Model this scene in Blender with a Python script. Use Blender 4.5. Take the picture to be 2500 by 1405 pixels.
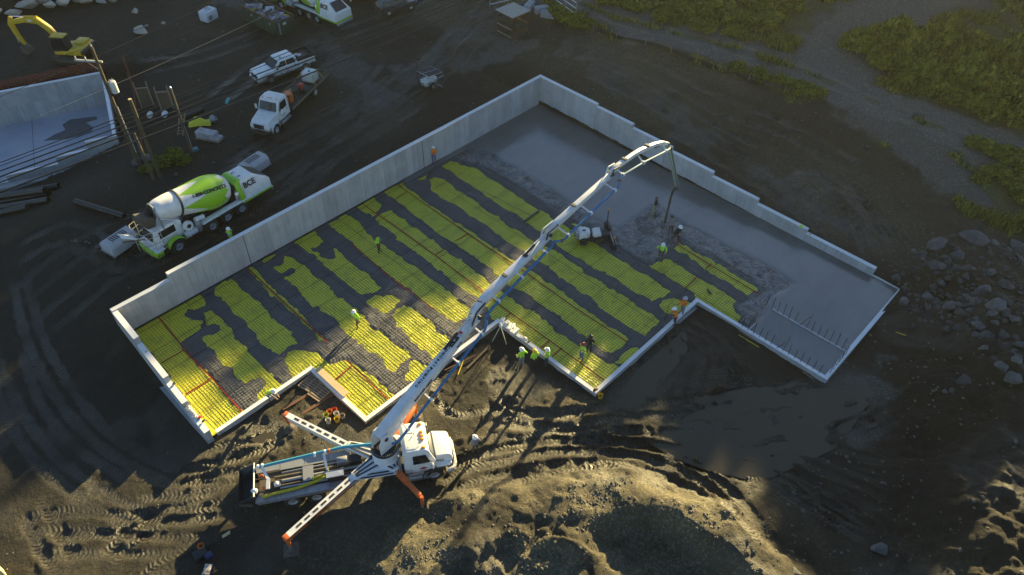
import bpy, bmesh, math, random
import numpy as np
from mathutils import Matrix, Vector
random.seed(7); RNG = np.random.default_rng(7)
R = math.radians
S = bpy.context.scene
COL = S.collection
for o in list(bpy.data.objects): bpy.data.objects.remove(o)

# ------------------------------------------------------------------ camera
# world axes: +X along the long back wall, +Y from the camera towards that wall, metres
FPX, PITCH, ROLL, YAW, CAMH = 1840.0, 0.7866, -0.0227, 0.8198, 40.0
def _cam_axes():
    f = np.array([0, math.cos(PITCH), -math.sin(PITCH)]); r = np.array([1., 0, 0]); d = np.cross(f, r)
    c, s = math.cos(ROLL), math.sin(ROLL)
    r, d = c*r+s*d, -s*r+c*d
    u = np.array([math.cos(YAW), math.sin(YAW), 0]); w = np.array([-math.sin(YAW), math.cos(YAW), 0])
    return [np.array([a@u, a@w, a[2]]) for a in (r, d, f)]
CR, CD, CF = _cam_axes()
cam = bpy.data.cameras.new('drone_camera'); camo = bpy.data.objects.new('drone_camera', cam); COL.objects.link(camo)
cam.sensor_fit = 'HORIZONTAL'; cam.sensor_width = 36; cam.lens = 36*FPX/2500; cam.clip_end = 3000
camo.matrix_world = Matrix(((CR[0], -CD[0], -CF[0], 0), (CR[1], -CD[1], -CF[1], 0), (CR[2], -CD[2], -CF[2], CAMH), (0, 0, 0, 1)))
S.camera = camo

# ------------------------------------------------------------------ sky, sun, exposure
SUN_AZ, SUN_EL = 15.5, 14.0           # azimuth of the sun measured from +X towards +Y
wd = bpy.data.worlds.new('World'); S.world = wd; wd.use_nodes = True
nt = wd.node_tree; bg = nt.nodes['Background']
sky = nt.nodes.new('ShaderNodeTexSky'); sky.sky_type = 'NISHITA'; sky.sun_disc = False
sky.sun_elevation = R(SUN_EL); sky.sun_rotation = R(90-SUN_AZ); sky.air_density = 1.0; sky.dust_density = 0.3; sky.ozone_density = 2.6
nt.links.new(sky.outputs['Color'], bg.inputs['Color']); bg.inputs['Strength'].default_value = 0.052
sl = bpy.data.lights.new('sun', 'SUN'); sl.energy = 5.0; sl.angle = R(0.55); sl.color = (1.0, 0.79, 0.37)
so = bpy.data.objects.new('sun', sl); COL.objects.link(so); so.location = (60, 20, 60)
SD = Vector((math.cos(R(SUN_EL))*math.cos(R(SUN_AZ)), math.cos(R(SUN_EL))*math.sin(R(SUN_AZ)), math.sin(R(SUN_EL))))
so.rotation_euler = SD.to_track_quat('Z', 'Y').to_euler()
S.view_settings.view_transform = 'Standard'; S.view_settings.look = 'None'; S.view_settings.gamma = 1; S.view_settings.exposure = 2.05
S.view_settings.use_curve_mapping = False

# ------------------------------------------------------------------ helpers
def ray(px, py): return CF*FPX+CR*(px-1250)+CD*(py-702.5)
def at(px, py, z=0.0):
    """world point at height z seen at photo pixel px,py"""
    v = ray(px, py); t = (z-CAMH)/v[2]; return Vector((v[0]*t, v[1]*t, z))
def sst(x, a, b):
    t = np.clip((np.asarray(x, float)-a)/(b-a), 0, 1); return t*t*(3-2*t)

def tag(o, label=None, cat=None, group=None, kind=None):
    if label: o['label'] = label
    if cat: o['category'] = cat
    if group: o['group'] = group
    if kind: o['kind'] = kind
    return o
def empty(name, loc=(0, 0, 0), rz=0.0, label=None, cat=None, group=None):
    o = bpy.data.objects.new(name, None); COL.objects.link(o); o.empty_display_size = 0.3
    o.location = loc; o.rotation_euler = (0, 0, rz); return tag(o, label, cat, group)
def link(name, me, parent=None, mats=()):
    o = bpy.data.objects.new(name, me); COL.objects.link(o)
    for m in mats: me.materials.append(m)
    if parent: o.parent = parent
    return o
def copy_tree(o, parent=None):
    c = o.copy(); COL.objects.link(c); c.parent = parent
    for ch in o.children: copy_tree(ch, c)
    return c

class MB:
    def __init__(s): s.v = []; s.f = []; s.mi = []; s.M = Matrix()
    def add(s, vs, fs, m=0):
        n = len(s.v); s.v += [tuple(s.M @ Vector(p)) for p in vs]
        for f in fs: s.f.append(tuple(i+n for i in f)); s.mi.append(m)
        return s
    def box(s, x0, x1, y0, y1, z0, z1, m=0):
        return s.add([(x0,y0,z0),(x1,y0,z0),(x1,y1,z0),(x0,y1,z0),(x0,y0,z1),(x1,y0,z1),(x1,y1,z1),(x0,y1,z1)],
              [(3,2,1,0),(4,5,6,7),(0,1,5,4),(1,2,6,5),(2,3,7,6),(3,0,4,7)], m)
    def prism(s, poly, axis, a, b, m=0, wf=None):
        """polygon extruded along an axis; for axis 'y' poly is (x,z) and wf(x,z) scales the half width"""
        n = len(poly); vs = []
        for t in (a, b):
            for p in poly:
                if axis == 'x': vs.append((t, p[0], p[1]))
                elif axis == 'y': vs.append((p[0], t*(wf(*p) if wf else 1), p[1]))
                else: vs.append((p[0], p[1], t))
        fs = [tuple(range(n)), tuple(range(2*n-1, n-1, -1))]+[(i, i+n, (i+1) % n+n, (i+1) % n) for i in range(n)]
        return s.add(vs, fs, m)
    def tube(s, pts, r, n=8, m=0, cap=True):
        pts = [Vector(p) for p in pts]; vs = []; k = len(pts)
        rr = r if isinstance(r, (list, tuple)) else [r]*k; ref = None
        for i, p in enumerate(pts):
            d = (pts[min(i+1, k-1)]-pts[max(i-1, 0)]).normalized()
            if ref is None: ref = Vector((0, 0, 1)) if abs(d.z) < .9 else Vector((1, 0, 0))
            a = d.cross(ref).normalized(); b = d.cross(a).normalized(); ref = b.cross(d) if False else ref
            for j in range(n):
                t = 2*math.pi*j/n; vs.append(p+(a*math.cos(t)+b*math.sin(t))*rr[i])
        fs = [(i*n+j, i*n+(j+1) % n, (i+1)*n+(j+1) % n, (i+1)*n+j) for i in range(k-1) for j in range(n)]
        if cap: fs += [tuple(range(n-1, -1, -1)), tuple(range((k-1)*n, k*n))]
        return s.add(vs, fs, m)
    def lathe(s, prof, n=16, axis='z', c=(0, 0, 0), m=0, cap=True):
        vs = []; k = len(prof)
        for r, h in prof:
            for j in range(n):
                t = 2*math.pi*j/n; x, y = r*math.cos(t), r*math.sin(t)
                q = {'z': (x, y, h), 'y': (x, h, y), 'x': (h, x, y)}[axis]; vs.append((q[0]+c[0], q[1]+c[1], q[2]+c[2]))
        fs = [(i*n+j, i*n+(j+1) % n, (i+1)*n+(j+1) % n, (i+1)*n+j) for i in range(k-1) for j in range(n)]
        if cap: fs += [tuple(range(n-1, -1, -1)), tuple(range((k-1)*n, k*n))]
        return s.add(vs, fs, m)
    def quad(s, a, b, c, d, m=0): return s.add([a, b, c, d], [(0, 1, 2, 3)], m)
    def bar(s, p, q, w, h, m=0, up=(0, 0, 1), w2=None, h2=None):
        """box beam from p to q, width w, height h (tapering to w2,h2)"""
        p, q = Vector(p), Vector(q); d = (q-p).normalized(); a = d.cross(Vector(up))
        if a.length < 1e-4: a = d.cross(Vector((1, 0, 0)))
        a.normalize(); b = a.cross(d).normalized(); vs = []
        for P, ww, hh in ((p, w, h), (q, w2 or w, h2 or h)):
            for i, j in ((-1, -1), (1, -1), (1, 1), (-1, 1)): vs.append(P+a*(i*ww/2)+b*(j*hh/2))
        return s.add(vs, [(3,2,1,0),(4,5,6,7),(0,1,5,4),(1,2,6,5),(2,3,7,6),(3,0,4,7)], m)
    def mesh(s, name, mats=(), smooth=False, bevel=0.0, seg=2):
        me = bpy.data.meshes.new(name); me.from_pydata(s.v, [], s.f); me.validate()
        for m in mats: me.materials.append(m)
        if len(mats) > 1 and len(me.polygons) == len(s.mi): me.polygons.foreach_set('material_index', s.mi)
        b = bmesh.new(); b.from_mesh(me); bmesh.ops.recalc_face_normals(b, faces=b.faces)
        if bevel:
            ed = [e for e in b.edges if len(e.link_faces) == 2 and e.calc_face_angle(0) > .45]
            bmesh.ops.bevel(b, geom=ed, offset=bevel, segments=seg, profile=.5, affect='EDGES', clamp_overlap=True)
        b.to_mesh(me); b.free()
        if smooth or bevel:
            me.polygons.foreach_set('use_smooth', [True]*len(me.polygons)); me.set_sharp_from_angle(angle=R(38))
        return me
    def build(s, name, mat, parent=None, smooth=False, bevel=0.0, seg=2):
        mats = mat if isinstance(mat, (list, tuple)) else [mat]
        o = bpy.data.objects.new(name, s.mesh(name, mats, smooth, bevel, seg)); COL.objects.link(o)
        if parent: o.parent = parent
        return o

def text(name, body, size, mat, parent, M, ext=.004, align='CENTER', sx=1.0, bold=0.0):
    cu = bpy.data.curves.new(name, 'FONT'); cu.body = body; cu.size = size; cu.extrude = ext; cu.align_x = align; cu.align_y = 'CENTER'; cu.offset = bold
    cu.resolution_u = 3
    t = bpy.data.objects.new(name, cu); COL.objects.link(t)
    me = bpy.data.meshes.new_from_object(t.evaluated_get(bpy.context.evaluated_depsgraph_get()))
    bpy.data.objects.remove(t); me.materials.clear(); me.materials.append(mat)
    me.transform(M @ Matrix.Diagonal((sx, 1, 1, 1)))
    o = bpy.data.objects.new(name, me); COL.objects.link(o)
    if parent: o.parent = parent
    return o
def frame(o, x, y):
    """matrix with origin o, local x axis x and local y axis y (text plane)"""
    x = Vector(x).normalized(); y = (Vector(y)-x*Vector(y).dot(x)).normalized(); z = x.cross(y)
    return Matrix(((x.x, y.x, z.x, o[0]), (x.y, y.y, z.y, o[1]), (x.z, y.z, z.z, o[2]), (0, 0, 0, 1)))

# value noise, numpy
_L = RNG.random((256, 256))
def vnoise(x, y):
    xi = np.floor(x).astype(int); yi = np.floor(y).astype(int); fx = x-xi; fy = y-yi
    fx = fx*fx*(3-2*fx); fy = fy*fy*(3-2*fy); a, b, c, d = xi & 255, (xi+1) & 255, yi & 255, (yi+1) & 255
    return (_L[a, c]*(1-fx)+_L[b, c]*fx)*(1-fy)+(_L[a, d]*(1-fx)+_L[b, d]*fx)*fy-.5
def fbm(x, y, s, oc=4, g=.5):
    x = np.asarray(x, float)/s; y = np.asarray(y, float)/s; t = 0; a = 1
    for k in range(oc):
        t = t+a*vnoise(x*.94+y*.34+17.3*k, y*.94-x*.34+9.1*k); x = x*2.03; y = y*2.03; a *= g
    return t*2

# ------------------------------------------------------------------ materials
MATS = {}
def nodes(name):
    m = bpy.data.materials.new(name); m.use_nodes = True; return m, m.node_tree.nodes, m.node_tree.links, m.node_tree.nodes['Principled BSDF']
def mixc(N, L, fac, a, b):
    x = N.new('ShaderNodeMix'); x.data_type = 'RGBA'
    if hasattr(fac, 'is_linked'): L.new(fac, x.inputs[0])
    else: x.inputs[0].default_value = fac
    for i, c in ((6, a), (7, b)):
        if hasattr(c, 'is_linked'): L.new(c, x.inputs[i])
        else: x.inputs[i].default_value = (*c[:3], 1)
    return x.outputs[2]
def noise(N, L, scale, detail=4, rough=.6, coord='Object', vec=None):
    n = N.new('ShaderNodeTexNoise'); n.inputs['Scale'].default_value = scale; n.inputs['Detail'].default_value = detail; n.inputs['Roughness'].default_value = rough
    if vec is None: vec = N.new('ShaderNodeTexCoord').outputs[coord]
    L.new(vec, n.inputs['Vector']); return n.outputs['Fac']
def ramp(N, L, fac, a, b, c0=(0, 0, 0), c1=(1, 1, 1)):
    r = N.new('ShaderNodeValToRGB'); L.new(fac, r.inputs[0]); e = r.color_ramp.elements
    e[0].position = a; e[1].position = b; e[0].color = (*c0, 1); e[1].color = (*c1, 1); return r.outputs[0]
def bump(N, L, h, bs, strength, dist):
    b = N.new('ShaderNodeBump'); b.inputs['Strength'].default_value = strength; b.inputs['Distance'].default_value = dist
    L.new(h, b.inputs['Height']); L.new(b.outputs[0], bs.inputs['Normal']); return b
def mat(name, col, rough=.5, metal=0.0, dirt=.25, dcol=(.10, .08, .055), ds=2.5, coat=0.0, spec=None):
    """paint / metal / plastic with a little dirt and uneven gloss"""
    if name in MATS: return MATS[name]
    m, N, L, b = nodes(name)
    f = ramp(N, L, noise(N, L, ds, 6, .65), .42, .78)
    if name in ('white_paint', 'lime_green_paint', 'boom_white_paint'):          # mud thrown up from the wheels
        sx = N.new('ShaderNodeSeparateXYZ'); L.new(N.new('ShaderNodeTexCoord').outputs['Object'], sx.inputs[0])
        hr = N.new('ShaderNodeMapRange'); L.new(sx.outputs[2], hr.inputs[0]); hr.inputs[1].default_value = .5; hr.inputs[2].default_value = 1.9; hr.inputs[3].default_value = .42; hr.inputs[4].default_value = -.1
        ad = N.new('ShaderNodeMath'); ad.operation = 'ADD'; ad.use_clamp = True; L.new(noise(N, L, 5, 6, .75), ad.inputs[0]); L.new(hr.outputs[0], ad.inputs[1]); sp = ramp(N, L, ad.outputs[0], .76, .98)
        mxm = N.new('ShaderNodeMath'); mxm.operation = 'MAXIMUM'; L.new(f, mxm.inputs[0]); L.new(sp, mxm.inputs[1]); dirt_fac = mxm.outputs[0]
        c1 = mixc(N, L, sp, mixc(N, L, ramp(N, L, f, 0, 1, (0, 0, 0), (dirt, dirt, dirt)), col, dcol), dcol); L.new(c1, b.inputs['Base Color'])
    elif dirt > 0:
        mul = N.new('ShaderNodeMath'); mul.operation = 'MULTIPLY'; L.new(f, mul.inputs[0]); mul.inputs[1].default_value = dirt
        L.new(mixc(N, L, mul.outputs[0], col, dcol), b.inputs['Base Color'])
    else: b.inputs['Base Color'].default_value = (*col, 1)
    rr = N.new('ShaderNodeMapRange'); L.new(f, rr.inputs[0]); rr.inputs[3].default_value = rough; rr.inputs[4].default_value = min(1, rough+.25)
    L.new(rr.outputs[0], b.inputs['Roughness']); b.inputs['Metallic'].default_value = metal; b.inputs['Coat Weight'].default_value = coat
    if spec is not None: b.inputs['Specular IOR Level'].default_value = spec
    MATS[name] = m; return m
WHITE = mat('white_paint', (.76, .76, .75), .3, dirt=.25, coat=.3)
WHITE2 = mat('boom_white_paint', (.68, .69, .71), .4, dirt=.38, ds=1.6)
STEEL = mat('grey_steel', (.32, .33, .35), .45, .5, dirt=.5)
ALU = mat('bright_metal', (.72, .72, .73), .3, .85, dirt=.2)
DARK = mat('black_paint', (.018, .018, .02), .45, dirt=.3)
RUBBER = mat('tyre_rubber', (.022, .021, .020), .8, dirt=.6, ds=4)
GLASS = mat('dark_glass', (.012, .016, .02), .06, dirt=.06, spec=.6)
ORANGE = mat('orange_paint', (.62, .13, .025), .4, dirt=.45)
BLUEP = mat('blue_pipe_paint', (.03, .16, .36), .4, dirt=.3)
LIME = mat('lime_green_paint', (.28, .55, .02), .35, dirt=.15, coat=.3)
AMBER = mat('amber_lens', (.85, .32, .02), .2, dirt=0)
REDL = mat('red_lens', (.5, .02, .015), .2, dirt=0)
YELLOW = mat('machine_yellow', (.60, .40, .02), .4, dirt=.45)
RUST = mat('rusty_steel', (.13, .06, .03), .8, dirt=.4)
WOOD = mat('weathered_wood', (.28, .21, .14), .8, dirt=.5, ds=6)
BLACKTXT = mat('black_lettering', (.012, .012, .013), .5, dirt=0)
REDTXT = mat('red_lettering', (.45, .03, .02), .5, dirt=0)
MUDDY = mat('muddy_steel', (.10, .085, .065), .7, .2, dirt=.6, dcol=(.05, .035, .022))
# ------------------------------------------------------------------ terrain shape
XL, XI, XH, XF, XR = 7.1, 14.2, 26.15, 38.0, 49.6      # inner faces of the foundation, left to right
YB, YK, YI, YG, YE = 43.2, 31.6, 25.7, 16.7, 6.35      # and back to front
OUTLINE = [(XL, YB), (XR, YB), (XR, YE), (XF, YE), (XF, YG), (XH, YG), (XH, YI), (XI, YI), (XI, YK), (XL, YK)]
def polydist(x, y, pts):
    """distance to a polyline, position along it and side"""
    best = np.full(np.shape(x), 1e9); along = np.zeros(np.shape(x)); side = np.zeros(np.shape(x)); acc = 0.
    for (ax, ay), (bx, by) in zip(pts[:-1], pts[1:]):
        dx, dy = bx-ax, by-ay; L = math.hypot(dx, dy)
        t = np.clip(((x-ax)*dx+(y-ay)*dy)/(L*L), 0, 1); ex = x-ax-t*dx; ey = y-ay-t*dy; d = np.hypot(ex, ey)
        c = d < best; best = np.where(c, d, best); along = np.where(c, acc+t*L, along); side = np.where(c, np.sign(dx*ey-dy*ex), side); acc += L
    return best, along, side
def sdf(x, y, pts):
    """signed distance to a polygon, negative inside"""
    best = np.full(np.shape(x), 1e9); ins = np.zeros(np.shape(x), bool); n = len(pts)
    for i in range(n):
        ax, ay = pts[i]; bx, by = pts[(i+1) % n]; dx, dy = bx-ax, by-ay; L2 = dx*dx+dy*dy+1e-12
        t = np.clip(((x-ax)*dx+(y-ay)*dy)/L2, 0, 1); best = np.minimum(best, np.hypot(x-ax-t*dx, y-ay-t*dy))
        if abs(dy) > 1e-9: ins ^= ((ay > y) != (by > y)) & (x < dx*(y-ay)/dy+ax)
    return np.where(ins, -best, best)
def P2(z, *pp): return [tuple(at(px, py, z)[:2]) for px, py in pp]

PIT_A = R(-20.5); PIT_F = -1.3                       # the second foundation, upper left
PIT_C = at(273, 254, PIT_F)                          # its inner back right corner
pu = Vector((math.cos(PIT_A), math.sin(PIT_A), 0)); pv = Vector((-math.sin(PIT_A), math.cos(PIT_A), 0))
def pit(a, b): p = PIT_C+pu*a+pv*b; return (p.x, p.y)
PITPOLY = [pit(0, 0), pit(-24, 0), pit(-24, -10.4), pit(0, -10.4)]
CREST = [(at(px, py, z), z) for px, py, z in ((960,1400,.8),(1010,1345,1.0),(1130,1275,1.25),(1300,1232,1.5),(1480,1205,1.7),(1640,1228,1.9),(1770,1300,2.1),(1890,1410,2.2),(1990,1530,2.0))]
def h_base(x, y):
    x = np.asarray(x, float); y = np.asarray(y, float)
    back = -.6+2.05*sst(x, 0, 12)+.012*np.clip(y-50, 0, 60)
    q = sst(x, 2, 7); wb = np.clip((y-(38-3*q))/(10-1.5*q), 0, 1); wb = wb*wb*(3-2*wb)
    zb = -.25+wb*(back+.25)
    lv = np.interp(y, [-30, 2, 8, 20, 43], [-.25, -.15, .1, 1.0, 2.1])
    wr = sst(x, 44, 50.1)
    rise = .17*np.clip(x-51.5, 0, 10.5)*sst(y, -2, 12)+.035*np.clip(x-63, 0, 60)
    zr = -.25+wr*(lv+.25)+rise
    z = np.maximum(zb, zr)
    z = z+2.0*sst(y+.30*x, 96, 101)*sst(x, 45, 30)                    # bank behind the excavator
    z = z+(2.0-z)*sst(sdf(x, y, [pit(6, .2), pit(-40, .2), pit(-40, 20), pit(6, 20)]), 1.5, -.5)*sst(z, 3.9, 2.6)
    pa = (x-PIT_C.x)*pu.x+(y-PIT_C.y)*pu.y; pb = (x-PIT_C.x)*pv.x+(y-PIT_C.y)*pv.y
    tg = np.interp(pa, [-24, -12, -5, 0, 5], [-1.7, -1.55, -.75, .75, 1.5]); wq = sst(pb, -20, -12)*sst(pb, 1.5, -.5)*sst(pa, 7, 3)
    z = z+(tg-z)*wq
    # stockpiles
    cp = [(c.x, c.y) for c, _ in CREST]; d, s, sd = polydist(x, y, cp); d = np.abs(d+sst(d, .2, 1.5)*(.8*fbm(x, y, 3.2, 1)))
    acc = [0.]
    for a, b in zip(cp[:-1], cp[1:]): acc.append(acc[-1]+math.hypot(b[0]-a[0], b[1]-a[1]))
    lat = x*CR[0]+y*CR[1]; zc = np.interp(lat, [c.x*CR[0]+c.y*CR[1] for c, _ in CREST], [c for _, c in CREST]); m0 = at(1400, 1290, 1)[:2]; m1 = at(1540, 1290, 1)[:2]; st = sst(lat, m0[0]*CR[0]+m0[1]*CR[1], m1[0]*CR[0]+m1[1]*CR[1])
    fd = sst(d, 2.2, 5.5); zi = zc+(1.6-zc)*fd; drop = (.15+.78*st)*(1-fd)+.55*fd
    out = zc*(1-sst(d, .2, 3.6)); inn = zi*(1-drop*sst(d, .1, 3.5-1.6*st*(1-fd)))
    m = np.where(sd > 0, out, inn)
    z = z+np.where((x < 30) & (y < 22), m, 0)
    d2, _, _ = polydist(x, y, [(47.5, -2.0), (41, -4.5), (33, -8), (27, -10)])
    z = z+3.3*(1-sst(d2, 1.0, 7.8))
    z = z+1.6*np.exp(-((x-54)/5.5)**2-((y-2.5)/5)**2)
    return z
def clearing(x, y, z):
    z = np.where(sdf(x, y, OUTLINE) < .12, -.45, z)
    return np.where(sdf(x, y, [pit(.30, .30), pit(-25, .30), pit(-25, -10.75), pit(.30, -10.75)]) < .30, PIT_F-.45, z)
def hz(x, y): return float(clearing(np.array([x]), np.array([y]), h_base(np.array([x]), np.array([y])))[0])
def gat(px, py, dz=0.0):
    """where the ray through a photo pixel meets the terrain (raised by dz)"""
    v = ray(px, py); v = v/np.linalg.norm(v); ts = np.linspace(25, 190, 1100)
    X, Y, Z = v[0]*ts, v[1]*ts, CAMH+v[2]*ts
    b = np.nonzero(Z-(h_base(X, Y)+dz) < 0)[0]; i = b[0] if len(b) else len(ts)-1
    a0, a1 = ts[i-1], ts[i]
    for _ in range(14):
        m = (a0+a1)/2; X1, Y1 = v[0]*m, v[1]*m
        if CAMH+v[2]*m-(float(h_base(np.array([X1]), np.array([Y1]))[0])+dz) < 0: a1 = m
        else: a0 = m
    m = (a0+a1)/2; return Vector((v[0]*m, v[1]*m, CAMH+v[2]*m))
def G2(*pp): return [tuple(gat(px, py)[:2]) for px, py in pp]

def axis(segs):
    out = []
    for a, b, st in segs: out.append(np.arange(a, b-1e-6, st))
    return np.concatenate(out+[np.array([segs[-1][1]])])
GX = axis([(-700, -60, 40), (-60, -12, 4), (-12, 46, .115), (46, 84, .25), (84, 140, 2), (140, 900, 40)])
GY = axis([(-700, -60, 40), (-60, -10, 4), (-10, 44, .115), (44, 74, .22), (74, 106, .4), (106, 150, 2), (150, 900, 40)])
gx, gy = np.meshgrid(GX, GY, indexing='ij')
gz = h_base(gx, gy)
def window(pts, m):
    xs = [p[0] for p in pts]; ys = [p[1] for p in pts]
    i0, i1 = np.searchsorted(GX, [min(xs)-m, max(xs)+m]); j0, j1 = np.searchsorted(GY, [min(ys)-m, max(ys)+m]); return np.s_[i0:i1, j0:j1]
gravel = np.zeros_like(gz); grass = np.zeros_like(gz); wet = np.zeros_like(gz); tan = np.zeros_like(gz); roadm = np.zeros_like(gz); rutm = np.zeros_like(gz); ruta = np.zeros_like(gz); rutc = np.zeros_like(gz)
near = sst(gy, 46, 42)*sst(gx, 50, 47)
# coarse and fine relief
rough = .6+.4*near
gz += .10*fbm(gx, gy, 5, 3)*rough+.04*fbm(gx, gy, .9, 3)*rough
cl = fbm(gx, gy, 2.6, 3)
clod = np.clip(fbm(gx+40, gy, .42, 3), 0, 1)**1.2
gz += clod*(.03+.10*sst(cl, -.1, .5))*near*(.08+.92*sst(gx, 4, 9))
bank = sst(gx, 50, 52)*sst(gx, 64, 61)*sst(gy, -4, 6)
gz += bank*(.14*fbm(gx, gy*.6, 2.5, 4)+.06*fbm(gx, gy, .7, 3)); tan += bank*(.55+.6*fbm(gx, gy*.5, 6, 3))
cp = [(c.x, c.y) for c, _ in CREST]; w = window(cp, 8); dC, sC, sdC = polydist(gx[w], gy[w], cp)
mm = sst(dC, 4.6, 2.2)*np.where(sdC > 0, 1, 1); mm = np.where(sdC > 0, mm, sst(dC, 14, 9))
gravel[w] = np.maximum(gravel[w], np.clip(mm*(.75+.9*fbm(gx[w], gy[w], 2.2, 4))*np.where(sdC > 0, sst(dC, 3.0, .6), 1), 0, 1))
gz[w] += mm*(.35+.65*sst(dC, .4, 2.0))*(.26*fbm(gx[w], gy[w], 1.9, 5, .55)+.30*(np.abs(fbm(gx[w]+3, gy[w]*1.3, 2.6, 3))-.25)+.07*np.clip(fbm(gx[w]+9, gy[w], .35, 2), 0, 1)+.3*sst(fbm(gx[w]*.5, gy[w]+5, 2.4, 2), -.02, .1)*sst(dC, .8, 2.)*(sdC < 0))
dP = polydist(gx, gy, [(47.5, -2.0), (41, -4.5), (33, -8), (27, -10)])[0]; pm = sst(dP, 8.3, 5.5)
gz += pm*(.55*fbm(gx, gy, 2.3, 5, .55)+.16*np.clip(fbm(gx, gy+31, .5, 3), 0, 1))
gz += sst(gx, 47, 50)*sst(gy, 10, 6)*sst(gx, 62, 58)*.16*fbm(gx, gy, 1.8, 4)

# road, verge, meadow
road = G2((1330,-30),(1500,42),(1650,82),(1800,118),(1950,168),(2100,232),(2260,300),(2420,362),(2560,420)); w = window(road, 8)
d = polydist(gx[w], gy[w], road)[0]; rr = sst(d+1.2*fbm(gx[w], gy[w], 3, 3), 3.6, 2.0); roadm[w] = np.maximum(roadm[w], rr)
branch = G2((2010,150),(2130,60),(2260,-20),(2400,-90)); w2 = window(branch, 9)
d = polydist(gx[w2], gy[w2], branch)[0]; r2 = sst(d+1.6*fbm(gx[w2], gy[w2], 4, 3), 6.0, 3.4); roadm[w2] = np.maximum(roadm[w2], r2)
SILT = G2((1395,48),(1450,75),(1540,104),(1610,118),(1700,152),(1790,180),(1870,210),(1960,240),(2010,243))
edge = [(SILT[0][0]-2, SILT[0][1]+14)]+SILT+[(SILT[-1][0]+5, SILT[-1][1]-5)]+G2((2150,330))+G2((2330,470),(2420,560),(2600,640))
far = edge+[(200, edge[-1][1]-30), (200, 120), (edge[0][0], 120)]
sm = np.s_[np.searchsorted(GX, 48):np.searchsorted(GX, 160), np.searchsorted(GY, -30):np.searchsorted(GY, 110)]
inside = sst(sdf(gx[sm], gy[sm], far)+1.5*fbm(gx[sm], gy[sm], 2.5, 3), .6, -.8)
grass[sm] = inside*(1-np.clip(roadm[sm]*1.1, 0, 1))
# the verge between the silt fence and the right hand clearing is bare gravel again
bare = G2((2010,246),(2130,225),(2290,290),(2440,352),(2350,330),(2330,380),(2400,450),(2470,540),(2380,520),(2180,380)); w = window(bare, 4)
b = sst(sdf(gx[w], gy[w], bare)+1.2*fbm(gx[w], gy[w], 2, 3), .7, -.7); grass[w] *= 1-b; roadm[w] = np.maximum(roadm[w], .7*b)
pale = [G2((850,180),(900,215),(935,240)), G2((1200,60),(1080,120),(1000,190)), G2((1130,150),(1190,135),(1260,110)), G2((2130,930),(2080,990)), G2((770,30),(830,150),(880,205)), G2((460,-20),(620,20))]
for pp in pale:
    w = window(pp, 5); d = polydist(gx[w], gy[w], pp)[0]; roadm[w] = np.maximum(roadm[w], .6*sst(d+1.8*fbm(gx[w], gy[w], 1.6, 4), 2.2, .6))
for pp in (G2((1380,130),(1480,190),(1600,262),(1730,340)), G2((1850,430),(1980,470),(2080,560))):
    w = window(pp, 5); d = polydist(gx[w], gy[w], pp)[0]; roadm[w] = np.maximum(roadm[w], .45*sst(d+1.6*fbm(gx[w], gy[w], 1.4, 4), 1.8, .2))
tan += .45*sst(gy, 44, 50)*np.clip(.3+1.2*fbm(gx, gy, 7, 4), 0, 1)*sst(gx, 22, 40)

# puddles: hollows in the mud; the water sheets are laid below
PUD = [([(1650,1035),(1760,990),(1900,962),(2085,928),(2105,945),(2040,1010),(2000,1070),(1950,1095),(1880,1125),(1800,1120),(1720,1092),(1672,1062)], -.40),
       ([(1522,972),(1570,905),(1640,845),(1668,820),(1680,830),(1650,880),(1600,940),(1560,985),(1530,990)], -.38),
       ([(620,1072),(640,1058),(662,1060),(664,1074),(640,1085)], -.36), ([(1760,1118),(1850,1110),(1880,1140),(1840,1165),(1780,1150)], -.39),
       ([(1700,970),(1720,955),(1735,975),(1720,985)], -.38), ([(2000,985),(2060,965),(2065,980),(2015,1000)], -.38)]
PUDW = []
for pp, lv in PUD:
    q = P2(lv, *pp); w = window(q, 4); s = sdf(gx[w], gy[w], q)+.9*fbm(gx[w], gy[w], 1.7, 4); k = sst(s, 1.5, -.3)
    gz[w] = gz[w]*(1-k)+(lv-.02+.75*(gz[w]+.25))*k; wet[w] = np.maximum(wet[w], sst(s, 1.8, -.2)); PUDW.append((q, lv))
# sunlight painted as lighter soil around the pump truck and at lower left
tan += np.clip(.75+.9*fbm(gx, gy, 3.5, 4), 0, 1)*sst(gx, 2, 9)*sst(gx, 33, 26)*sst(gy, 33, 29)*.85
tan += np.clip(.35+.9*fbm(gx, gy, 3.5, 4), 0, 1)*sst(gx, 6, 0)*sst(gy, 36, 30)*.7
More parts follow.
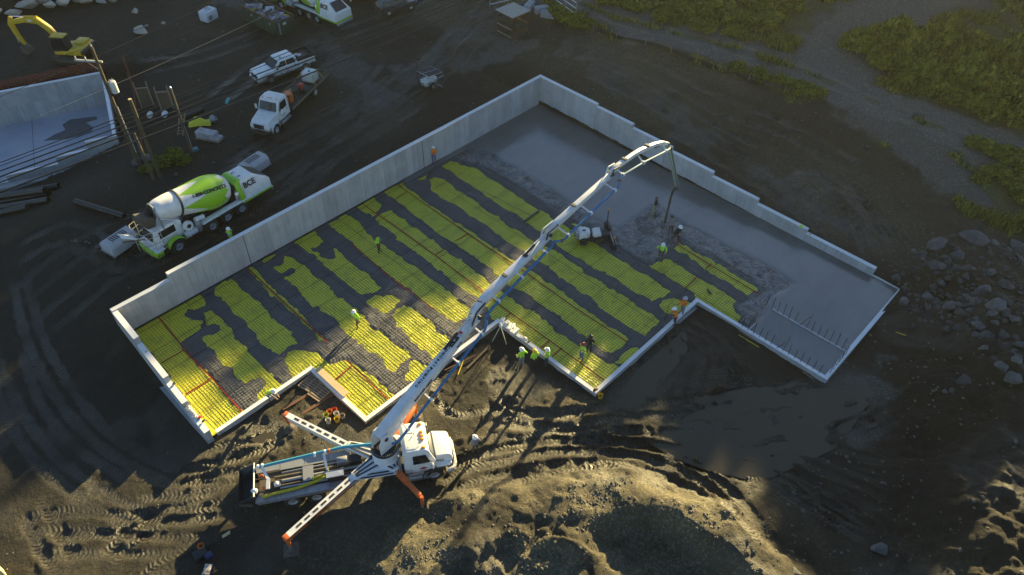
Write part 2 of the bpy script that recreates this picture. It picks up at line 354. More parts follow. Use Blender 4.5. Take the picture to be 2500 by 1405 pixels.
# wheel ruts with tread marks
def rut(pts, width=.32, depth=.10, tread=.05, pitch=.34, berm=.06, off=(0,), filled=0.):
    for o in off:
        q = []
        for i, p in enumerate(pts):
            a = pts[max(i-1, 0)]; b = pts[min(i+1, len(pts)-1)]; n = Vector((-(b[1]-a[1]), b[0]-a[0])).normalized(); q.append((p[0]+n.x*o, p[1]+n.y*o))
        s = []
        for i in range(len(q)-1):                       # smooth the path
            p0, p1, p2, p3 = (Vector(q[max(0, min(len(q)-1, k))]) for k in (i-1, i, i+1, i+2))
            for t in (0, .25, .5, .75): s.append(tuple(.5*((2*p1)+(p2-p0)*t+(2*p0-5*p1+4*p2-p3)*t*t+(3*p1-p0-3*p2+p3)*t**3)))
        s.append(q[-1]); w = window(s, 1.5)
        if gx[w].size == 0: continue
        d, al, sd = polydist(gx[w], gy[w], s); d = d+.10*fbm(gx[w], gy[w], .8, 2); L = al.max()
        fade = sst(al, 0, 1.5)*sst(al, L, L-1.5)*(.55+.9*np.clip(.5+fbm(gx[w], gy[w], 2.5, 2), 0, 1))
        inn = sst(d, width*1.25, width*.75)
        brk = sst(fbm(gx[w]+o*3, gy[w], 1.3, 3), -.35, .25); dz = -.8*depth*inn+.8*berm*np.exp(-((d-width*1.45)/(width*.4))**2)*(.55+.9*clod[w])*brk
        tk = inn*fade*(.35+.65*brk)*min(1., tread*20); c_ = tk > rutm[w]; rutm[w] = np.where(c_, tk, rutm[w]); ruta[w] = np.where(c_, al, ruta[w]); rutc[w] = np.where(c_, d, rutc[w])
        gz[w] = gz[w]*(1-.0*inn)+dz*fade; wet[w] = np.maximum(wet[w], .7*inn*fade)
g = lambda *pp: P2(-.25, *pp)
TW = (-1., 1.)
for pts, kw in [
    (g((1020,1255),(1120,1190),(1230,1150),(1350,1128),(1480,1128),(1600,1150),(1700,1200),(1790,1290),(1850,1380)), dict(off=(-.2, .75, 1.6), depth=.16, berm=.12)),
    (g((1130,1250),(1240,1185),(1350,1160),(1480,1155),(1590,1180)), dict(depth=.13, berm=.10)),
    (g((1180,1120),(1330,1090),(1500,1080),(1650,1095),(1780,1150),(1900,1190)), dict(off=(0, .9), depth=.12, tread=.07)),
    (g((1480,985),(1600,1000),(1750,985),(1900,955),(2090,925)), dict(off=(-.6, .5), depth=.12, tread=.05)),
    (g((1560,1060),(1680,1075),(1850,1075),(1990,1040),(2150,985)), dict(off=(-1.7, -.7, .5), depth=.12, tread=.06)),
    (g((1660,1120),(1780,1125),(1900,1150),(2010,1220),(2130,1290)), dict(off=(-.5, .6), depth=.14)),
    (g((1900,1100),(2010,1150),(2130,1200),(2200,1230)), dict(off=(-.9, 0, .9), depth=.16, tread=.0, berm=.14, width=.28)),
    (g((1960,1080),(2080,1125),(2190,1165)), dict(off=(-.4, .6), depth=.16, tread=0, berm=.14, width=.28)),
    (g((1880,1150),(1980,1210),(2080,1270),(2150,1310)), dict(off=(-.8, .2, 1.1), depth=.16, tread=.03, berm=.15, width=.28)),
    (g((1700,1000),(1850,985),(1980,965)), dict(off=(0, .9), depth=.06, berm=.13, tread=.04)),
    (g((1690,1085),(1800,1092),(1900,1088)), dict(off=(-.3,), depth=.06, berm=.14, tread=.04)),
    (g((2000,1030),(2080,1000),(2170,970)), dict(off=(-.9, 0, .9), depth=.1, berm=.09, tread=.07, pitch=.3)),
    (g((1590,760),(1640,850),(1600,960),(1640,1000)), dict(off=(-.5, .5), depth=.06)),
    (g((1700,800),(1720,880),(1700,960),(1760,990)), dict(off=(-1.2, -.2, .8), depth=.07, tread=.06)),
    (g((1790,860),(1810,920),(1790,980)), dict(off=(-.5, .5), depth=.07, tread=.06)),
    (g((300,1268),(420,1250),(500,1242),(580,1222)), dict(off=(-.6, .2, 1.1), tread=.035, depth=.06, pitch=.26, berm=.04)),
    (g((90,1330),(230,1330),(360,1335),(460,1325)), dict(off=(-.5, .6), tread=.03, depth=.05, pitch=.26, berm=.04)),
    (g((60,1230),(110,1320),(160,1400)), dict(off=(-.4, .8), tread=.05, depth=.05)),
    (g((400,1180),(470,1155),(560,1140),(640,1110)), dict(off=(-.6, .4), tread=.05)),
    (g((30,680),(60,820),(130,960),(230,1080),(380,1170),(540,1215)), dict(off=(-3, -2, 0, 1), depth=.035, tread=.015, berm=.02)),
    (g((10,860),(60,1010),(160,1130),(300,1210)), dict(off=TW, depth=.035, tread=.015, berm=.02)),
    (g((420,1170),(520,1185),(600,1170)), dict(off=(0, .8), tread=.06)),
    (g((1090,870),(1060,960),(1110,1010),(1200,1000),(1300,960)), dict(depth=.05, tread=.05)),
    (g((540,1060),(640,1000),(700,960)), dict(depth=.09, tread=.0)),
    (P2(1.4, (60,760),(250,660),(420,590),(600,500),(760,400),(930,300),(1030,230)), dict(off=(-1.2, .8, 3., 5.), depth=.07, berm=.05, width=.4)),
    (P2(1.5, (880,330),(960,240),(1080,170),(1180,90),(1290,10)), dict(off=(-1, 1, 3), depth=.07, width=.4)),
    (P2(1.6, (520,250),(700,120),(900,60),(1100,-20)), dict(off=(-1, 1), depth=.07, width=.4)),
    (G2((1900,470),(2000,440),(2090,500),(2160,590)), dict(off=(-1, 0, 1), depth=.09, width=.35)),
    (G2((1950,430),(2060,470),(2120,560),(2150,640)), dict(off=(-1, 1), depth=.09, width=.35)),
    (G2((1640,300),(1800,400),(1950,500),(2080,600)), dict(off=(-.9, .9), depth=.08, width=.35)),
    (road, dict(off=(-.85, .85), depth=.09, width=.45, tread=0)),
    (g((560,1215),(470,1235),(380,1275),(300,1330),(240,1400)), dict(off=(-.5, .4, 2.4), depth=.06, tread=.05, berm=.05)),
    (g((20,1290),(140,1270),(280,1275),(430,1290),(560,1280)), dict(off=(-.6, .5), depth=.05, tread=.05, berm=.05)),
    (g((330,1400),(420,1370),(520,1330)), dict(off=(-.5, .6), depth=.05, tread=.05, berm=.05)),
    (g((470,1130),(550,1105),(640,1085),(700,1060)), dict(off=(-.4, .5), depth=.08, tread=.05, berm=.10)),
    (g((1180,960),(1260,1010),(1380,1030),(1480,1010)), dict(off=(-.5, .5), depth=.06, tread=.05, berm=.05)),
    (g((1160,1040),(1300,1060),(1450,1050),(1600,1030)), dict(off=(-.5, .5, 1.6), depth=.07, tread=.05, berm=.06)),
    (g((1650,780),(1730,830),(1790,900),(1800,960)), dict(off=(-.8, 0, .8), depth=.06, tread=.05, berm=.06)),
    (P2(1.4, (10,600),(160,560),(330,640),(500,560)), dict(off=(-1, 1), depth=.07, tread=.05, width=.38)),
    (P2(1.5, (560,420),(640,360),(760,300),(880,240),(960,150)), dict(off=(-1.1, .9), depth=.08, tread=.05, width=.38)),
    (P2(1.5, (700,480),(820,360),(960,260),(1100,150),(1200,60)), dict(off=(-1.1, .9), depth=.08, tread=.05, width=.38)),
    (P2(1.6, (330,170),(480,140),(640,80),(800,-10)), dict(off=(-1.1, .9), depth=.08, tread=.05, width=.38)),
    (G2((1430,160),(1560,220),(1700,300),(1850,380)), dict(off=(-1.0, 1.0), depth=.10, width=.4, tread=.04, berm=.10)),
    (G2((1400,120),(1560,160),(1750,250),(1950,330),(2100,420)), dict(off=(-.9, .9), depth=.10, width=.4, tread=.04, berm=.10)),
]: rut(pts, **kw)
# the two wheel tracks on the road stay gravel, the crown between them is grassy
w = window(road, 8); d = polydist(gx[w], gy[w], road)[0]
crown = sst(d, .55, .25)*sst(fbm(gx[w], gy[w], 1.5, 3), -.35, .1); grass[w] = np.maximum(grass[w], .75*crown)

wet = np.maximum(wet, .55*sst(fbm(gx, gy, 4, 3), .05, .5)*near)
gz = clearing(gx, gy, gz)

nx, ny = gx.shape
co = np.empty((nx*ny, 3), np.float32); co[:, 0] = gx.ravel(); co[:, 1] = gy.ravel(); co[:, 2] = gz.ravel()
idx = np.arange(nx*ny).reshape(nx, ny)
fc = np.stack([idx[:-1, :-1], idx[1:, :-1], idx[1:, 1:], idx[:-1, 1:]], -1).reshape(-1, 4)
def npmesh(name, co, fc, smooth=True):
    me = bpy.data.meshes.new(name); n = len(fc); k = fc.shape[1]
    me.vertices.add(len(co)); me.vertices.foreach_set('co', np.asarray(co, np.float32).ravel())
    me.loops.add(n*k); me.loops.foreach_set('vertex_index', fc.astype(np.int32).ravel())
    me.polygons.add(n); me.polygons.foreach_set('loop_start', np.arange(0, n*k, k, dtype=np.int32))
    me.polygons.foreach_set('use_smooth', np.full(n, smooth)); me.update(calc_edges=True); return me
gme = npmesh('ground', co, fc)
ca = gme.attributes.new('soil', 'FLOAT_COLOR', 'POINT')
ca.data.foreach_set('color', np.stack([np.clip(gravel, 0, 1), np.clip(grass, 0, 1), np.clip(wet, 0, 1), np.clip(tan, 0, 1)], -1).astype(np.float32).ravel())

ra = gme.attributes.new('rut', 'FLOAT_VECTOR', 'POINT'); ra.data.foreach_set('vector', np.stack([np.clip(rutm, 0, 1), ruta, rutc], -1).astype(np.float32).ravel())
rd = gme.attributes.new('road', 'FLOAT', 'POINT'); rd.data.foreach_set('value', np.clip(roadm, 0, 1).astype(np.float32).ravel())
def ground_mat():
    m, N, L, b = nodes('muddy_ground')
    a = N.new('ShaderNodeAttribute'); a.attribute_name = 'soil'; sp = N.new('ShaderNodeSeparateColor'); L.new(a.outputs['Color'], sp.inputs[0])
    n1 = noise(N, L, .35, 5, .6); n2 = noise(N, L, 2.2, 8, .75); n3 = noise(N, L, 14, 4, .7); n5 = noise(N, L, 5.5, 6, .8)
    mud = mixc(N, L, ramp(N, L, n1, .35, .68), (.0165, .0132, .0078), (.036, .0285, .0155))
    mud = mixc(N, L, ramp(N, L, n2, .42, .7), mud, (.011, .009, .006))
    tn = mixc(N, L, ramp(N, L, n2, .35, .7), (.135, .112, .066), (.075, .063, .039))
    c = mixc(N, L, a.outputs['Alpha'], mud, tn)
    gv = mixc(N, L, ramp(N, L, n3, .35, .65), (.125, .106, .060), (.25, .215, .132))
    c = mixc(N, L, sp.outputs[0], c, gv)
    ar = N.new('ShaderNodeAttribute'); ar.attribute_name = 'road'; c = mixc(N, L, ar.outputs['Fac'], c, mixc(N, L, ramp(N, L, n3, .35, .65), (.125, .12, .105), (.21, .205, .19)))
    gr = mixc(N, L, ramp(N, L, n2, .4, .65), (.085, .09, .022), (.14, .13, .038))
    c = mixc(N, L, sp.outputs[1], c, gr)
    c = mixc(N, L, ramp(N, L, n5, .54, .70), c, mixc(N, L, .32, c, (.20, .175, .12)))
    c = mixc(N, L, ramp(N, L, n5, .46, .34), c, mixc(N, L, .55, c, (.006, .0055, .004)))
    dk = N.new('ShaderNodeMath'); dk.operation = 'MULTIPLY'; L.new(sp.outputs[2], dk.inputs[0]); dk.inputs[1].default_value = .38
    c = mixc(N, L, dk.outputs[0], c, (.022, .019, .013)); L.new(c, b.inputs['Base Color'])
    rg = N.new('ShaderNodeMapRange'); L.new(sp.outputs[2], rg.inputs[0]); rg.inputs[3].default_value = .92; rg.inputs[4].default_value = .34
    L.new(rg.outputs[0], b.inputs['Roughness']); b.inputs['Specular IOR Level'].default_value = .45
    b1_ = N.new('ShaderNodeBump'); b1_.inputs['Strength'].default_value = .8; b1_.inputs['Distance'].default_value = .16; L.new(noise(N, L, 3.2, 7, .72), b1_.inputs['Height'])
    at_ = N.new('ShaderNodeAttribute'); at_.attribute_name = 'rut'; sv = N.new('ShaderNodeSeparateXYZ'); L.new(at_.outputs['Vector'], sv.inputs[0])
    def mth(op, x, y):
        q = N.new('ShaderNodeMath'); q.operation = op
        for i, v in enumerate((x, y)):
            if hasattr(v, 'is_linked'): L.new(v, q.inputs[i])
            else: q.inputs[i].default_value = v
        return q.outputs[0]
    lug = mth('SINE', mth('ADD', mth('MULTIPLY', sv.outputs[1], 23.), mth('MULTIPLY', sv.outputs[2], 13.)), 0.)
    lug = mth('MULTIPLY', mth('MULTIPLY', lug, sv.outputs[0]), mth('ADD', ramp(N, L, noise(N, L, 1.6, 4, .6), .35, .6), .15))
    b3_ = N.new('ShaderNodeBump'); b3_.inputs['Strength'].default_value = .9; b3_.inputs['Distance'].default_value = .045; L.new(lug, b3_.inputs['Height']); L.new(b1_.outputs[0], b3_.inputs['Normal'])
    b2_ = bump(N, L, n3, b, .8, .05); L.new(b3_.outputs[0], b2_.inputs['Normal']); return m
GROUND = ground_mat()
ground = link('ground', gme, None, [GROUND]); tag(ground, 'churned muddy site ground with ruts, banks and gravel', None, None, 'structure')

mw, N, L, b = nodes('muddy_water'); b.inputs['Base Color'].default_value = (.058, .049, .033, 1); b.inputs['Roughness'].default_value = .3; b.inputs['Specular IOR Level'].default_value = .25
bump(N, L, noise(N, L, 6, 3), b, .06, .02); MUDWATER = mw
for q, lv in PUDW:
    cx = sum(p[0] for p in q)/len(q); cy = sum(p[1] for p in q)/len(q); mb = MB()
    big = [(cx+(x-cx)*1.45, cy+(y-cy)*1.45, lv) for x, y in q]
    mb.add([(cx, cy, lv)]+big, [(0, i+1, (i+1) % len(big)+1) for i in range(len(big))])
    tag(mb.build('puddle', MUDWATER), 'shallow puddle of brown water lying in the wheel ruts', None, None, 'structure')
# ------------------------------------------------------------------ concrete materials
def concrete_mat(name, c0, c1, rough=.85, streak=True, vary=.11, bmp=.25):
    m, N, L, b = nodes(name)
    oi = N.new('ShaderNodeObjectInfo'); tc = N.new('ShaderNodeTexCoord')
    geo = N.new('ShaderNodeNewGeometry')
    n1 = noise(N, L, .9, 5, .6, vec=geo.outputs['Position']); n2 = noise(N, L, 5, 6, .7, vec=geo.outputs['Position'])
    c = mixc(N, L, ramp(N, L, n1, .35, .7), c0, c1)
    if streak:
        mp = N.new('ShaderNodeMapping'); L.new(geo.outputs['Position'], mp.inputs[0]); mp.inputs['Scale'].default_value = (5, 5, .35)
        ns = noise(N, L, 1, 5, .7, vec=mp.outputs[0]); c = mixc(N, L, ramp(N, L, ns, .5, .8), c, tuple(v*.70 for v in c0))
    c = mixc(N, L, ramp(N, L, n2, .58, .78), c, tuple(v*.72 for v in c0))
    hv = N.new('ShaderNodeHueSaturation'); L.new(c, hv.inputs['Color'])
    mr = N.new('ShaderNodeMapRange'); L.new(oi.outputs['Random'], mr.inputs[0]); mr.inputs[3].default_value = 1-vary; mr.inputs[4].default_value = 1+vary
    L.new(mr.outputs[0], hv.inputs['Value']); L.new(hv.outputs[0], b.inputs['Base Color']); b.inputs['Roughness'].default_value = rough
    bump(N, L, n2, b, bmp, .02); return m
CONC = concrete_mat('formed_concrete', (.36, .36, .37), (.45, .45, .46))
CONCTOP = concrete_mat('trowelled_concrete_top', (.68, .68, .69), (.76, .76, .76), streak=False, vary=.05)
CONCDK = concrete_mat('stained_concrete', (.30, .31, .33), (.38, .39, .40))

ZT = 2.92
def wall_run(name, label, segs, axis, inner, thick, sign, pan=.62, z0=-.4, zpan=-.06, top_in=True, grp=None):
    """segs: (a,b,ztop) along the axis; panels are the form board impressions on the inner face"""
    root = empty(name, (0, 0, 0), 0, label, 'wall', grp)
    for k, (a, b, zt) in enumerate(segs):
        lo, hi = sorted((inner, inner+sign*thick))
        mb = MB(); 
        if axis == 'x': mb.box(a, b, lo, hi, z0, zt-.04)
        else: mb.box(lo, hi, a, b, z0, zt-.04)
        mb.build('wall_core', CONC, root)
        mb = MB()
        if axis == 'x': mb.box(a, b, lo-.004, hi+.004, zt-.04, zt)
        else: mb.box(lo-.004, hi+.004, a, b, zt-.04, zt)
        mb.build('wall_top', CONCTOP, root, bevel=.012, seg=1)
        n = max(1, round((b-a)/pan)); st = (b-a)/n
        if pan > 5: continue
        mp = MB(); g = .012
        if axis == 'x': mp.box(-st/2+g, st/2-g, -.012, .0, 0, zt-.05-zpan)
        else: mp.box(-.012, .0, -st/2+g, st/2-g, 0, zt-.05-zpan)
        me = mp.mesh('wall_panel', [CONC])
        for i in range(n):
            o = bpy.data.objects.new('wall_panel', me); COL.objects.link(o); o.parent = root
            c = a+st*(i+.5); o.location = (c, inner, zpan) if axis == 'x' else (inner, c, zpan)
            o.location[1 if axis == 'x' else 0] += random.uniform(-.004, .006)
    return root
bw = wall_run('concrete_wall', 'tall grey concrete wall running along the left back side of the foundation',
         [(6.72, 10.95, 2.36), (10.95, 50.0, ZT)], 'x', YB, .35, 1)
for X in (16.9, 34.5):
    MB().box(X-.02, X+.02, YB-.03, YB+.0, -.1, ZT-.08).build('joint_strip', DARK, bw)
MB().box(7.2, 36.5, YB-.10, YB-.016, -.2, .02).build('joint_filler', DARK, bw)
right_steps = [(36.2, YB-.02, 2.95), (32.0, 36.2, 2.72), (27.7, 32.0, 2.36), (23.35, 27.7, 1.98), (18.9, 23.35, 1.56), (14.3, 18.9, 1.12), (8.45, 14.3, .74)]
wall_run('concrete_wall', 'grey concrete wall stepping down along the right side of the wet slab', [(a, b, z) for a, b, z in right_steps], 'y', XR, .35, 1)
lw = empty('concrete_wall', (0, 0, 0), 0, 'short pale wall stepping down at the left end of the yellow floor', 'wall')
for (ya, yb, zt) in [(39.9, 43.16, 2.3), (36.1, 39.9, 1.72), (33.9, 36.1, 1.2), (31.3, 33.9, .78)]:
    mb = MB(); f = lambda y: 6.62+.055*(y-31.3)/1.2*.8
    for nm, za, zb, mt, e in (('wall_core', -.6, zt-.04, CONC, 0), ('wall_top', zt-.04, zt, CONCTOP, .004)):
        mb = MB(); mb.add([(f(ya)-.36-e, ya, za), (f(ya)+e, ya, za), (f(yb)+e, yb, za), (f(yb)-.36-e, yb, za), (f(ya)-.36-e, ya, zb), (f(ya)+e, ya, zb), (f(yb)+e, yb, zb), (f(yb)-.36-e, yb, zb)],
               [(3,2,1,0),(4,5,6,7),(0,1,5,4),(1,2,6,5),(2,3,7,6),(3,0,4,7)]); mb.build(nm, mt, lw)
MB().box(6.2, 6.6, 31.2, 43.4, -.6, -.12).build('footing', CONCDK, lw)
def curb(name, label, a, b, t=.28, zt=.10):
    r = empty(name, (0, 0, 0), 0, label, 'curb'); (x0, y0), (x1, y1) = a, b
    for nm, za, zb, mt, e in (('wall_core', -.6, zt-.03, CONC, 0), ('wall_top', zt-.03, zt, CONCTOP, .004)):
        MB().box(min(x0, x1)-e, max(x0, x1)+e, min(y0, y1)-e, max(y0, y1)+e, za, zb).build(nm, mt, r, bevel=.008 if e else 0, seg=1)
    return r
T = .28
curb('low_wall', 'low concrete wall edging the front left of the yellow floor', (6.95, YK-T), (XI-.002, YK))
curb('low_wall', 'short low concrete wall beside the stacked pallets', (XI-T, YI-T), (XI, YK-T-.004))
curb('low_wall', 'low concrete wall passing under the white boom', (XI+.004, YI-T), (XH-T-.004, YI))
curb('low_wall', 'low concrete wall with white cartons lying on it', (XH-T, YG-T), (XH, YI))
curb('low_wall', 'low concrete wall beside the two orange workers', (XH+.004, YG-T), (XF-T-.004, YG))
curb('low_wall', 'low concrete wall with dark rods standing in it at front', (XF-T, YE-T), (XF, YG))
curb('low_wall', 'low concrete wall at the right end of the wet slab', (XF+.004, YE-T), (XR+.35, YE), zt=.12)
curb('low_wall', 'stub of low wall beyond the end of the stepped wall', (XR+.02, YE+.004), (XR+.35, 8.44), zt=.12)

# ------------------------------------------------------------------ floor: membrane, gravel strips, wet concrete
ISL = [[(639,637),(652,628),(676,620),(674,624),(660,634),(645,640)],
 [(666,653),(691,648),(695,626),(714,629),(735,645),(759,663),(785,686),(808,709),(828,727),(859,748),(879,768),(895,786),(913,804),(931,812),(949,827),(964,842),(987,853),(1000,868),(997,878),(979,891),(967,912),(956,907),(941,891),(926,866),(905,858),(885,842),(867,830),(851,817),(833,801),(826,784),(810,771),(779,758),(759,742),(738,722),(726,707),(700,684),(678,666)],
 [(986,930),(1005,886),(1020,886),(1036,901),(1031,919),(1008,932)],
 [(717,590),(768,561),(776,574),(787,587),(799,594),(807,605),(822,607),(842,628),(863,646),(886,663),(917,689),(937,704),(922,710),(907,717),(883,720),(866,710),(853,697),(819,669),(794,648),(776,633),(768,622),(753,615),(732,602)],
 [(897,735),(913,723),(946,719),(959,722),(976,735),(964,750),(938,766),(923,755)],
 [(959,771),(967,758),(987,746),(1008,755),(1031,773),(1054,791),(1066,807),(1084,819),(1100,835),(1079,863),(1064,876),(1056,873),(1041,860),(1020,845),(1005,830),(987,807),(967,791)],
 [(804,547),(845,521),(863,535),(881,551),(896,569),(919,589),(937,599),(960,617),(983,635),(1014,653),(1042,674),(1071,697),(1100,714),(1120,735),(1141,750),(1154,766),(1133,776),(1120,786),(1107,790),(1092,778),(1072,763),(1046,743),(1015,719),(995,704),(969,686),(943,668),(923,650),(886,620),(860,597),(842,581),(819,563)],
 [(867,503),(914,480),(922,494),(932,502),(924,517),(917,523),(908,530),(904,521),(889,520),(876,512)],
 [(917,535),(935,522),(953,513),(965,522),(978,533),(1001,551),(1024,563),(1042,579),(1071,597),(1094,617),(1122,635),(1150,658),(1178,676),(1206,699),(1238,724),(1259,737),(1282,753),(1305,765),(1328,783),(1354,804),(1384,827),(1410,842),(1436,858),(1456,870),(1484,891),(1515,902),(1455,962),(1205,780),(1195,757),(1179,739),(1143,712),(1107,689),(1077,666),(1045,640),(1024,622),(1004,607),(976,587),(960,571),(935,553),(917,538)],
 [(932,466),(976,445),(982,442),(996,460),(1014,473),(1034,489),(1055,504),(1075,519),(1103,537),(1126,553),(1155,568),(1173,583),(1203,604),(1232,622),(1262,645),(1295,664),(1323,682),(1346,698),(1375,713),(1385,726),(1411,746),(1434,759),(1464,784),(1486,799),(1512,812),(1527,822),(1533,831),(1524,845),(1512,853),(1491,863),(1473,858),(1460,848),(1436,826),(1411,811),(1385,787),(1359,767),(1334,752),(1308,732),(1288,716),(1256,703),(1231,686),(1216,675),(1206,660),(1183,645),(1155,624),(1129,609),(1111,594),(1083,581),(1055,560),(1029,537),(1006,519),(980,499),(960,484),(948,479)],
 [(998,432),(1044,406),(1032,422),(1044,424),(1039,435),(1024,441)],
 [(1047,440),(1062,433),(1078,437),(1098,450),(1114,463),(1139,478),(1167,496),(1190,517),(1216,532),(1239,550),(1262,565),(1290,583),(1313,599),(1344,608),(1375,626),(1403,646),(1426,667),(1452,682),(1482,700),(1508,716),(1539,736),(1567,757),(1590,769),(1610,785),(1590,805),(1572,818),(1559,810),(1546,803),(1513,782),(1487,764),(1467,752),(1457,736),(1436,721),(1410,708),(1385,687),(1359,669),(1336,649),(1308,636),(1285,617),(1265,606),(1234,588),(1203,565),(1178,545),(1147,527),(1119,506),(1093,491),(1073,481),(1049,463),(1055,450)],
 [(1065,395),(1106,374),(1119,388),(1139,396),(1160,412),(1183,427),(1214,445),(1237,463),(1262,478),(1285,496),(1311,509),(1334,524),(1365,542),(1396,563),(1420,580),(1457,598),(1487,618),(1513,634),(1539,652),(1559,664),(1590,682),(1610,695),(1636,713),(1623,726),(1605,730),(1592,735),(1572,723),(1539,705),(1521,693),(1498,677),(1469,662),(1441,649),(1423,634),(1398,623),(1380,611),(1350,590),(1329,571),(1301,555),(1280,540),(1255,522),(1232,509),(1203,491),(1180,473),(1155,455),(1124,437),(1098,417),(1068,399)],
 [(1180,399),(1196,402),(1218,415),(1240,429),(1236,434),(1211,421),(1190,410)], [(1242,433),(1262,438),(1286,456),(1282,465),(1262,452)], [(1283,461),(1303,469),(1328,488),(1306,480)], [(1400,538),(1425,547),(1418,558),(1398,548)], [(1448,546),(1468,556),(1462,566),(1446,556)],
 [(1500,585),(1524,599),(1537,615),(1550,617),(1568,627),(1588,629),(1614,625),(1624,630),(1645,643),(1665,653),(1686,668),(1706,679),(1727,691),(1755,707),(1775,722),(1798,738),(1811,748),(1822,763),(1827,779),(1824,789),(1845,799),(1840,812),(1702,735),(1699,715),(1683,709),(1670,703),(1645,686),(1619,671),(1599,658),(1573,645),(1553,633),(1537,620),(1517,610),(1500,600)],
 [(1629,579),(1635,562),(1645,558),(1660,569),(1678,581),(1686,594),(1706,607),(1729,612),(1742,622),(1760,630),(1778,645),(1799,658),(1824,671),(1847,684),(1860,697),(1878,710),(1873,720),(1860,715),(1852,725),(1840,730),(1819,717),(1799,704),(1773,689),(1755,679),(1735,666),(1714,653),(1694,635),(1670,620),(1645,607),(1630,594)],
 [(1606,745),(1619,735),(1645,730),(1665,733),(1690,741),(1680,752),(1650,765),(1630,764)], [(1510,884),(1519,868),(1545,850),(1566,846),(1550,868),(1530,888)],
 [(322,808),(387,774),(432,748),(449,740),(489,717),(500,737),(503,747),(472,758),(461,754),(455,762),(449,771),(463,778),(498,782),(492,800),(472,817),(446,835),(441,842),(449,854),(466,874),(486,891),(509,916),(529,942),(552,967),(569,982),(586,999),(600,1010),(518,1064),(400,900)],
 [(498,765),(515,758),(529,771),(549,791),(566,805),(573,822),(592,842),(614,868),(634,891),(657,908),(677,930),(695,945),(660,966),(629,984),(630,960),(640,948),(612,940),(597,936),(580,922),(566,902),(543,885),(526,862),(506,839),(492,825),(503,819),(518,819),(523,802),(506,794)],
 [(517,705),(565,678),(575,685),(589,702),(606,717),(626,734),(645,753),(662,775),(679,787),(696,801),(708,813),(717,828),(722,838),(705,850),(681,869),(674,864),(657,852),(638,835),(626,818),(611,801),(597,784),(575,767),(558,743),(541,726),(529,717)],
 [(604,651),(613,649),(628,666),(642,683),(662,700),(684,719),(708,741),(734,767),(742,775),(763,799),(778,811),(800,835),(797,841),(778,826),(759,806),(734,784),(710,760),(686,741),(662,721),(638,690),(618,671)],
 [(700,860),(715,857),(738,855),(756,865),(774,865),(790,878),(805,890),(838,880),(851,881),(874,899),(895,914),(918,930),(946,955),(968,970),(893,1026),(759,905),(720,922),(705,905),(697,880),(699,868)]]
BLOB = [(792,606,.7),(799,618,.6),(806,626,.4),(770,610,.3),(704,668,.3),(712,662,.3),(625,942,.6),(1866,714,.5),(520,806,.5)]
ZM = -.10
fx = np.arange(XL-.5, XR+.14, .10); fy = np.arange(YE-.1, YB+.14, .10); ux, uy = np.meshgrid(fx, fy, indexing='ij')
wob = .08*fbm(ux, uy, 1.1, 3)+.085*fbm(ux, uy, .38, 3)
sd = np.full(ux.shape, 9.)
def win2(pts, m):
    xs = [p[0] for p in pts]; ys = [p[1] for p in pts]
    i0, i1 = np.searchsorted(fx, [min(xs)-m, max(xs)+m]); j0, j1 = np.searchsorted(fy, [min(ys)-m, max(ys)+m]); return np.s_[i0:i1, j0:j1]
for pp in ISL:
    q = P2(ZM, *pp); w = win2(q, 2.); 
    if ux[w].size: sd[w] = np.minimum(sd[w], sdf(ux[w], uy[w], q))
for px, py, r in BLOB:
    c = at(px, py, ZM); sd = np.maximum(sd, r-np.hypot(ux-c.x, uy-c.y))
inb = sdf(ux, uy, [(XL-.4, YB)]+OUTLINE[1:-1]+[(XL-.4, YK)])
def patch(name, z, keep, mat_, smooth=True):
    n0, n1 = ux.shape; ids = np.arange(n0*n1).reshape(n0, n1)
    kc = keep[:-1, :-1] | keep[1:, :-1] | keep[1:, 1:] | keep[:-1, 1:]
    f = np.stack([ids[:-1, :-1], ids[1:, :-1], ids[1:, 1:], ids[:-1, 1:]], -1)[kc]
    us = np.unique(f); mp = np.full(n0*n1, -1); mp[us] = np.arange(len(us))
    c = np.stack([ux.ravel(), uy.ravel(), z.ravel()], -1)[us]; return link(name, npmesh(name, c, mp[f], smooth), None, [mat_])

# the yellow sheet: creased, with damp stains
m, N, L, b = nodes('yellow_membrane')
n1 = noise(N, L, 1.3, 5, .65); n2 = noise(N, L, 7, 6, .7); n3 = noise(N, L, .35, 3)
c = mixc(N, L, ramp(N, L, n3, .35, .7), (.74, .74, .05), (.86, .80, .06)); c = mixc(N, L, ramp(N, L, n1, .48, .75), c, (.46, .47, .055)); c = mixc(N, L, ramp(N, L, n2, .62, .74), c, (.26, .26, .05))
L.new(c, b.inputs['Base Color']); b.inputs['Roughness'].default_value = .36; b.inputs['Sheen Weight'].default_value = 0
wv = N.new('ShaderNodeTexNoise'); wv.inputs['Scale'].default_value = 1.7; wv.inputs['Distortion'].default_value = 2.6; wv.inputs['Detail'].default_value = 5; wv.inputs['Roughness'].default_value = .62
L.new(N.new('ShaderNodeTexCoord').outputs['Object'], wv.inputs['Vector']); bump(N, L, wv.outputs['Fac'], b, .75, .09); MEMB = m
zm = ZM+.009*fbm(ux, uy, .55, 3)+.014*np.abs(fbm(ux*1.0, uy*.45, .8, 2))*sst(uy, 36, 26)
memb = patch('vapour_barrier', zm, inb < .06, MEMB); tag(memb, 'yellow plastic vapour barrier sheet laid over the foundation floor', 'plastic sheet')
m, N, L, b = nodes('dark_wet_gravel')
n1 = noise(N, L, .7, 5, .6); n2 = noise(N, L, 16, 5, .8); n4 = noise(N, L, 60, 3, .8)
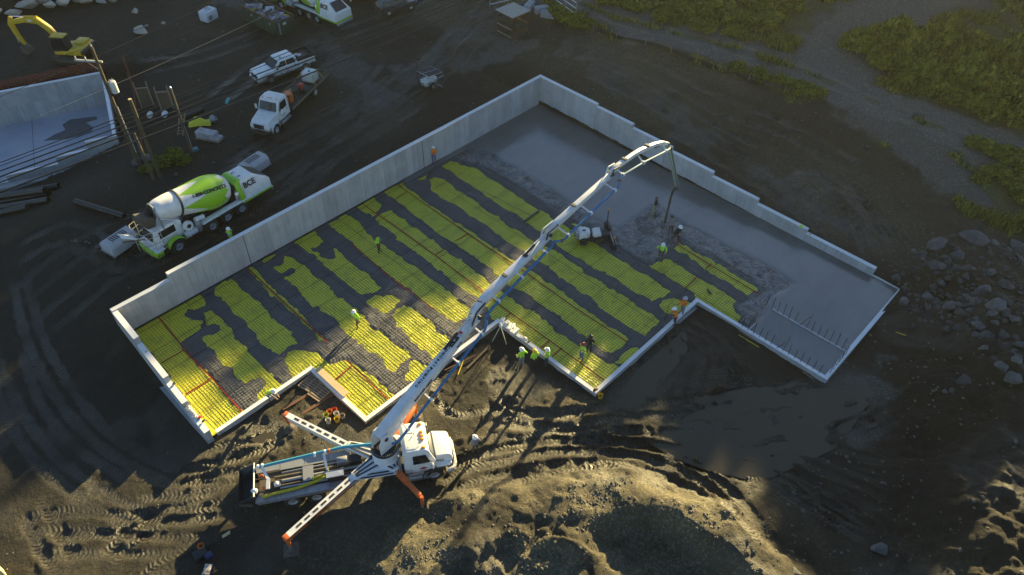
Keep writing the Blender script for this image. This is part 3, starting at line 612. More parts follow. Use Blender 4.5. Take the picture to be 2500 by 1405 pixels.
c = mixc(N, L, ramp(N, L, n1, .35, .7), (.105, .106, .112), (.15, .15, .152)); c = mixc(N, L, ramp(N, L, n2, .5, .72), c, (.18, .175, .17)); c = mixc(N, L, ramp(N, L, n4, .55, .7), c, (.05, .05, .053))
L.new(c, b.inputs['Base Color']); b.inputs['Roughness'].default_value = .72
h = N.new('ShaderNodeMath'); h.operation = 'ADD'; L.new(n2, h.inputs[0]); L.new(n4, h.inputs[1]); bump(N, L, h.outputs[0], b, .8, .04); GRAV = m
s2 = sd+wob
zg = ZM+np.clip(s2*.20, -.10, .05)+.014*fbm(ux, uy, .35, 3)*(s2 > 0)
kp = (inb < .02) & (s2 > -.35)
grav = patch('gravel', zg, kp, GRAV); tag(grav, 'dark wet gravel spread in long strips over the yellow sheet', None, None, 'stuff')

# freshly placed concrete: struck off smooth, and still rough where it is being poured
EDGE = [(1128,364),(1165,356),(1211,368),(1232,389),(1275,414),(1301,430),(1329,450),(1360,460),(1396,491),(1420,505),(1457,528),(1487,549),(1510,550),(1587,498),(1616,503),(1641,521),(1680,546),(1696,553),(1735,571),(1773,594),(1824,617),(1876,643),(1901,658),(1919,671),(1944,688),(1950,694),(1925,712),(1895,725),(1870,775),(1835,812)]
RIM = [(1112,371),(1119,384),(1139,392),(1175,400),(1216,417),(1262,442),(1303,471),(1340,498),(1396,528),(1440,545),(1490,572),(1508,592),(1530,604),(1546,614),(1570,628),(1590,629),(1616,622),(1630,590),(1634,562),(1645,556),(1662,566),(1688,592),(1708,604),(1742,618),(1780,642),(1824,667),(1850,682),(1880,706),(1870,724),(1830,742),(1815,750),(1826,770),(1830,790),(1845,800)]
e = P2(0, *EDGE); rm = P2(-.05, *RIM)
smooth_poly = [(XR+.3, YB+.3), (32.3, YB+.3)]+[(32.3, e[0][1])]+e+[(XF-.3, 11.0), (XF-.3, YE-.3), (XR+.3, YE-.3)]
rough_poly = [(XR+.3, YB+.3), (32.0, YB+.3)]+rm+[(XF, 11.5), (XF, YE), (XR, YE)]
sS = sdf(ux, uy, smooth_poly); sR = sdf(ux, uy, rough_poly)
m, N, L, b = nodes('wet_smooth_concrete')
n1 = noise(N, L, .25, 4, .55); n2 = noise(N, L, 3, 5, .6)
c = mixc(N, L, ramp(N, L, n1, .35, .7), (.090, .095, .093), (.125, .130, .127)); c = mixc(N, L, ramp(N, L, n2, .55, .8), c, (.082, .084, .087))
mp_ = N.new('ShaderNodeMapping'); L.new(N.new('ShaderNodeTexCoord').outputs['Object'], mp_.inputs[0]); mp_.inputs['Scale'].default_value = (.30, 1.1, 1)
ns_ = noise(N, L, 1, 5, .65, vec=mp_.outputs[0]); c = mixc(N, L, ramp(N, L, ns_, .45, .95), c, (.135, .137, .137)); L.new(c, b.inputs['Base Color'])
rg = N.new('ShaderNodeMapRange'); L.new(n1, rg.inputs[0]); rg.inputs[3].default_value = .10; rg.inputs[4].default_value = .30; L.new(rg.outputs[0], b.inputs['Roughness']); b.inputs['Specular IOR Level'].default_value = 1.0
wv = N.new('ShaderNodeTexWave'); wv.inputs['Scale'].default_value = .16; wv.inputs['Distortion'].default_value = 2.5; wv.inputs['Detail'].default_value = 5; wv.bands_direction = 'Y'
L.new(N.new('ShaderNodeTexCoord').outputs['Object'], wv.inputs['Vector']); ad_ = N.new('ShaderNodeMath'); L.new(wv.outputs['Fac'], ad_.inputs[0]); L.new(ns_, ad_.inputs[1]); bump(N, L, ad_.outputs[0], b, .10, .02); WETC = m
slab = patch('concrete_slab', np.clip(-(sS+.25*wob)*.06, -.06, 0)*0+np.where(sS+.2*wob < 0, 0, -.10*np.clip(sS+.2*wob, 0, 1)), (inb < .12) & (sS < .5), WETC)
tag(slab, 'freshly levelled wet grey concrete slab', None, None, 'structure')
m, N, L, b = nodes('rough_wet_concrete')
n1 = noise(N, L, 1.2, 5, .6)
wv = N.new('ShaderNodeTexNoise'); wv.inputs['Scale'].default_value = 1.5; wv.inputs['Detail'].default_value = 6; wv.inputs['Distortion'].default_value = 2.2; L.new(N.new('ShaderNodeTexCoord').outputs['Object'], wv.inputs['Vector'])
c = mixc(N, L, ramp(N, L, wv.outputs['Fac'], .4, .62), (.085, .088, .09), (.155, .158, .158)); L.new(c, b.inputs['Base Color']); b.inputs['Roughness'].default_value = .33; b.inputs['Specular IOR Level'].default_value = .6
bump(N, L, wv.outputs['Fac'], b, .9, .10); ROUGHC = m
zr = np.clip(-(sR+wob)*.10, -.12, .0)+.035*fbm(ux, uy, .5, 4)*(sR < .1)-.045*sst(sS, .6, -.1)-.02
rc = patch('wet_concrete', zr, (inb < .06) & (sR < .8) & (sS > -1.0), ROUGHC); tag(rc, 'rough unfinished wet concrete around the pouring hose', None, None, 'stuff')

# wire mesh: every bar is geometry, one object
mb_v = []; mb_f = []
def rebar(x0, y0, x1, y1, z=-.035, r=.0074):
    n = len(mb_v); dx, dy = x1-x0, y1-y0; Lb = math.hypot(dx, dy); px, py = -dy/Lb*r, dx/Lb*r
    for (x, y) in ((x0, y0), (x1, y1)): mb_v.extend([(x-px, y-py, z-r), (x+px, y+py, z-r), (x+px, y+py, z+r), (x-px, y-py, z+r)])
    mb_f.extend([(n, n+1, n+5, n+4), (n+1, n+2, n+6, n+5), (n+2, n+3, n+7, n+6), (n+3, n, n+4, n+7)])
def spanx(y): return (XL if y > YK else XI if y > YI else XH if y > YG else XF)-.3*(y > YK)
def spany(x): return YK if x < XI else YI if x < XH else YG if x < XF else YE
k = 0; y = YE+.3
while y < YB-.1:
    rebar(spanx(y)+.06, y, min(XR, 48), y, -.030+.006*math.sin(k*1.7)); k += 1
    if k % 11 == 0: rebar(spanx(y)+.06, y+.07, 48, y+.07, -.026)
    y += .205
x = XL-.1; k = 0
while x < 48:
    rebar(x, spany(x)+.06, x, YB-.08, -.045+.006*math.sin(k*2.3)); k += 1
    if k % 22 == 0: rebar(x+.05, spany(x)+.06, x+.05, YB-.08, -.040)
    x += .205
REBAR = mat('dark_rebar', (.035, .032, .03), .6, .3, dirt=.4)
rb = link('rebar_mesh', npmesh('rebar_mesh', np.array(mb_v), np.array(mb_f), False), None, [REBAR]); tag(rb, 'dark steel wire mesh lying over the yellow sheet', None, None, 'stuff')

TAPE = mat('red_seam_tape', (.42, .035, .015), .5, dirt=.3)
for pp in ([(387,776),(441,840),(449,856),(520,927),(590,1005)], [(394,888),(449,856)], [(453,965),(518,925)], [(604,655),(700,746),(760,800),(800,838)], [(881,496),(917,522),(960,550),(1062,624),(1190,722),(1246,766),(1341,832),(1474,930)],
           [(1062,624),(1087,609)], [(1230,780),(1246,766)], [(1320,852),(1343,832)], [(1348,872),(1372,850)], [(967,450),(994,469),(1143,572),(1180,598),(1285,668),(1400,750),(1531,836)], [(966,487),(994,469)], [(1110,591),(1145,571)],
           [(858,597),(905,637),(960,685),(1014,722),(1058,756)], [(1627,581),(1740,652),(1855,720)], [(1722,658),(1737,645)], [(1673,705),(1703,676)], [(846,881),(948,976)], [(818,929),(860,894)], [(917,522),(928,514)]):
    q = P2(ZM, *pp); s = []
    for a, bb in zip(q[:-1], q[1:]):
        n = max(2, int(math.hypot(bb[0]-a[0], bb[1]-a[1])/.5))
        for i in range(n): t = i/n; s.append((a[0]+(bb[0]-a[0])*t, a[1]+(bb[1]-a[1])*t))
    s.append(q[-1]); vs = []; 
    for i, p in enumerate(s):
        a = s[max(i-1, 0)]; bb = s[min(i+1, len(s)-1)]; d = Vector((bb[0]-a[0], bb[1]-a[1])).normalized()
        w_ = .05; z = -.052+.006*math.sin(i*1.9)
        vs += [(p[0]-d.y*w_, p[1]+d.x*w_, z), (p[0]+d.y*w_, p[1]-d.x*w_, z)]
    me = bpy.data.meshes.new('seam_tape'); me.from_pydata(vs, [], [(2*i, 2*i+1, 2*i+3, 2*i+2) for i in range(len(s)-1)]); link('seam_tape', me, memb, [TAPE])

# small stair footing at the right front, with its dowels
sf = empty('concrete_curb', (0, 0, 0), 0, 'narrow pale concrete curb with dowels dividing the right front slab', 'curb')
A = at(1880, 765, .1); Bq = at(2062, 868, .1)
MB().box(40.95, 41.10, YE+.0, A.y+.1, -.1, .08).build('curb_body', CONC, sf, bevel=.01, seg=1)
MB().box(XF+.01, 38.9, A.y+.2, A.y+.36, -.1, .08).build('curb_stub', CONC, sf, bevel=.01, seg=1)
dw = empty('rebar_dowels', (0, 0, 0), 0, 'rows of thin dark rebar rods standing up from the right front curbs', 'rebar')
for X in (XF-.14, 41.02):
    y = YE+.4 if X < 40 else YE+.3
    for i in range(14):
        yy = y+i*.46; l = 1.15+random.uniform(-.12, .12); tx, ty = random.uniform(-.05, .05), random.uniform(-.05, .05)
        if i == 6: tx = .5
        if i == 7: ty = -.45
        MB().tube([(X, yy, .05), (X+tx, yy+ty, l)], .022, 5).build('rod', DARK, dw)
for i in range(6):
    xx = XF+.4+i*.45; MB().tube([(xx, YE-.14, .05), (xx+.02, YE-.14+random.uniform(-.05, .05), 1.0)], .022, 5).build('rod', DARK, dw)
for i in range(4):
    xx = XF+.15+i*.2; MB().tube([(xx, A.y+.3, .05), (xx+.1*i, A.y+.4, 1.0)], .022, 5).build('rod', DARK, dw)

# ------------------------------------------------------------------ second foundation, upper left
def pitbox(mb, a0, a1, b0, b1, z0, z1):
    P = [pit(a0, b0), pit(a1, b0), pit(a1, b1), pit(a0, b1)]
    mb.add([(*p, z0) for p in P]+[(*p, z1) for p in P], [(3,2,1,0),(4,5,6,7),(0,1,5,4),(1,2,6,5),(2,3,7,6),(3,0,4,7)]); return mb
pr = empty('concrete_wall', (0, 0, 0), 0, 'blue grey concrete back wall of the smaller pit below the excavator', 'wall')
ZP = PIT_F+3.4
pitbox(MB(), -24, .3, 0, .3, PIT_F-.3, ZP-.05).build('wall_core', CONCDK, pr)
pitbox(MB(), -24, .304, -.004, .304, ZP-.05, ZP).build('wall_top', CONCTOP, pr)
for i in range(33):
    o = pitbox(MB(), -.72*(i+1)+.012, -.72*i-.012, -.012, 0, PIT_F+1.75+.01, ZP-.06).build('wall_panel', CONCDK, pr)
    o = pitbox(MB(), -.72*(i+1)+.012, -.72*i-.012, -.010, 0, PIT_F, PIT_F+1.74).build('wall_panel', CONCDK, pr)
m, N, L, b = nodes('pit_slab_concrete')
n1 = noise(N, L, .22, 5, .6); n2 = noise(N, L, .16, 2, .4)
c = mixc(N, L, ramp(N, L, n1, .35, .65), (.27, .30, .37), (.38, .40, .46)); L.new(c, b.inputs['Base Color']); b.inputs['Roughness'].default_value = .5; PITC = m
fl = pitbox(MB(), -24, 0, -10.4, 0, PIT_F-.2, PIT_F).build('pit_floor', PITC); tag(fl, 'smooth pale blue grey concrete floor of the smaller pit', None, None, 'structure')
for a in (-7.3, -15): pitbox(MB(), a-.02, a+.02, -10.3, -.1, PIT_F, PIT_F+.004).build('slab_joint', DARK, fl)
ws = mat('damp_stain', (.085, .09, .10), .5, dirt=.2)
for nm, pp in (('damp_patch', [(152,305),(172,292),(235,285),(238,292),(210,300),(228,312),(222,325),(165,340),(105,345),(135,328),(160,318)]), ('damp_patch', [(35,445),(60,435),(82,436),(78,447),(45,458)])):
    q = P2(PIT_F, *pp); MB().add([(x, y, PIT_F+.004) for x, y in q], [tuple(range(len(q)))]).build(nm, ws, fl)
nr = empty('concrete_wall', (0, 0, 0), 0, 'low concrete wall stepping down along the near side of the smaller pit', 'wall')
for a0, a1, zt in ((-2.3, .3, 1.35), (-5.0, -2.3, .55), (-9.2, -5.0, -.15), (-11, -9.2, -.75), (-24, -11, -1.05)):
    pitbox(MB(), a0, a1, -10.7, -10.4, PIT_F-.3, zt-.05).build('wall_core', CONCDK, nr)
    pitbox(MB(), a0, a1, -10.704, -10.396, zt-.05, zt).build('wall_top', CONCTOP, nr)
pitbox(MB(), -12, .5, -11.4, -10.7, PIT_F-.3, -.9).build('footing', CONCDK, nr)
rr_ = empty('concrete_wall', (0, 0, 0), 0, 'short end wall of the smaller pit beside the utility pole', 'wall')
pitbox(MB(), .001, .3, -10.39, -.01, PIT_F-.3, 1.3).build('wall_core', CONCDK, rr_); pitbox(MB(), -.003, .304, -10.39, -.01, 1.3, 1.35).build('wall_top', CONCTOP, rr_)
# ------------------------------------------------------------------ vegetation
def leaf_mat(name, c0, c1):
    m, N, L, b = nodes(name); oi = N.new('ShaderNodeObjectInfo'); geo = N.new('ShaderNodeNewGeometry')
    n = noise(N, L, .8, 3, .6, vec=geo.outputs['Position']); n2 = noise(N, L, 9, 2, .6, vec=geo.outputs['Position'])
    c = mixc(N, L, ramp(N, L, n, .35, .65), c0, c1); c = mixc(N, L, ramp(N, L, n2, .55, .75), c, tuple(v*1.6 for v in c1)); hv = N.new('ShaderNodeHueSaturation'); L.new(c, hv.inputs['Color']); mr = N.new('ShaderNodeMapRange'); L.new(geo.outputs['Random Per Island'], mr.inputs[0]); mr.inputs[3].default_value = .35; mr.inputs[4].default_value = 1.75; L.new(mr.outputs[0], hv.inputs['Value']); c = hv.outputs[0]; L.new(c, b.inputs['Base Color'])
    b.inputs['Roughness'].default_value = .6; b.inputs['Specular IOR Level'].default_value = .25
    tr = N.new('ShaderNodeBsdfTranslucent'); L.new(c, tr.inputs[0]); mx = N.new('ShaderNodeMixShader'); mx.inputs[0].default_value = .35
    L.new(b.outputs[0], mx.inputs[1]); L.new(tr.outputs[0], mx.inputs[2]); L.new(mx.outputs[0], N['Material Output'].inputs['Surface']); return m
LEAF = leaf_mat('tree_leaves', (.045, .065, .018), (.075, .095, .025)); BUSHL = leaf_mat('shrub_leaves', (.10, .125, .018), (.19, .20, .032)); GRASSM = leaf_mat('grass_blades', (.11, .125, .022), (.18, .18, .045))
BARK = mat('bark', (.11, .085, .06), .9, dirt=.4, ds=5)
def leaf_cloud(clumps, n, size, rng):
    """many leaf quads spread through clumps (centre, radii)"""
    V = []; k = rng.integers(0, len(clumps), n)
    c = np.array([q[0] for q in clumps])[k]; r = np.array([q[1] for q in clumps])[k]
    d = rng.normal(size=(n, 3)); d /= np.linalg.norm(d, axis=1)[:, None]; p = c+d*r*(rng.random(n)**.38)[:, None]
    a = rng.normal(size=(n, 3)); a /= np.linalg.norm(a, axis=1)[:, None]; b = np.cross(a, rng.normal(size=(n, 3))); b /= np.linalg.norm(b, axis=1)[:, None]
    s = size*(.6+.8*rng.random(n))[:, None]
    co = np.stack([p-a*s, p+b*s*.5, p+a*s, p-b*s*.5], 1).reshape(-1, 3); return co, np.arange(4*n).reshape(-1, 4)
def make_tree(seed, H=18., W=5.5, n=4200, size=.55):
    rng = np.random.default_rng(seed); root = empty('leafy_tree')
    mb = MB(); mb.tube([(0, 0, -1), (.1, 0, H*.3), (.0, .2, H*.6), (.1, .1, H*.85)], [.38, .3, .2, .07], 7); cl = []
    for i in range(9):
        z = H*(.25+.07*i); t = rng.random()*6.3; r = W*(.9-.35*abs(i/8-.35))*(.5+.5*rng.random())
        e = (r*math.cos(t), r*math.sin(t), z+H*.12); mb.tube([(0, 0, z), (e[0]*.5, e[1]*.5, z+H*.07), e], [.14, .09, .04], 5)
    mb.build('trunk', BARK, root, smooth=True)
    for i in range(34):
        z = rng.random(); t = rng.random()*6.3; R0 = W*math.sin(math.pi*min(1, max(.12, .18+.80*z)))**.7*(.35+.65*rng.random()**.5)
        cl.append(((R0*math.cos(t), R0*math.sin(t), H*(.16+.78*z)), (1.7+rng.random(), 1.7+rng.random(), 1.4+.8*rng.random())))
    cl.append(((0, 0, H*.95), (1.2, 1.2, H*.06)))
    co, f = leaf_cloud(cl, n, size, rng); link('crown', npmesh('crown', co, f, False), root, [LEAF]); return root
TREES = [make_tree(s) for s in (3, 4, 5)]
ca_, sa_ = math.cos(R(SUN_AZ)), math.sin(R(SUN_AZ)); tanE = math.tan(R(SUN_EL)); k = 0; rt = random.Random(5)
for row, s_t in enumerate((122., 127., 133.)):
    w = -46+row*2.1
    while w < 105:
        s0 = np.interp(w, [-40, -8, -4.5, 1, 6, 10, 20, 26, 29.5, 33, 35, 37, 45, 53, 60, 78, 90], [17, 17, 25.5, 26, 29, 31, 31.5, 27, 22.5, 15, 8, 5, 5, 10, 10, 20, 29])
        X, Y = s_t*ca_-w*sa_, s_t*sa_+w*ca_; zg = hz(X, Y); top = (s_t-s0)*tanE+rt.uniform(-.6, .9)-(.0 if row == 0 else rt.uniform(0, 2)); sc = (top-zg)/18.6
        t = TREES[k % 3] if k < 3 else copy_tree(TREES[k % 3]); t.location = (X, Y, zg); t.scale = (1.0, 1.0, sc); t.rotation_euler = (0, 0, rt.random()*6.3); t.name = 'leafy_tree'
        tag(t, 'tall leafy tree in the wood beyond the upper right of the site', 'tree', 'trees of the wood that shades the site'); k += 1; w += rt.uniform(5.2, 6.6)
# ------------------------------------------------------------------ vehicle helpers
def panel(mb, pts, t=.012, m=0):
    """thin plate on 4+ corner points, pushed out along its normal"""
    p = [Vector(q) for q in pts]; n = (p[1]-p[0]).cross(p[2]-p[0]).normalized()*t; k = len(p)
    return mb.add([*p, *[q+n for q in p]], [tuple(range(k-1, -1, -1)), tuple(range(k, 2*k))]+[(i, (i+1) % k, (i+1) % k+k, i+k) for i in range(k)], m)
_WH = {}
def wheel(parent, x, y, r, w, side, rim=ALU, dual=False):
    key = (round(r, 3), round(w, 3), side, rim.name)
    if key not in _WH:
        a = MB(); h = w/2
        a.lathe([(r*.55, -h), (r*.88, -h), (r*.97, -h+.03), (r, -h+.08), (r, h-.08), (r*.97, h-.03), (r*.88, h), (r*.55, h)], 28, 'y', cap=False)
        for i in range(28):
            t = 2*math.pi*i/28; a.M = Matrix.Rotation(t, 4, 'Y'); a.box(-.02, .02, -h+.02, -.02, r-.01, r+.014); a.box(.03, .07, .02, h-.02, r-.01, r+.014)
        b = MB(); o = side*h
        b.lathe([(r*.56, o*.95), (r*.50, o*.9), (r*.46, o*.45), (r*.30, o*.35), (r*.28, o*.75), (r*.14, o*.85), (.001, o*.86)], 24, 'y', cap=False)
        for i in range(10):
            t = 2*math.pi*i/10; b.lathe([(.022, o*.35), (.022, o*.55), (.001, o*.56)], 6, 'y', (r*.36*math.cos(t), 0, r*.36*math.sin(t)))
        _WH[key] = (a.mesh('wheel', [RUBBER], True), b.mesh('rim', [rim], True))
    wo = link('wheel', _WH[key][0], parent); wo.location = (x, y, r)
    ro = link('rim', _WH[key][1], wo)
    return wo
def fender(parent, x, y0, y1, r, mat_, z=.0, a0=-5, a1=185, th=.05):
    out = [(x+r*math.cos(R(a)), z+r*math.sin(R(a))) for a in np.linspace(a0, a1, 15)]; inn = [(x+(r-th)*math.cos(R(a)), z+(r-th)*math.sin(R(a))) for a in np.linspace(a1, a0, 15)]
    mb = MB()
    for i in range(14):
        q = [out[i], out[i+1], inn[13-i], inn[14-i]]; mb.prism(q, 'y', y0, y1)
    return mb.build('fender', mat_, parent, smooth=True)
def disc(parent, name, mat_, c, r, axis, t=.03, n=16): return MB().lathe([(r, -t/2), (r, t/2)], n, axis, c).build(name, mat_, parent, smooth=True)
def mirror(parent, x, y, z, s):
    MB().tube([(x-.15, y-s*.25, z-.35), (x, y, z-.2), (x, y, z+.35), (x-.15, y-s*.25, z+.25)], .016, 5).build('mirror_arm', DARK, parent)
    return MB().box(x-.06, x+.04, y-.10, y+.10, z-.22, z+.22).build('mirror', WHITE, parent, bevel=.02)

# ------------------------------------------------------------------ concrete pump truck with its boom
PH = R(-33.0)
pump = empty('concrete_pump_truck', (11.5, 22.64, -.25), PH, 'white concrete pump truck with orange outriggers and a long raised boom', 'truck')
ch = MB()
for s in (-1, 1): ch.box(-6.3, 5.5, s*.43-.06, s*.43+.06, .82, 1.12)
for x in (-6.2, -4.8, -3.4, -1.8, -.3, 1.2, 2.6, 4.2, 5.4): ch.box(x-.06, x+.06, -.4, .4, .84, 1.08)
for x in (-2.7, -4.05, 4.2): ch.tube([(x, -1.0, .53), (x, 1.0, .53)], .09, 8)
ch.build('chassis_frame', DARK, pump)
for s in (-1, 1):
    wheel(pump, 4.2, s*1.05, .54, .32, s)
    for x in (-2.7, -4.05): wheel(pump, x, s*1.03, .53, .30, s); wheel(pump, x, s*.70, .53, .28, s)
wz = lambda x, z: 1-.09*max(0, z-1.95)
cab = MB().prism([(2.5, 1.1), (4.3, 1.1), (4.36, 1.9), (4.02, 2.92), (3.85, 3.06), (2.7, 3.12), (2.5, 2.95)], 'y', -1.13, 1.13, wf=wz).build('cab', WHITE, pump, bevel=.07, seg=3)
glass = MB(); panel(glass, [(4.37, -.96, 1.98), (4.37, .96, 1.98), (4.08, .90, 2.84), (4.08, -.90, 2.84)], .012); glass.build('windshield', GLASS, pump)
for s in (-1, 1):
    q = [(3.05, s*1.135, 1.98), (4.02, s*1.135, 1.98), (3.80, s*1.06, 2.68), (3.05, s*1.06, 2.68)]
    MB().add([(x, y+s*.004, z) for x, y, z in q]+[(x, y+s*.016, z) for x, y, z in q], [(0, 1, 2, 3), (7, 6, 5, 4), (0, 4, 5, 1), (1, 5, 6, 2), (2, 6, 7, 3), (3, 7, 4, 0)]).build('side_window', GLASS, pump)
    d = MB().box(2.95, 4.12, s*1.132-.008, s*1.132+.008, 1.12, 1.9).build('door', WHITE, pump, bevel=.01, seg=1)
    MB().box(3.05, 3.2, s*1.15-.015, s*1.15+.015, 1.72, 1.76).build('handle', ALU, d)
    em = MB().prism([(3.35, 1.45), (3.6, 1.58), (3.85, 1.45), (3.6, 1.32)], 'y', s*1.141, s*1.148).build('emblem', REDTXT, d); MB().box(3.4, 3.8, s*1.1465-.004, s*1.1465+.004, 1.43, 1.47).build('emblem_band', BLACKTXT, d)
    MB().box(3.35, 3.75, s*1.1445-.003, s*1.1445+.003, 1.21, 1.26).build('door_lettering', BLACKTXT, d)
    mirror(pump, 4.15, s*1.42, 1.95, s)
    MB().box(2.6, 4.0, s*1.0-.22, s*1.0+.22, .35, .62).build('step', ALU, pump, bevel=.02); MB().box(2.7, 3.9, s*1.02-.16, s*1.02+.16, .66, .98).build('fuel_tank', ALU, pump, bevel=.08)
    MB().box(2.9, 3.7, s*.98-.1, s*.98+.1, .985, 1.03).build('step_board', ORANGE, pump)
    fender(pump, 4.2, s*.80, s*1.24, .74, DARK, .52)
    MB().box(5.02, 5.29, s*.92-.14, s*.92+.14, 1.12, 1.34).build('headlight', mat('headlight_lens', (.75, .77, .8), .08, dirt=.1), pump, bevel=.03)
wh = lambda x, z: 1-.12*max(0, x-4.4)-.10*max(0, z-1.5)
MB().prism([(4.32, 1.05), (5.28, 1.05), (5.40, 1.35), (5.34, 1.78), (5.18, 1.93), (4.34, 2.08)], 'y', -.98, .98, wf=wh).build('hood', WHITE, pump, bevel=.09, seg=3)
MB().prism([(4.35, 1.2), (5.2, 1.2), (5.05, 1.42), (4.35, 1.45)], 'y', -1.16, 1.16).build('hood_side', WHITE, pump, bevel=.05)
MB().box(5.36, 5.46, -.55, .55, 1.0, 1.62).build('grille', ALU, pump, bevel=.03)
MB().prism([(5.0, -1.22), (5.4, -1.15), (5.62, -.75), (5.62, .75), (5.4, 1.15), (5.0, 1.22), (5.0, 1.1), (5.35, .95), (5.45, .6), (5.45, -.6), (5.35, -.95), (5.0, -1.1)], 'z', .48, .86).build('bumper', WHITE, pump, bevel=.03)
for i, y in enumerate((-.82, -.25, 0, .25, .82)): MB().prism([(3.62, 3.06), (3.88, 3.06), (3.80, 3.16), (3.66, 3.16)], 'y', y-.06, y+.06).build('marker_light', AMBER, pump, bevel=.015)
for y in (-.6, .55): MB().tube([(2.9, y, 3.1), (2.95, y, 3.2), (3.5, y, 3.18), (3.55, y, 3.1)], .018, 6).build('roof_handle', WHITE, pump)
MB().tube([(3.3, .15, 3.12), (3.3, .15, 3.22)], .03, 8).build('roof_knob', DARK, pump); MB().tube([(5.05, -.35, 1.95), (5.2, -.25, 2.03)], .012, 5).build('hood_latch', STEEL, pump)
text('model_lettering', 'TTY', .22, BLACKTXT, pump, frame((4.62, -.985, 1.62), (1, -.06, 0), (0, .1, 1)), bold=.012)
MB().tube([(2.25, -1.05, 1.0), (2.25, -1.05, 3.0), (2.2, -1.12, 3.15)], .07, 10).build('exhaust_stack', STEEL, pump, smooth=True)
MB().lathe([(.26, .0), (.28, .05), (.28, .75), (.2, .82)], 16, 'z', (2.25, .95, 1.1)).build('air_cleaner', WHITE2, pump, smooth=True)
# pedestal, slewing ring and star deck
MB().box(.75, 2.35, -.85, .85, 1.0, 1.65).build('pedestal_base', WHITE2, pump, bevel=.04)
MB().lathe([(.86, 1.65), (.80, 1.75), (.72, 2.55), (.70, 2.6)], 28, 'z', (1.55, 0, 0)).build('pedestal', WHITE2, pump, smooth=True)
rg = MB().lathe([(.80, 2.6), (.80, 2.72), (.66, 2.74)], 32, 'z', (1.55, 0, 0)).build('slewing_ring', DARK, pump, smooth=True)
bl = MB()
for i in range(36): t = 2*math.pi*i/36; bl.tube([(1.55+.74*math.cos(t), .74*math.sin(t), 2.72), (1.55+.74*math.cos(t), .74*math.sin(t), 2.78)], .022, 6)
bl.build('ring_bolts', ALU, rg)
FEET = [((1.95, -.85), (3.15, -2.87), 'f'), ((2.0, .85), (3.65, 3.34), 'f'), ((-.25, -.85), (-4.2, -3.74), 'r'), ((-.4, 1.05), (-4.06, 4.33), 'l')]
for (hx, hy), (fx_, fy_), kind in FEET:
    d = Vector((hx-1.55, hy*.9, 0)).normalized(); n = Vector((-d.y, d.x, 0)); a = Vector((1.55, 0, 0))+d*.55; e = Vector((hx, hy, 0))+Vector((fx_-hx, fy_-hy, 0)).normalized()*.25
    pl = MB().prism([tuple((a+n*.52)[:2]), tuple((e+n*.26)[:2]), tuple((e-n*.26)[:2]), tuple((a-n*.52)[:2])], 'z', 1.62, 1.78).build('star_deck', WHITE2, pump, bevel=.02)
    for o in (-.30, .0, .30):
        p0 = a+n*o*1.1+d*.15; p1 = e+n*o*.5-d*.15; MB().bar((p0.x, p0.y, 1.79), (p1.x, p1.y, 1.79), .10, .02).build('grip_strip', DARK, pl)
    h = Vector((hx, hy, 1.45)); f = Vector((fx_, fy_, 0)); u = Vector((fx_-hx, fy_-hy, 0)); Ls = u.length; u.normalize()
    tip = f+Vector((0, 0, 1.35))
    if kind == 'f':
        MB().bar(h-u*.3+Vector((0, 0, -.05)), h+u*Ls*.5+Vector((0, 0, -.05)), .34, .36).build('outrigger_arm', ORANGE, pump, bevel=.02)
        MB().bar(h+u*Ls*.45+Vector((0, 0, -.05)), tip, .26, .28).build('outrigger_slide', ORANGE, pump, bevel=.02)
        MB().bar(h-u*.35+Vector((0, 0, .0)), h+u*.1, .55, .46).build('arm_housing', WHITE2, pump, bevel=.02)
    else:
        body = ORANGE if kind == 'r' else WHITE2
        arm = MB().bar(h, tip, .40, .46, w2=.34, h2=.36).build('outrigger_arm', mat('dull_orange_paint', (.30, .075, .02), .5, dirt=.5) if kind == 'r' else body, pump, bevel=.015)
        up = Vector((0, 0, .245)); MB().bar(h+up, tip+Vector((0, 0, .195)), .42, .03, w2=.36).build('arm_top_plate', WHITE2, arm)
        for i in range(7):
            t0 = .10+i*.118; p = h.lerp(tip, t0)+Vector((0, 0, .262-.05*t0)); q = h.lerp(tip, t0+.075)+Vector((0, 0, .262-.05*t0)); MB().bar(p, q, .13, .014).build('grip_strip', DARK, arm)
        MB().bar(tip-u*.12, tip+u*.28, .38, .42).build('arm_end', ORANGE, pump, bevel=.03)
        disc(pump, 'hinge_pin', STEEL, (h.x, h.y, 1.72), .17, 'z', .16)
        MB().tube([h+Vector((.3, -.2 if hy < 0 else .2, .1)), h+u*1.2+Vector((0, 0, .0))+Vector((.2, 0, 0))], .06, 8).build('slew_cylinder', STEEL, pump)
    j = MB(); j.tube([tuple(tip+u*.12+Vector((0, 0, .12))), tuple(f+u*.12+Vector((0, 0, .62)))], .11, 10); j.build('jack_leg', ORANGE, pump, smooth=True)
    MB().tube([tuple(f+u*.12+Vector((0, 0, .66))), tuple(f+u*.12+Vector((0, 0, .16)))], .07, 10).build('jack_rod', ALU, pump, smooth=True)
    MB().lathe([(.13, .2), (.26, .12), (.28, .06)], 14, 'z', (f.x+u.x*.12, f.y+u.y*.12, 0)).build('jack_foot', MUDDY, pump, smooth=True)
    MB().box(f.x+u.x*.12-.42, f.x+u.x*.12+.42, f.y+u.y*.12-.42, f.y+u.y*.12+.42, -.02, .06).build('foot_plate', MUDDY, pump, bevel=.01)
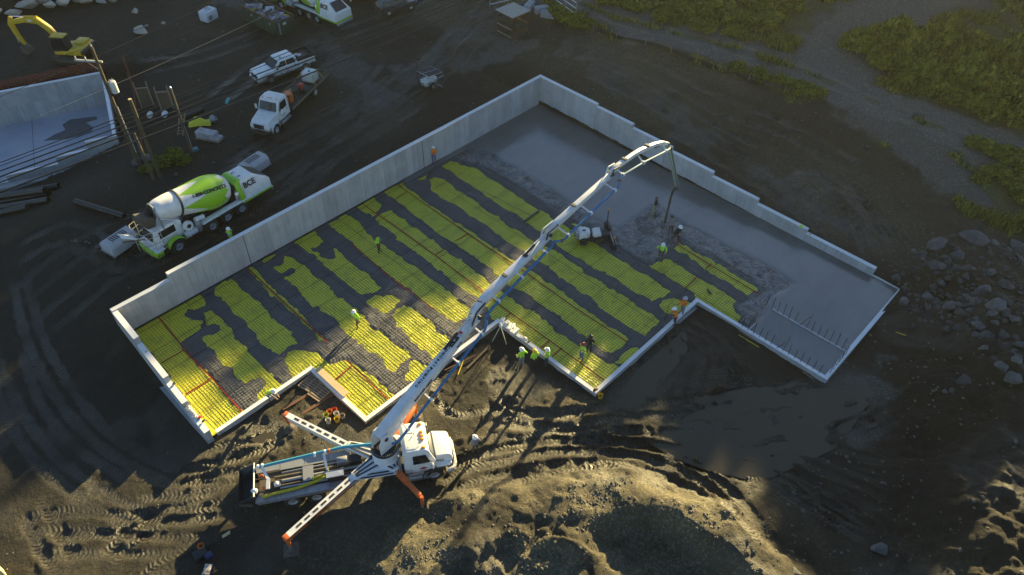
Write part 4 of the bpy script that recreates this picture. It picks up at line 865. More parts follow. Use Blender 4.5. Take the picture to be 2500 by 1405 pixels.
for s in (-1, 1):
    dp = MB().prism([(1.0, s*.45), (-.35, s*.95), (-.2, s*1.2), (1.95, s*1.3), (2.35, s*.6)], 'z', 1.56, 1.615).build('deck_plate', WHITE2, pump, bevel=.01, seg=1)
    for a, b in (((-.15, 1.14), (1.85, 1.22)), ((.35, .98), (1.6, 1.03)), ((-.1, .95), (.95, .52)), ((1.95, 1.15), (2.2, .7)), ((1.75, 1.0), (2.0, .6))): MB().bar((a[0], s*a[1], 1.625), (b[0], s*b[1], 1.625), .09, .016).build('grip_strip', DARK, dp)
ft = Vector((-4.2+.25, -2.87, 0)); h = Vector((-.25, -.85, 0)); u = Vector((-3.95, -2.89, 0)).normalized(); side = Vector((-u.y, u.x, 0)); side = -side if side.x > 0 else side
def armtxt(body, t, size, mt, bold=.0):
    p = Vector((-.25, -.85, 1.45)).lerp(Vector((-4.2, -3.74, 1.35)), t); n = Vector((u.y, -u.x, 0)); n = n if n.y < 0 else -n
    o = p+n*(.205-.03*t); x = -u if (-u).cross(Vector((0, 0, 1))).dot(n) > 0 else u
    text('arm_lettering', body, size, mt, pump, frame(o, x, (0, 0, 1)), bold=bold)
armtxt('S-JM', .70, .34, BLACKTXT, .02); armtxt('CONCRETE PUMPING', .33, .15, mat('white_lettering', (.6, .6, .6), .5, dirt=.2))
# rear deck, pump unit and hopper
for s in (-1, 1):
    dk = MB().box(-6.0, -.5, s*.98-.24, s*.98+.24, 1.16, 1.22).build('side_deck', STEEL, pump)
    MB().box(-5.9, -1.6, s*1.22-.015, s*1.22+.015, .98, 1.158).build('deck_skirt', STEEL, dk)
    for x in (-4.6, -3.2, -1.8): MB().box(x-.008, x+.008, s*.98-.23, s*.98+.23, 1.222, 1.226).build('deck_seam', DARK, dk)
MB().box(-5.8, .6, -.7, .7, 1.0, 1.1).build('pump_tray', MUDDY, pump)
for i, y in enumerate((-.42, -.14, .14, .42)): MB().tube([(-4.9+.4*(i % 2), y, 1.28), (-.1, y, 1.34)], .10 if i in (1, 2) else .06, 10).build('pump_cylinder', STEEL if i % 2 else MUDDY, pump, smooth=True)
for y in (-.62, .62): MB().box(-4.6, .3, y-.05, y+.05, 1.3, 1.38).build('guide_rail', STEEL, pump)
MB().box(-3.3, -2.7, -.5, .5, 1.36, 1.42).build('cross_plate', STEEL, pump); MB().box(-1.3, -.7, .1, .5, 1.4, 1.75).build('hydraulic_block', STEEL, pump, bevel=.02)
MB().box(-.6, .1, .05, .6, 1.2, 1.6).build('valve_block', DARK, pump, bevel=.02); MB().box(-1.9, -1.0, -.78, -.45, 1.24, 1.72).build('tool_box', DARK, pump, bevel=.02); MB().box(-1.95, -.95, -.80, -.43, 1.72, 1.78).build('tool_box_lid', ALU, pump)
YH = mat('yellow_hose', (.42, .38, .01), .5, dirt=.3)
MB().tube([(-5.6, -.95, 1.32), (-4.6, -.86, 1.33), (-3.6, -.80, 1.33), (-2.6, -.62, 1.36), (-1.9, -.42, 1.38), (-1.75, -.32, 1.38), (-2.0, -.28, 1.38), (-2.8, -.45, 1.36)], .085, 8).build('yellow_hose', YH, pump, smooth=True)
MB().tube([(-5.7, .78, 1.75), (-3, .86, 1.9), (-.8, .92, 2.02), (.8, .70, 2.1), (1.3, .35, 2.15)], .095, 10).build('delivery_pipe', mat('teal_pipe', (.04, .26, .40), .4, dirt=.25), pump, smooth=True)
for x, z in ((-5.75, 1.75), (-5.5, 1.76), (-2.5, 1.92), (-1.9, 1.96), (-1.65, 1.98)):
    MB().lathe([(.14, -.06), (.16, 0), (.14, .06)], 12, 'x', (x, .80+.05*(x+5.7)/5, z)).build('pipe_clamp', WHITE if int(x*10) % 2 else ORANGE, pump, smooth=True)
MB().bar((-2.0, .85, 1.9), (-1.9, .0, 1.6), .14, .10).build('pipe_bracket', WHITE, pump); MB().bar((-1.9, .0, 1.65), (-1.9, 0, 1.3), .12, .12).build('bracket_post', WHITE, pump)
MB().bar((-5.55, .75, 1.72), (-5.2, -.05, 1.6), .16, .10).build('swing_pipe', WHITE, pump); MB().bar((-5.2, -.0, 1.6), (-5.25, -.62, 1.5), .2, .12).build('swing_lever', WHITE, pump)
MB().lathe([(.16, -.12), (.2, 0), (.16, .12)], 14, 'y', (-4.75, -.35, 1.42)).build('water_cap', WHITE, pump, smooth=True)
for c in ((-5.6, .35, 1.45), (-5.5, -.45, 1.4), (-5.35, .1, 1.5)): MB().lathe([(.07, -.1), (.10, 0), (.07, .1)], 10, 'x', c).build('grease_motor', ORANGE, pump, smooth=True)
HOP = mat('hopper_rubber', (.03, .032, .036), .55, dirt=.3)
hp = MB()
for s in (-1, 1): hp.add([(-6.0, s*1.05, 1.7), (-6.9, s*1.05, 1.35), (-6.9, s*.7, .75), (-6.05, s*.7, .75), (-6.0, s*1.10, 1.7), (-6.95, s*1.10, 1.35), (-6.95, s*.75, .72), (-6.05, s*.75, .72)], [(0, 1, 2, 3), (7, 6, 5, 4), (0, 4, 5, 1), (1, 5, 6, 2), (2, 6, 7, 3), (3, 7, 4, 0)])
hp.add([(-6.0, -1.05, 1.72), (-6.0, 1.05, 1.72), (-6.25, .7, .75), (-6.25, -.7, .75)], [(0, 1, 2, 3)]); hp.add([(-6.9, -1.05, 1.36), (-6.9, 1.05, 1.36), (-6.8, .7, .75), (-6.8, -.7, .75)], [(3, 2, 1, 0)]); hp.add([(-6.25, -.7, .76), (-6.8, -.7, .76), (-6.8, .7, .76), (-6.25, .7, .76)], [(0, 1, 2, 3)])
hp.build('hopper', HOP, pump)
MB().tube([(-5.98, -1.12, 1.76), (-5.98, 1.12, 1.76)], .04, 6).build('hopper_bar', WHITE, pump)
MB().add([(-6.9, -1.12, 1.3), (-6.2, -1.14, 1.05), (-6.2, -1.14, .75), (-6.95, -1.12, 1.05)], [(0, 1, 2, 3)]).build('hopper_wing', MUDDY, pump)
for s in (-1, 1): MB().box(-6.1, -5.95, s*.9-.08, s*.9+.08, .6, 1.7).build('hopper_post', DARK, pump); MB().box(-6.15, -6.05, s*.55-.1, s*.55+.1, .9, 1.05).build('tail_light', REDL, pump)
# boom, in the vertical plane through slewing ring and hose
AZ = R(2.9)-PH; BM = Matrix.Translation((1.55, 0, .25)) @ Matrix.Rotation(AZ, 4, 'Z')
def bmb(): m = MB(); m.M = BM.copy(); return m
for s in (-1, 1): bmb().prism([(-.55, 2.5), (.55, 2.5), (.45, 3.2), (.15, 3.95), (-.30, 3.95), (-.55, 3.3)], 'y', s*.36-.05, s*.36+.05).build('turret_cheek', WHITE2, pump, bevel=.02)
bmb().box(-.5, .5, -.3, .3, 2.5, 2.75).build('turret_base', DARK, pump)
def boom_sec(nm, pts, mat_=WHITE2):
    """pts: s, z, width, height, side offset"""
    m = bmb(); vs = []; fs = []
    for i, (s_, z, w, h, o) in enumerate(pts):
        a = pts[max(0, i-1)]; b = pts[min(len(pts)-1, i+1)]; d = Vector((b[0]-a[0], 0, b[1]-a[1])).normalized(); n = Vector((-d.z, 0, d.x))
        for y, k in ((-w/2, -h/2), (w/2, -h/2), (w/2, h/2), (-w/2, h/2)): vs.append(Vector((s_, y+o, z))+n*k)
    for i in range(len(pts)-1):
        for j in range(4): fs.append((4*i+j, 4*i+(j+1) % 4, 4*i+4+(j+1) % 4, 4*i+4+j))
    fs += [(3, 2, 1, 0), tuple(4*(len(pts)-1)+j for j in range(4))]; m.add(vs, fs); return m.build(nm, mat_, pump, bevel=.025)
s1 = boom_sec('boom_section', [(-.25, 3.62, .60, .62, 0), (.5, 3.95, .62, .80, 0), (2.5, 4.8, .60, .78, 0), (5.5, 6.05, .53, .62, 0), (7.95, 7.05, .47, .50, 0)])
s2 = boom_sec('boom_section', [(7.75, 7.42, .34, .42, .0), (8.6, 8.05, .40, .56, 0), (9.6, 8.28, .46, .52, 0), (12, 8.72, .44, .46, 0), (14.6, 9.22, .40, .40, 0)])
s3 = boom_sec('boom_section', [(14.35, 9.42, .30, .34, .0), (15.4, 9.72, .38, .42, 0), (18, 10.02, .35, .38, 0), (21.0, 10.36, .31, .32, 0)])
s4 = boom_sec('boom_section', [(20.9, 10.52, .24, .26, 0), (21.6, 10.66, .29, .32, 0), (23.6, 10.58, .28, .30, 0), (24.4, 10.48, .28, .30, 0), (26.2, 10.05, .27, .27, 0), (27.3, 9.65, .25, .24, 0), (28.2, 9.12, .20, .20, 0)])
s5 = boom_sec('boom_section', [(28.15, 9.1, .16, .18, .0), (28.9, 7.6, .16, .17, 0), (31.0, 3.65, .12, .13, 0)], mat('weathered_boom_paint', (.33, .38, .38), .5, dirt=.4))
for s_, z in ((-.05, 3.6), (7.95, 7.2), (14.5, 9.35), (20.95, 10.45), (28.18, 9.1)):
    w_ = .46 if s_ < 1 else .34 if s_ < 10 else .26 if s_ < 25 else .16
    bmb().lathe([(.13 if s_ < 20 else .09, -w_), (.13 if s_ < 20 else .09, w_)], 14, 'y', (s_, 0, z)).build('joint_pin', DARK, pump, smooth=True)
for (a, b, r) in (((.55, 2.85), (2.9, 4.45), .13), ((5.2, 6.5), (7.5, 7.55), .09), ((12.2, 9.05), (14.2, 9.62), .08), ((18.6, 9.75), (20.6, 10.15), .06), ((26.3, 9.72), (27.9, 9.3), .05)):
    bmb().tube([(a[0], 0, a[1]), ((a[0]+b[0])/2, 0, (a[1]+b[1])/2)], r, 10).build('lift_cylinder', WHITE2 if r > .1 else DARK, pump, smooth=True); bmb().tube([((a[0]+b[0])/2, 0, (a[1]+b[1])/2), (b[0], 0, b[1])], r*.6, 8).build('cylinder_rod', ALU, pump, smooth=True)
for (a, b) in (((7.3, 6.9), (7.75, 7.75)), ((7.75, 7.75), (8.5, 8.0)), ((14.1, 9.25), (14.25, 9.75)), ((14.25, 9.75), (15.2, 9.8)), ((20.7, 10.4), (20.9, 10.85)), ((20.9, 10.85), (21.6, 10.75))):
    for y in (-.22, .22): bmb().bar((a[0], y, a[1]), (b[0], y, b[1]), .05, .13).build('link_plate', DARK if y < 0 else WHITE2, pump)
bmb().box(7.55, 7.75, -.30, .30, 7.02, 7.24).build('boom_stop', WHITE2, pump, bevel=.02)
for s_, z in ((10.45, 8.72), (12.35, 9.06), (17.0, 10.14), (22.4, 10.84), (25.2, 10.5)): bmb().box(s_-.09, s_+.09, -.16, .16, z-.06, z+.05).build('boom_rest', DARK, pump)
def pipe(pts, mt, r=.085): return bmb().tube(pts, r, 9).build('delivery_pipe', mt, pump, smooth=True)
LATE = -.86
pipe([(.15, -.15, 2.75), (.35, -.45, 2.8), (.6, -.7, 3.05), (.95, LATE, 3.55), (2.5, LATE, 4.35), (5.5, LATE, 5.72), (7.75, LATE, 6.72), (8.0, -.78, 7.0)], BLUEP)
pipe([(8.0, -.78, 7.0), (8.1, -.62, 7.2), (8.35, -.62, 7.55), (9.2, -.66, 7.95), (12, -.64, 8.5), (14.2, -.6, 8.92), (14.45, -.5, 9.1)], BLUEP)
pipe([(14.45, -.5, 9.1), (14.6, -.75, 9.12), (14.9, -.98, 9.2), (15.4, -1.0, 9.36), (18, -.96, 9.72), (20.6, -.92, 10.02), (20.85, -.8, 10.12)], BLUEP, .078)
TEAL2 = mat('faded_pipe', (.20, .33, .38), .45, dirt=.3)
pipe([(20.85, -.8, 10.12), (21.1, -.66, 10.28), (21.5, -.62, 10.34), (24, -.58, 9.96), (27.6, -.42, 9.06), (28.2, -.3, 8.95)], TEAL2, .07)
pipe([(28.2, -.3, 8.95), (28.4, -.22, 8.75), (29.2, -.2, 7.2), (31.15, -.16, 3.55), (31.1, -.1, 3.35)], mat('dark_teal_pipe', (.06, .15, .17), .45, dirt=.4), .07)
HOSE = mat('rubber_hose', (.035, .028, .022), .65, dirt=.5)
bmb().tube([(31.1, -.1, 3.38), (30.85, -.05, 3.62), (30.6, 0, 3.5), (30.5, 0, 3.0), (30.42, .0, 1.8), (30.35, 0, .35)], .085, 10).build('end_hose', HOSE, pump, smooth=True)
for s_, zb, zp, lt in ((1.2, 3.9, 3.68, LATE), (3.1, 4.75, 4.62, LATE), (5.5, 5.8, 5.72, LATE), (7.5, 6.75, 6.6, LATE), (9.2, 8.1, 7.95, -.66), (11.3, 8.5, 8.36, -.65), (13.6, 8.9, 8.80, -.61), (15.3, 9.5, 9.33, -1.0), (17.6, 9.85, 9.67, -.97), (20.2, 10.1, 9.97, -.93), (21.5, 10.5, 10.34, -.62), (24, 10.3, 9.96, -.58), (27.3, 9.5, 9.13, -.43)):
    bmb().bar((s_, -.12, zb), (s_, lt+.08, zp+.02), .09, .07).build('pipe_bracket', WHITE2, pump); bmb().lathe([(.12, -.07), (.135, -.06), (.135, .06), (.12, .07)], 12, 'x', (s_, lt, zp)).build('pipe_clamp', WHITE2, pump, smooth=True)
for s_, z, lt in ((3.3, 4.71, LATE), (8.15, 7.25, -.62), (14.75, 9.16, -.9), (20.95, 10.18, -.73), (28.1, 8.95, -.31)): bmb().lathe([(.11, -.05), (.125, 0), (.11, .05)], 12, 'x', (s_, lt, z)).build('pipe_coupling', RUST, pump, smooth=True)
def bt(body, s_, z, size, run, up, mt=BLACKTXT, y=0., off=.0, bold=.01, sx=1.): return text('boom_lettering', body, size, mt, pump, BM @ frame((s_, y, z), run, up), bold=bold, sx=sx)
dS1 = Vector((7.95-2.5, 0, 7.05-4.8)).normalized(); top = lambda s_: 4.8+(s_-2.5)*(7.05-4.8)/5.45+np.interp(s_, [2.5, 5.5, 7.95], [.41, .34, .27])
bt('ELS', 5.98, top(5.98)+.02, .50, dS1, (0, 1, 0), bold=.03)
em = bmb(); em.lathe([(.13, 0), (.13, .012)], 16, 'z', (6.62, 0, top(6.62)+.015)); em.build('boom_emblem', REDTXT, pump)
bt('C O N C R E T E', 4.85, top(4.85)+.02, .24, -dS1, (0, -1, 0), sx=1.0); bt('P U M P I N G', 3.45, top(3.45)+.02, .24, -dS1, (0, -1, 0))
bt('860-349-3825', 3.1, 4.95, .27, dS1, (0, 0, 1), y=-.312, bold=.012, sx=1.05); bt('KCP', 6.2, 6.28, .24, dS1, (0, 0, 1), y=-.268)
for i in range(3):
    q = bmb(); s_ = 8.18+.14*i; z = 8.12+.06*i; q.add([(s_, .17, z), (s_+.07, .17, z+.03), (s_+.17, -.17, z+.07), (s_+.10, -.17, z+.04)], [(0, 1, 2, 3)]); q.M = BM
    q.build('warning_stripe', REDTXT, pump)

# ------------------------------------------------------------------ front discharge mixer trucks
mx = empty('mixer_truck', (16.2, 47.95, 1.45), R(-174.5), 'white and lime green mixer truck parked behind the long wall', 'truck')
ch = MB()
for s in (-1, 1): ch.box(-5.2, 4.0, s*.45-.06, s*.45+.06, .8, 1.1)
for x in (0, -1.4, -2.75, 3.0): ch.tube([(x, -1, .53), (x, 1, .53)], .09, 8)
ch.build('chassis_frame', DARK, mx)
for s in (-1, 1):
    wheel(mx, 3.0, s*1.08, .56, .38, s)
    for x in (0, -1.4, -2.75): wheel(mx, x, s*1.05, .53, .30, s)
    MB().prism([(.7, 1.12), (.75, 1.2), (.45, 1.26), (-3.6, 1.26), (-3.9, 1.2), (-4.0, .95), (-3.85, .95), (-3.75, 1.12)], 'y', s*.78, s*1.25).build('running_fender', WHITE, mx, bevel=.02)
hw = lambda x, z: np.interp(z, [.9, 1.75, 2.75], [1, 1, .66])
MB().prism([(-5.75, .95), (-3.3, .95), (-3.25, 1.75), (-3.25, 2.62), (-3.4, 2.78), (-4.5, 2.78), (-5.75, 1.85)], 'y', -1.22, 1.22, wf=hw).build('engine_hood', WHITE, mx, bevel=.06, seg=3)
lm = MB().prism([(-3.32, .93), (-2.95, .93), (-2.85, 1.75), (-2.85, 2.66), (-3.1, 2.83), (-3.42, 2.83), (-3.30, 2.6), (-3.30, 1.75)], 'y', -1.24, 1.24, wf=hw).build('hood_collar', LIME, mx, bevel=.03)
MB().box(-5.8, -3.2, -1.235, 1.235, .90, 1.06).build('hood_sill', LIME, mx, bevel=.02)
MB().box(-2.846, -2.80, -.78, .78, 2.1, 2.5).build('collar_slot', DARK, lm); MB().box(-2.846, -2.81, -1.0, 1.0, 1.0, 1.95).build('collar_opening', DARK, lm)
MB().add([(-5.60, -.82, 2.0), (-5.60, .82, 2.0), (-4.66, .70, 2.70), (-4.66, -.70, 2.70), (-5.62, -.82, 2.02), (-5.62, .82, 2.02), (-4.68, .70, 2.72), (-4.68, -.70, 2.72)], [(0, 1, 2, 3), (7, 6, 5, 4), (0, 4, 5, 1), (1, 5, 6, 2), (2, 6, 7, 3), (3, 7, 4, 0)]).build('radiator_screen', DARK, mx)
MB().box(-5.95, -5.75, -1.1, 1.1, .6, .88).build('rear_bumper', ALU, mx, bevel=.02)
for y in (-.9, .9): MB().box(-5.80, -5.76, y-.12, y+.12, .95, 1.04).build('tail_light', REDL, mx)
for s in (-1, 1):
    n = Vector((0, s*1.0, .41)).normalized(); o = Vector((-4.0, s*1.02, 2.22))+n*.012
    text('hood_lettering', 'BCE' if s > 0 else 'BCE', .62, BLACKTXT, mx, frame(o, (-s, 0, 0), (0, -s*.41, 1)), bold=.02)
    text('hood_number', '110', .22, BLACKTXT, mx, frame(Vector((-3.62, s*.35, 2.79)), (-s, 0, 0), (0, -s, 0)), bold=.01)
# drum
DT = math.atan2(1.15, 5.3); DM = Matrix.Translation((-2.55, 0, 2.25)) @ Matrix.Rotation(-DT, 4, 'Y')
prof = [(.05, 0), (.70, .02), (.97, .22), (1.16, .55), (1.29, 1.05), (1.33, 1.5), (1.33, 1.75), (1.29, 2.1), (1.20, 2.7), (1.10, 3.35), (1.02, 3.95), (.98, 4.3), (.90, 5.0), (.75, 5.75), (.60, 6.1)]
tt = np.array([p[1] for p in prof]); rr2 = np.array([p[0] for p in prof]); ts = np.concatenate([np.linspace(0, 4.3, 150), np.linspace(4.4, 6.1, 12)]); NS = 180
m = MB(); m.M = DM
vs = []; fs = []; mi = []
for t in ts:
    r = float(np.interp(t, tt, rr2))
    for j in range(NS): a = 2*math.pi*j/NS; vs.append((t, r*math.cos(a), r*math.sin(a)))
for i in range(len(ts)-1):
    for j in range(NS):
        fs.append((i*NS+j, i*NS+(j+1) % NS, (i+1)*NS+(j+1) % NS, (i+1)*NS+j)); t = (ts[i]+ts[i+1])/2; ph = (j+.5)/NS*6 % 1; tri = abs(ph*2-1)
        lo = .45+.5*abs(((j+.5)/NS*9 % 1)*2-1); hi = 2.3+2.0*tri
        mi.append(1 if lo < t < hi else 0)
m.add(vs, fs); m.mi = mi; m.f.append(tuple(range(NS-1, -1, -1))); m.mi.append(0)
dr = m.build('drum', [WHITE, LIME], mx, smooth=True)
for t, r in ((4.3, 1.0),): q = MB(); q.M = DM; q.lathe([(r-.02, t-.08), (r+.05, t-.06), (r+.05, t+.06), (r-.02, t+.08)], 40, 'x'); q.build('drum_ring', DARK, dr, smooth=True)
for s in (-1, 1):
    a = R(36); r0 = 1.335; pos = DM @ Vector((2.1, s*r0*.985*math.cos(a), r0*.985*math.sin(a))); n = (DM.to_3x3() @ Vector((0.10, s*math.cos(a), math.sin(a)))).normalized()
    x = (DM.to_3x3() @ Vector((1, s*-.13*math.cos(a), -.13*math.sin(a)))).normalized(); x = -x if s > 0 else x; x = -x if False else x
    xx = x; yy = n.cross(xx)
    if yy.z < 0: xx = -xx; yy = n.cross(xx)
    text('drum_lettering', '1-800-CONCRETE', .36, BLACKTXT, mx, frame(pos+n*.03, xx, yy), bold=.018, sx=.95)
q = MB(); q.M = DM; q.lathe([(.60, 6.05), (.50, 6.3), (.45, 6.2), (.35, 5.9)], 24, 'x', cap=False); q.build('drum_mouth', MUDDY, mx, smooth=True)
MB().prism([(3.5, 3.3), (4.6, 3.75), (4.75, 3.3), (4.35, 2.7), (3.75, 2.6)], 'y', -.55, .55).build('charge_hopper', MUDDY, mx, bevel=.05)
for s in (-1, 1): MB().tube([(3.3, s*.7, 1.6), (3.45, s*.75, 3.4), (3.4, s*.3, 4.05), (3.4, 0, 4.1)], .06, 6).build('drum_support', STEEL, mx); MB().tube([(2.0, s*.75, 1.3), (2.7, s*.75, 2.7), (3.4, s*.75, 3.2)], .05, 6).build('support_brace', WHITE2, mx)
# low cab, cage, chute and side gear
MB().prism([(2.0, .9), (4.35, .9), (4.45, 1.6), (4.2, 2.3), (3.9, 2.42), (2.2, 2.42), (2.0, 2.2)], 'y', -.75, .75).build('cab', WHITE, mx, bevel=.06)
g = MB(); panel(g, [(4.46, -.66, 1.6), (4.46, .66, 1.6), (4.24, .62, 2.25), (4.24, -.62, 2.25)], .012); g.build('windshield', GLASS, mx)
for s in (-1, 1):
    MB().box(2.6, 3.9, s*.76-.01, s*.76+.01, 1.6, 2.2).build('side_window', GLASS, mx); d = MB().box(2.4, 3.95, s*.755-.004, s*.755+.008, .95, 1.55).build('door', WHITE, mx)
    for i in range(4): MB().box(2.5, 3.8, s*.77-.006, s*.77+.006, 1.0+.13*i, 1.04+.13*i).build('door_line', STEEL, d)
    fender(mx, 3.0, s*.86, s*1.28, .76, LIME if s > 0 else LIME, .55, 15, 165, .04)
MB().prism([(4.2, -1.25), (4.75, -1.15), (4.9, -.6), (4.9, .6), (4.75, 1.15), (4.2, 1.25)], 'z', .45, .95).build('front_bumper', LIME, mx, bevel=.04)
MB().box(4.0, 4.7, -1.2, 1.2, .951, 1.05).build('bumper_deck', WHITE2, mx)
for s in (-1, 1): MB().box(4.72, 4.84, s*.85-.1, s*.85+.1, .62, .78).build('headlight', AMBER if s > 0 else ALU, mx, bevel=.02)
cg = MB()
for z in (1.7, 2.3, 2.75): cg.tube([(3.9, -1.2, z), (5.0, -.9, z), (5.3, 0, z), (5.0, .9, z), (3.9, 1.2, z)], .028, 5)
for p in ((3.9, -1.2), (4.5, -1.05), (5.0, -.9), (5.3, 0), (5.0, .9), (4.5, 1.05), (3.9, 1.2)): cg.tube([(p[0], p[1], 1.0), (p[0], p[1], 2.75)], .025, 5)
cg.build('platform_railing', mat('mud_splashed_steel', (.42, .39, .33), .6, .2, dirt=.5), mx)
chute = MB()
cv = []; 
for i, t in enumerate((0, 1)):
    for a in np.linspace(200, 340, 9): cv.append((5.2+.7*t, .33*math.cos(R(180+a))-.9*t-.1, 2.0+.1*t+.30*math.sin(R(180+a))))
chute.add(cv, [(i, i+1, i+10, i+9) for i in range(8)]); o = chute.build('chute', WHITE, mx, smooth=True); sm_ = o.modifiers.new('thick', 'SOLIDIFY'); sm_.thickness = .03
MB().tube([(4.6, -.1, 1.6), (5.9, -.9, 1.75)], .06, 8).build('chute_cylinder', MUDDY, mx, smooth=True)
for s in (-1, 1):
    MB().lathe([(.36, -.16), (.40, 0), (.36, .16)], 24, 'y', (1.75, s*1.02, 1.65)).build('air_filter', WHITE, mx, smooth=True); MB().lathe([(.15, -.2), (.18, .0), (.15, .2)], 16, 'y', (1.75, s*1.06, 1.7)).build('filter_cap', DARK, mx, smooth=True)
    MB().lathe([(.22, .7), (.25, .75), (.25, 1.55), (.22, 1.6)], 18, 'z', (.98, s*1.0, 0)).build('water_tank', STEEL, mx, smooth=True)
    MB().tube([(.35, s*.95, 1.62), (1.1, s*.98, 1.75)], .19, 14).build('air_tank', WHITE2, mx, smooth=True); MB().box(1.2, 2.2, s*1.0-.18, s*1.0+.18, .75, 1.15).build('tool_box', WHITE2, mx, bevel=.02)
    MB().lathe([(.17, 1.28), (.19, 1.4), (.19, 2.0), (.12, 2.1)], 16, 'z', (-2.75, s*.98, 0)).build('exhaust_muffler', ALU, mx, smooth=True)
m2 = copy_tree(mx); m2.location = (43.1, 72.2, 1.7); m2.rotation_euler = (0, 0, R(97)); tag(m2, 'white and lime green mixer truck cut off by the top edge, beside the dumpster', 'truck')

# ------------------------------------------------------------------ light trucks and cars
def glass_side(parent, pts, y, nm='side_window'):
    for s in (-1, 1): MB().prism(pts, 'y', s*(y+.0), s*(y+.014)).build(nm, GLASS, parent)
fb = empty('flatbed_truck', (29.9, 57.0, 1.5), R(-155.3), 'white flatbed truck loaded with equipment and a water tote', 'truck')
ch = MB()
for s in (-1, 1): ch.box(-5.6, 3.9, s*.42-.05, s*.42+.05, .72, .95)
for x in (3.4, -3.4): ch.tube([(x, -.95, .48), (x, .95, .48)], .08, 8)
ch.build('chassis_frame', DARK, fb)
for s in (-1, 1):
    wheel(fb, 3.4, s*.98, .48, .27, s); wheel(fb, -3.4, s*1.0, .48, .26, s); wheel(fb, -3.4, s*.70, .48, .26, s)
cw = lambda x, z: 1-.10*max(0, z-1.7)
MB().prism([(.85, .8), (2.6, .8), (2.68, 1.72), (2.28, 2.58), (2.12, 2.68), (1.0, 2.70), (.85, 2.5)], 'y', -1.03, 1.03, wf=cw).build('cab', WHITE, fb, bevel=.07, seg=3)
hwf = lambda x, z: 1-.10*max(0, x-2.8)-.12*max(0, z-1.3)
MB().prism([(2.62, .75), (4.25, .62), (4.42, .95), (4.32, 1.36), (4.05, 1.52), (2.66, 1.80)], 'y', -1.0, 1.0, wf=hwf).build('hood', WHITE, fb, bevel=.10, seg=3)
for s in (-1, 1):
    fender(fb, 3.4, s*.80, s*1.13, .64, WHITE, .46, -2, 182, .05); mirror(fb, 2.45, s*1.35, 1.8, s)
    d = MB().box(1.15, 2.5, s*1.03-.004, s*1.03+.010, .85, 1.62).build('door', WHITE, fb, bevel=.01, seg=1); MB().box(1.25, 1.4, s*1.045-.012, s*1.045+.012, 1.45, 1.5).build('handle', DARK, d)
    MB().box(1.7, 2.2, s*1.041-.003, s*1.041+.003, 1.15, 1.2).build('door_lettering', BLACKTXT, d); MB().box(1.78, 2.1, s*1.041-.003, s*1.041+.003, 1.26, 1.34).build('door_lettering', mat('gold_lettering', (.4, .28, .04), .5, dirt=0), d)
    MB().prism([(1.25, 1.72), (2.42, 1.72), (2.14, 2.42), (1.25, 2.42)], 'y', s*1.02, s*1.035, wf=None).build('side_window', GLASS, fb)
    MB().box(1.0, 2.5, s*.98-.16, s*.98+.16, .42, .66).build('step', ALU, fb, bevel=.02)
    MB().prism([(4.05, .95), (4.34, .92), (4.30, 1.16), (4.08, 1.2)], 'y', s*.62, s*.93).build('headlight', MATS['headlight_lens'], fb, bevel=.02)
g = MB(); panel(g, [(2.70, -.88, 1.80), (2.70, .88, 1.80), (2.36, .82, 2.48), (2.36, -.82, 2.48)], .012); g.build('windshield', GLASS, fb)
gr = MB().box(4.30, 4.41, -.52, .52, .88, 1.34).build('grille', DARK, fb, bevel=.03); MB().box(4.28, 4.43, -.60, .60, 1.34, 1.42).build('grille_trim', ALU, gr, bevel=.02)
MB().prism([(4.15, -1.08), (4.5, -.85), (4.58, 0), (4.5, .85), (4.15, 1.08), (4.15, .9), (4.38, 0), (4.15, -.9)], 'z', .42, .66).build('bumper', DARK, fb, bevel=.02)
for y in (-.7, -.2, 0, .2, .7): MB().box(1.98, 2.1, y-.05, y+.05, 2.66, 2.73).build('marker_light', AMBER, fb, bevel=.015)
DECK = mat('dark_wood_deck', (.055, .045, .035), .8, dirt=.4)
for i in range(12): MB().box(-5.9, .7, -1.14+i*.19+.005, -1.14+(i+1)*.19-.005, 1.02, 1.07).build('deck_plank', DECK, fb)
for s in (-1, 1): MB().box(-5.95, .7, s*1.18-.035, s*1.18+.035, .92, 1.10).build('side_rail', mat('grey_rail_wood', (.16, .13, .10), .8, dirt=.5), fb, bevel=.01, seg=1)
MB().box(-5.9, .6, -1.1, 1.1, .95, 1.015).build('bed_frame', DARK, fb); MB().box(-6.0, -5.9, -1.2, 1.2, .9, 1.08).build('rear_rail', RUST, fb)
for y in (-1.0, 0, 1.0): MB().box(.62, .70, y-.04, y+.04, 1.0, 2.3).build('headboard_post', DARK, fb)
MB().box(.63, .69, -1.1, 1.1, 2.2, 2.3).build('headboard_rail', DARK, fb)
def on_bed(x, y, z=1.07): return fb.matrix_basis @ Vector((x, y, z))
bpy.context.view_layer.update()
FBM = Matrix.Translation(fb.location) @ Matrix.Rotation(R(-155.3), 4, 'Z')
def bed_thing(name, x, y, rz, label, cat): p = FBM @ Vector((x, y, 1.075)); return empty(name, p, R(-155.3)+rz, label, cat)
ib = bed_thing('water_tote', -4.2, .25, 0, 'white caged water tote on the rear of the flatbed truck', 'tank')
MB().box(-.5, .5, -.58, .58, .14, 1.02).build('bottle', mat('milky_plastic', (.70, .70, .68), .4, dirt=.2), ib, bevel=.06)
cgm = MB()
for i in range(6):
    t = -.5+i*.2; cgm.box(t-.012, t+.012, -.605, -.585, .12, 1.04); cgm.box(t-.012, t+.012, .585, .605, .12, 1.04)
for i in range(7): t = -.58+i*.193; cgm.box(-.525, -.505, t-.012, t+.012, .12, 1.04); cgm.box(.505, .525, t-.012, t+.012, .12, 1.04)
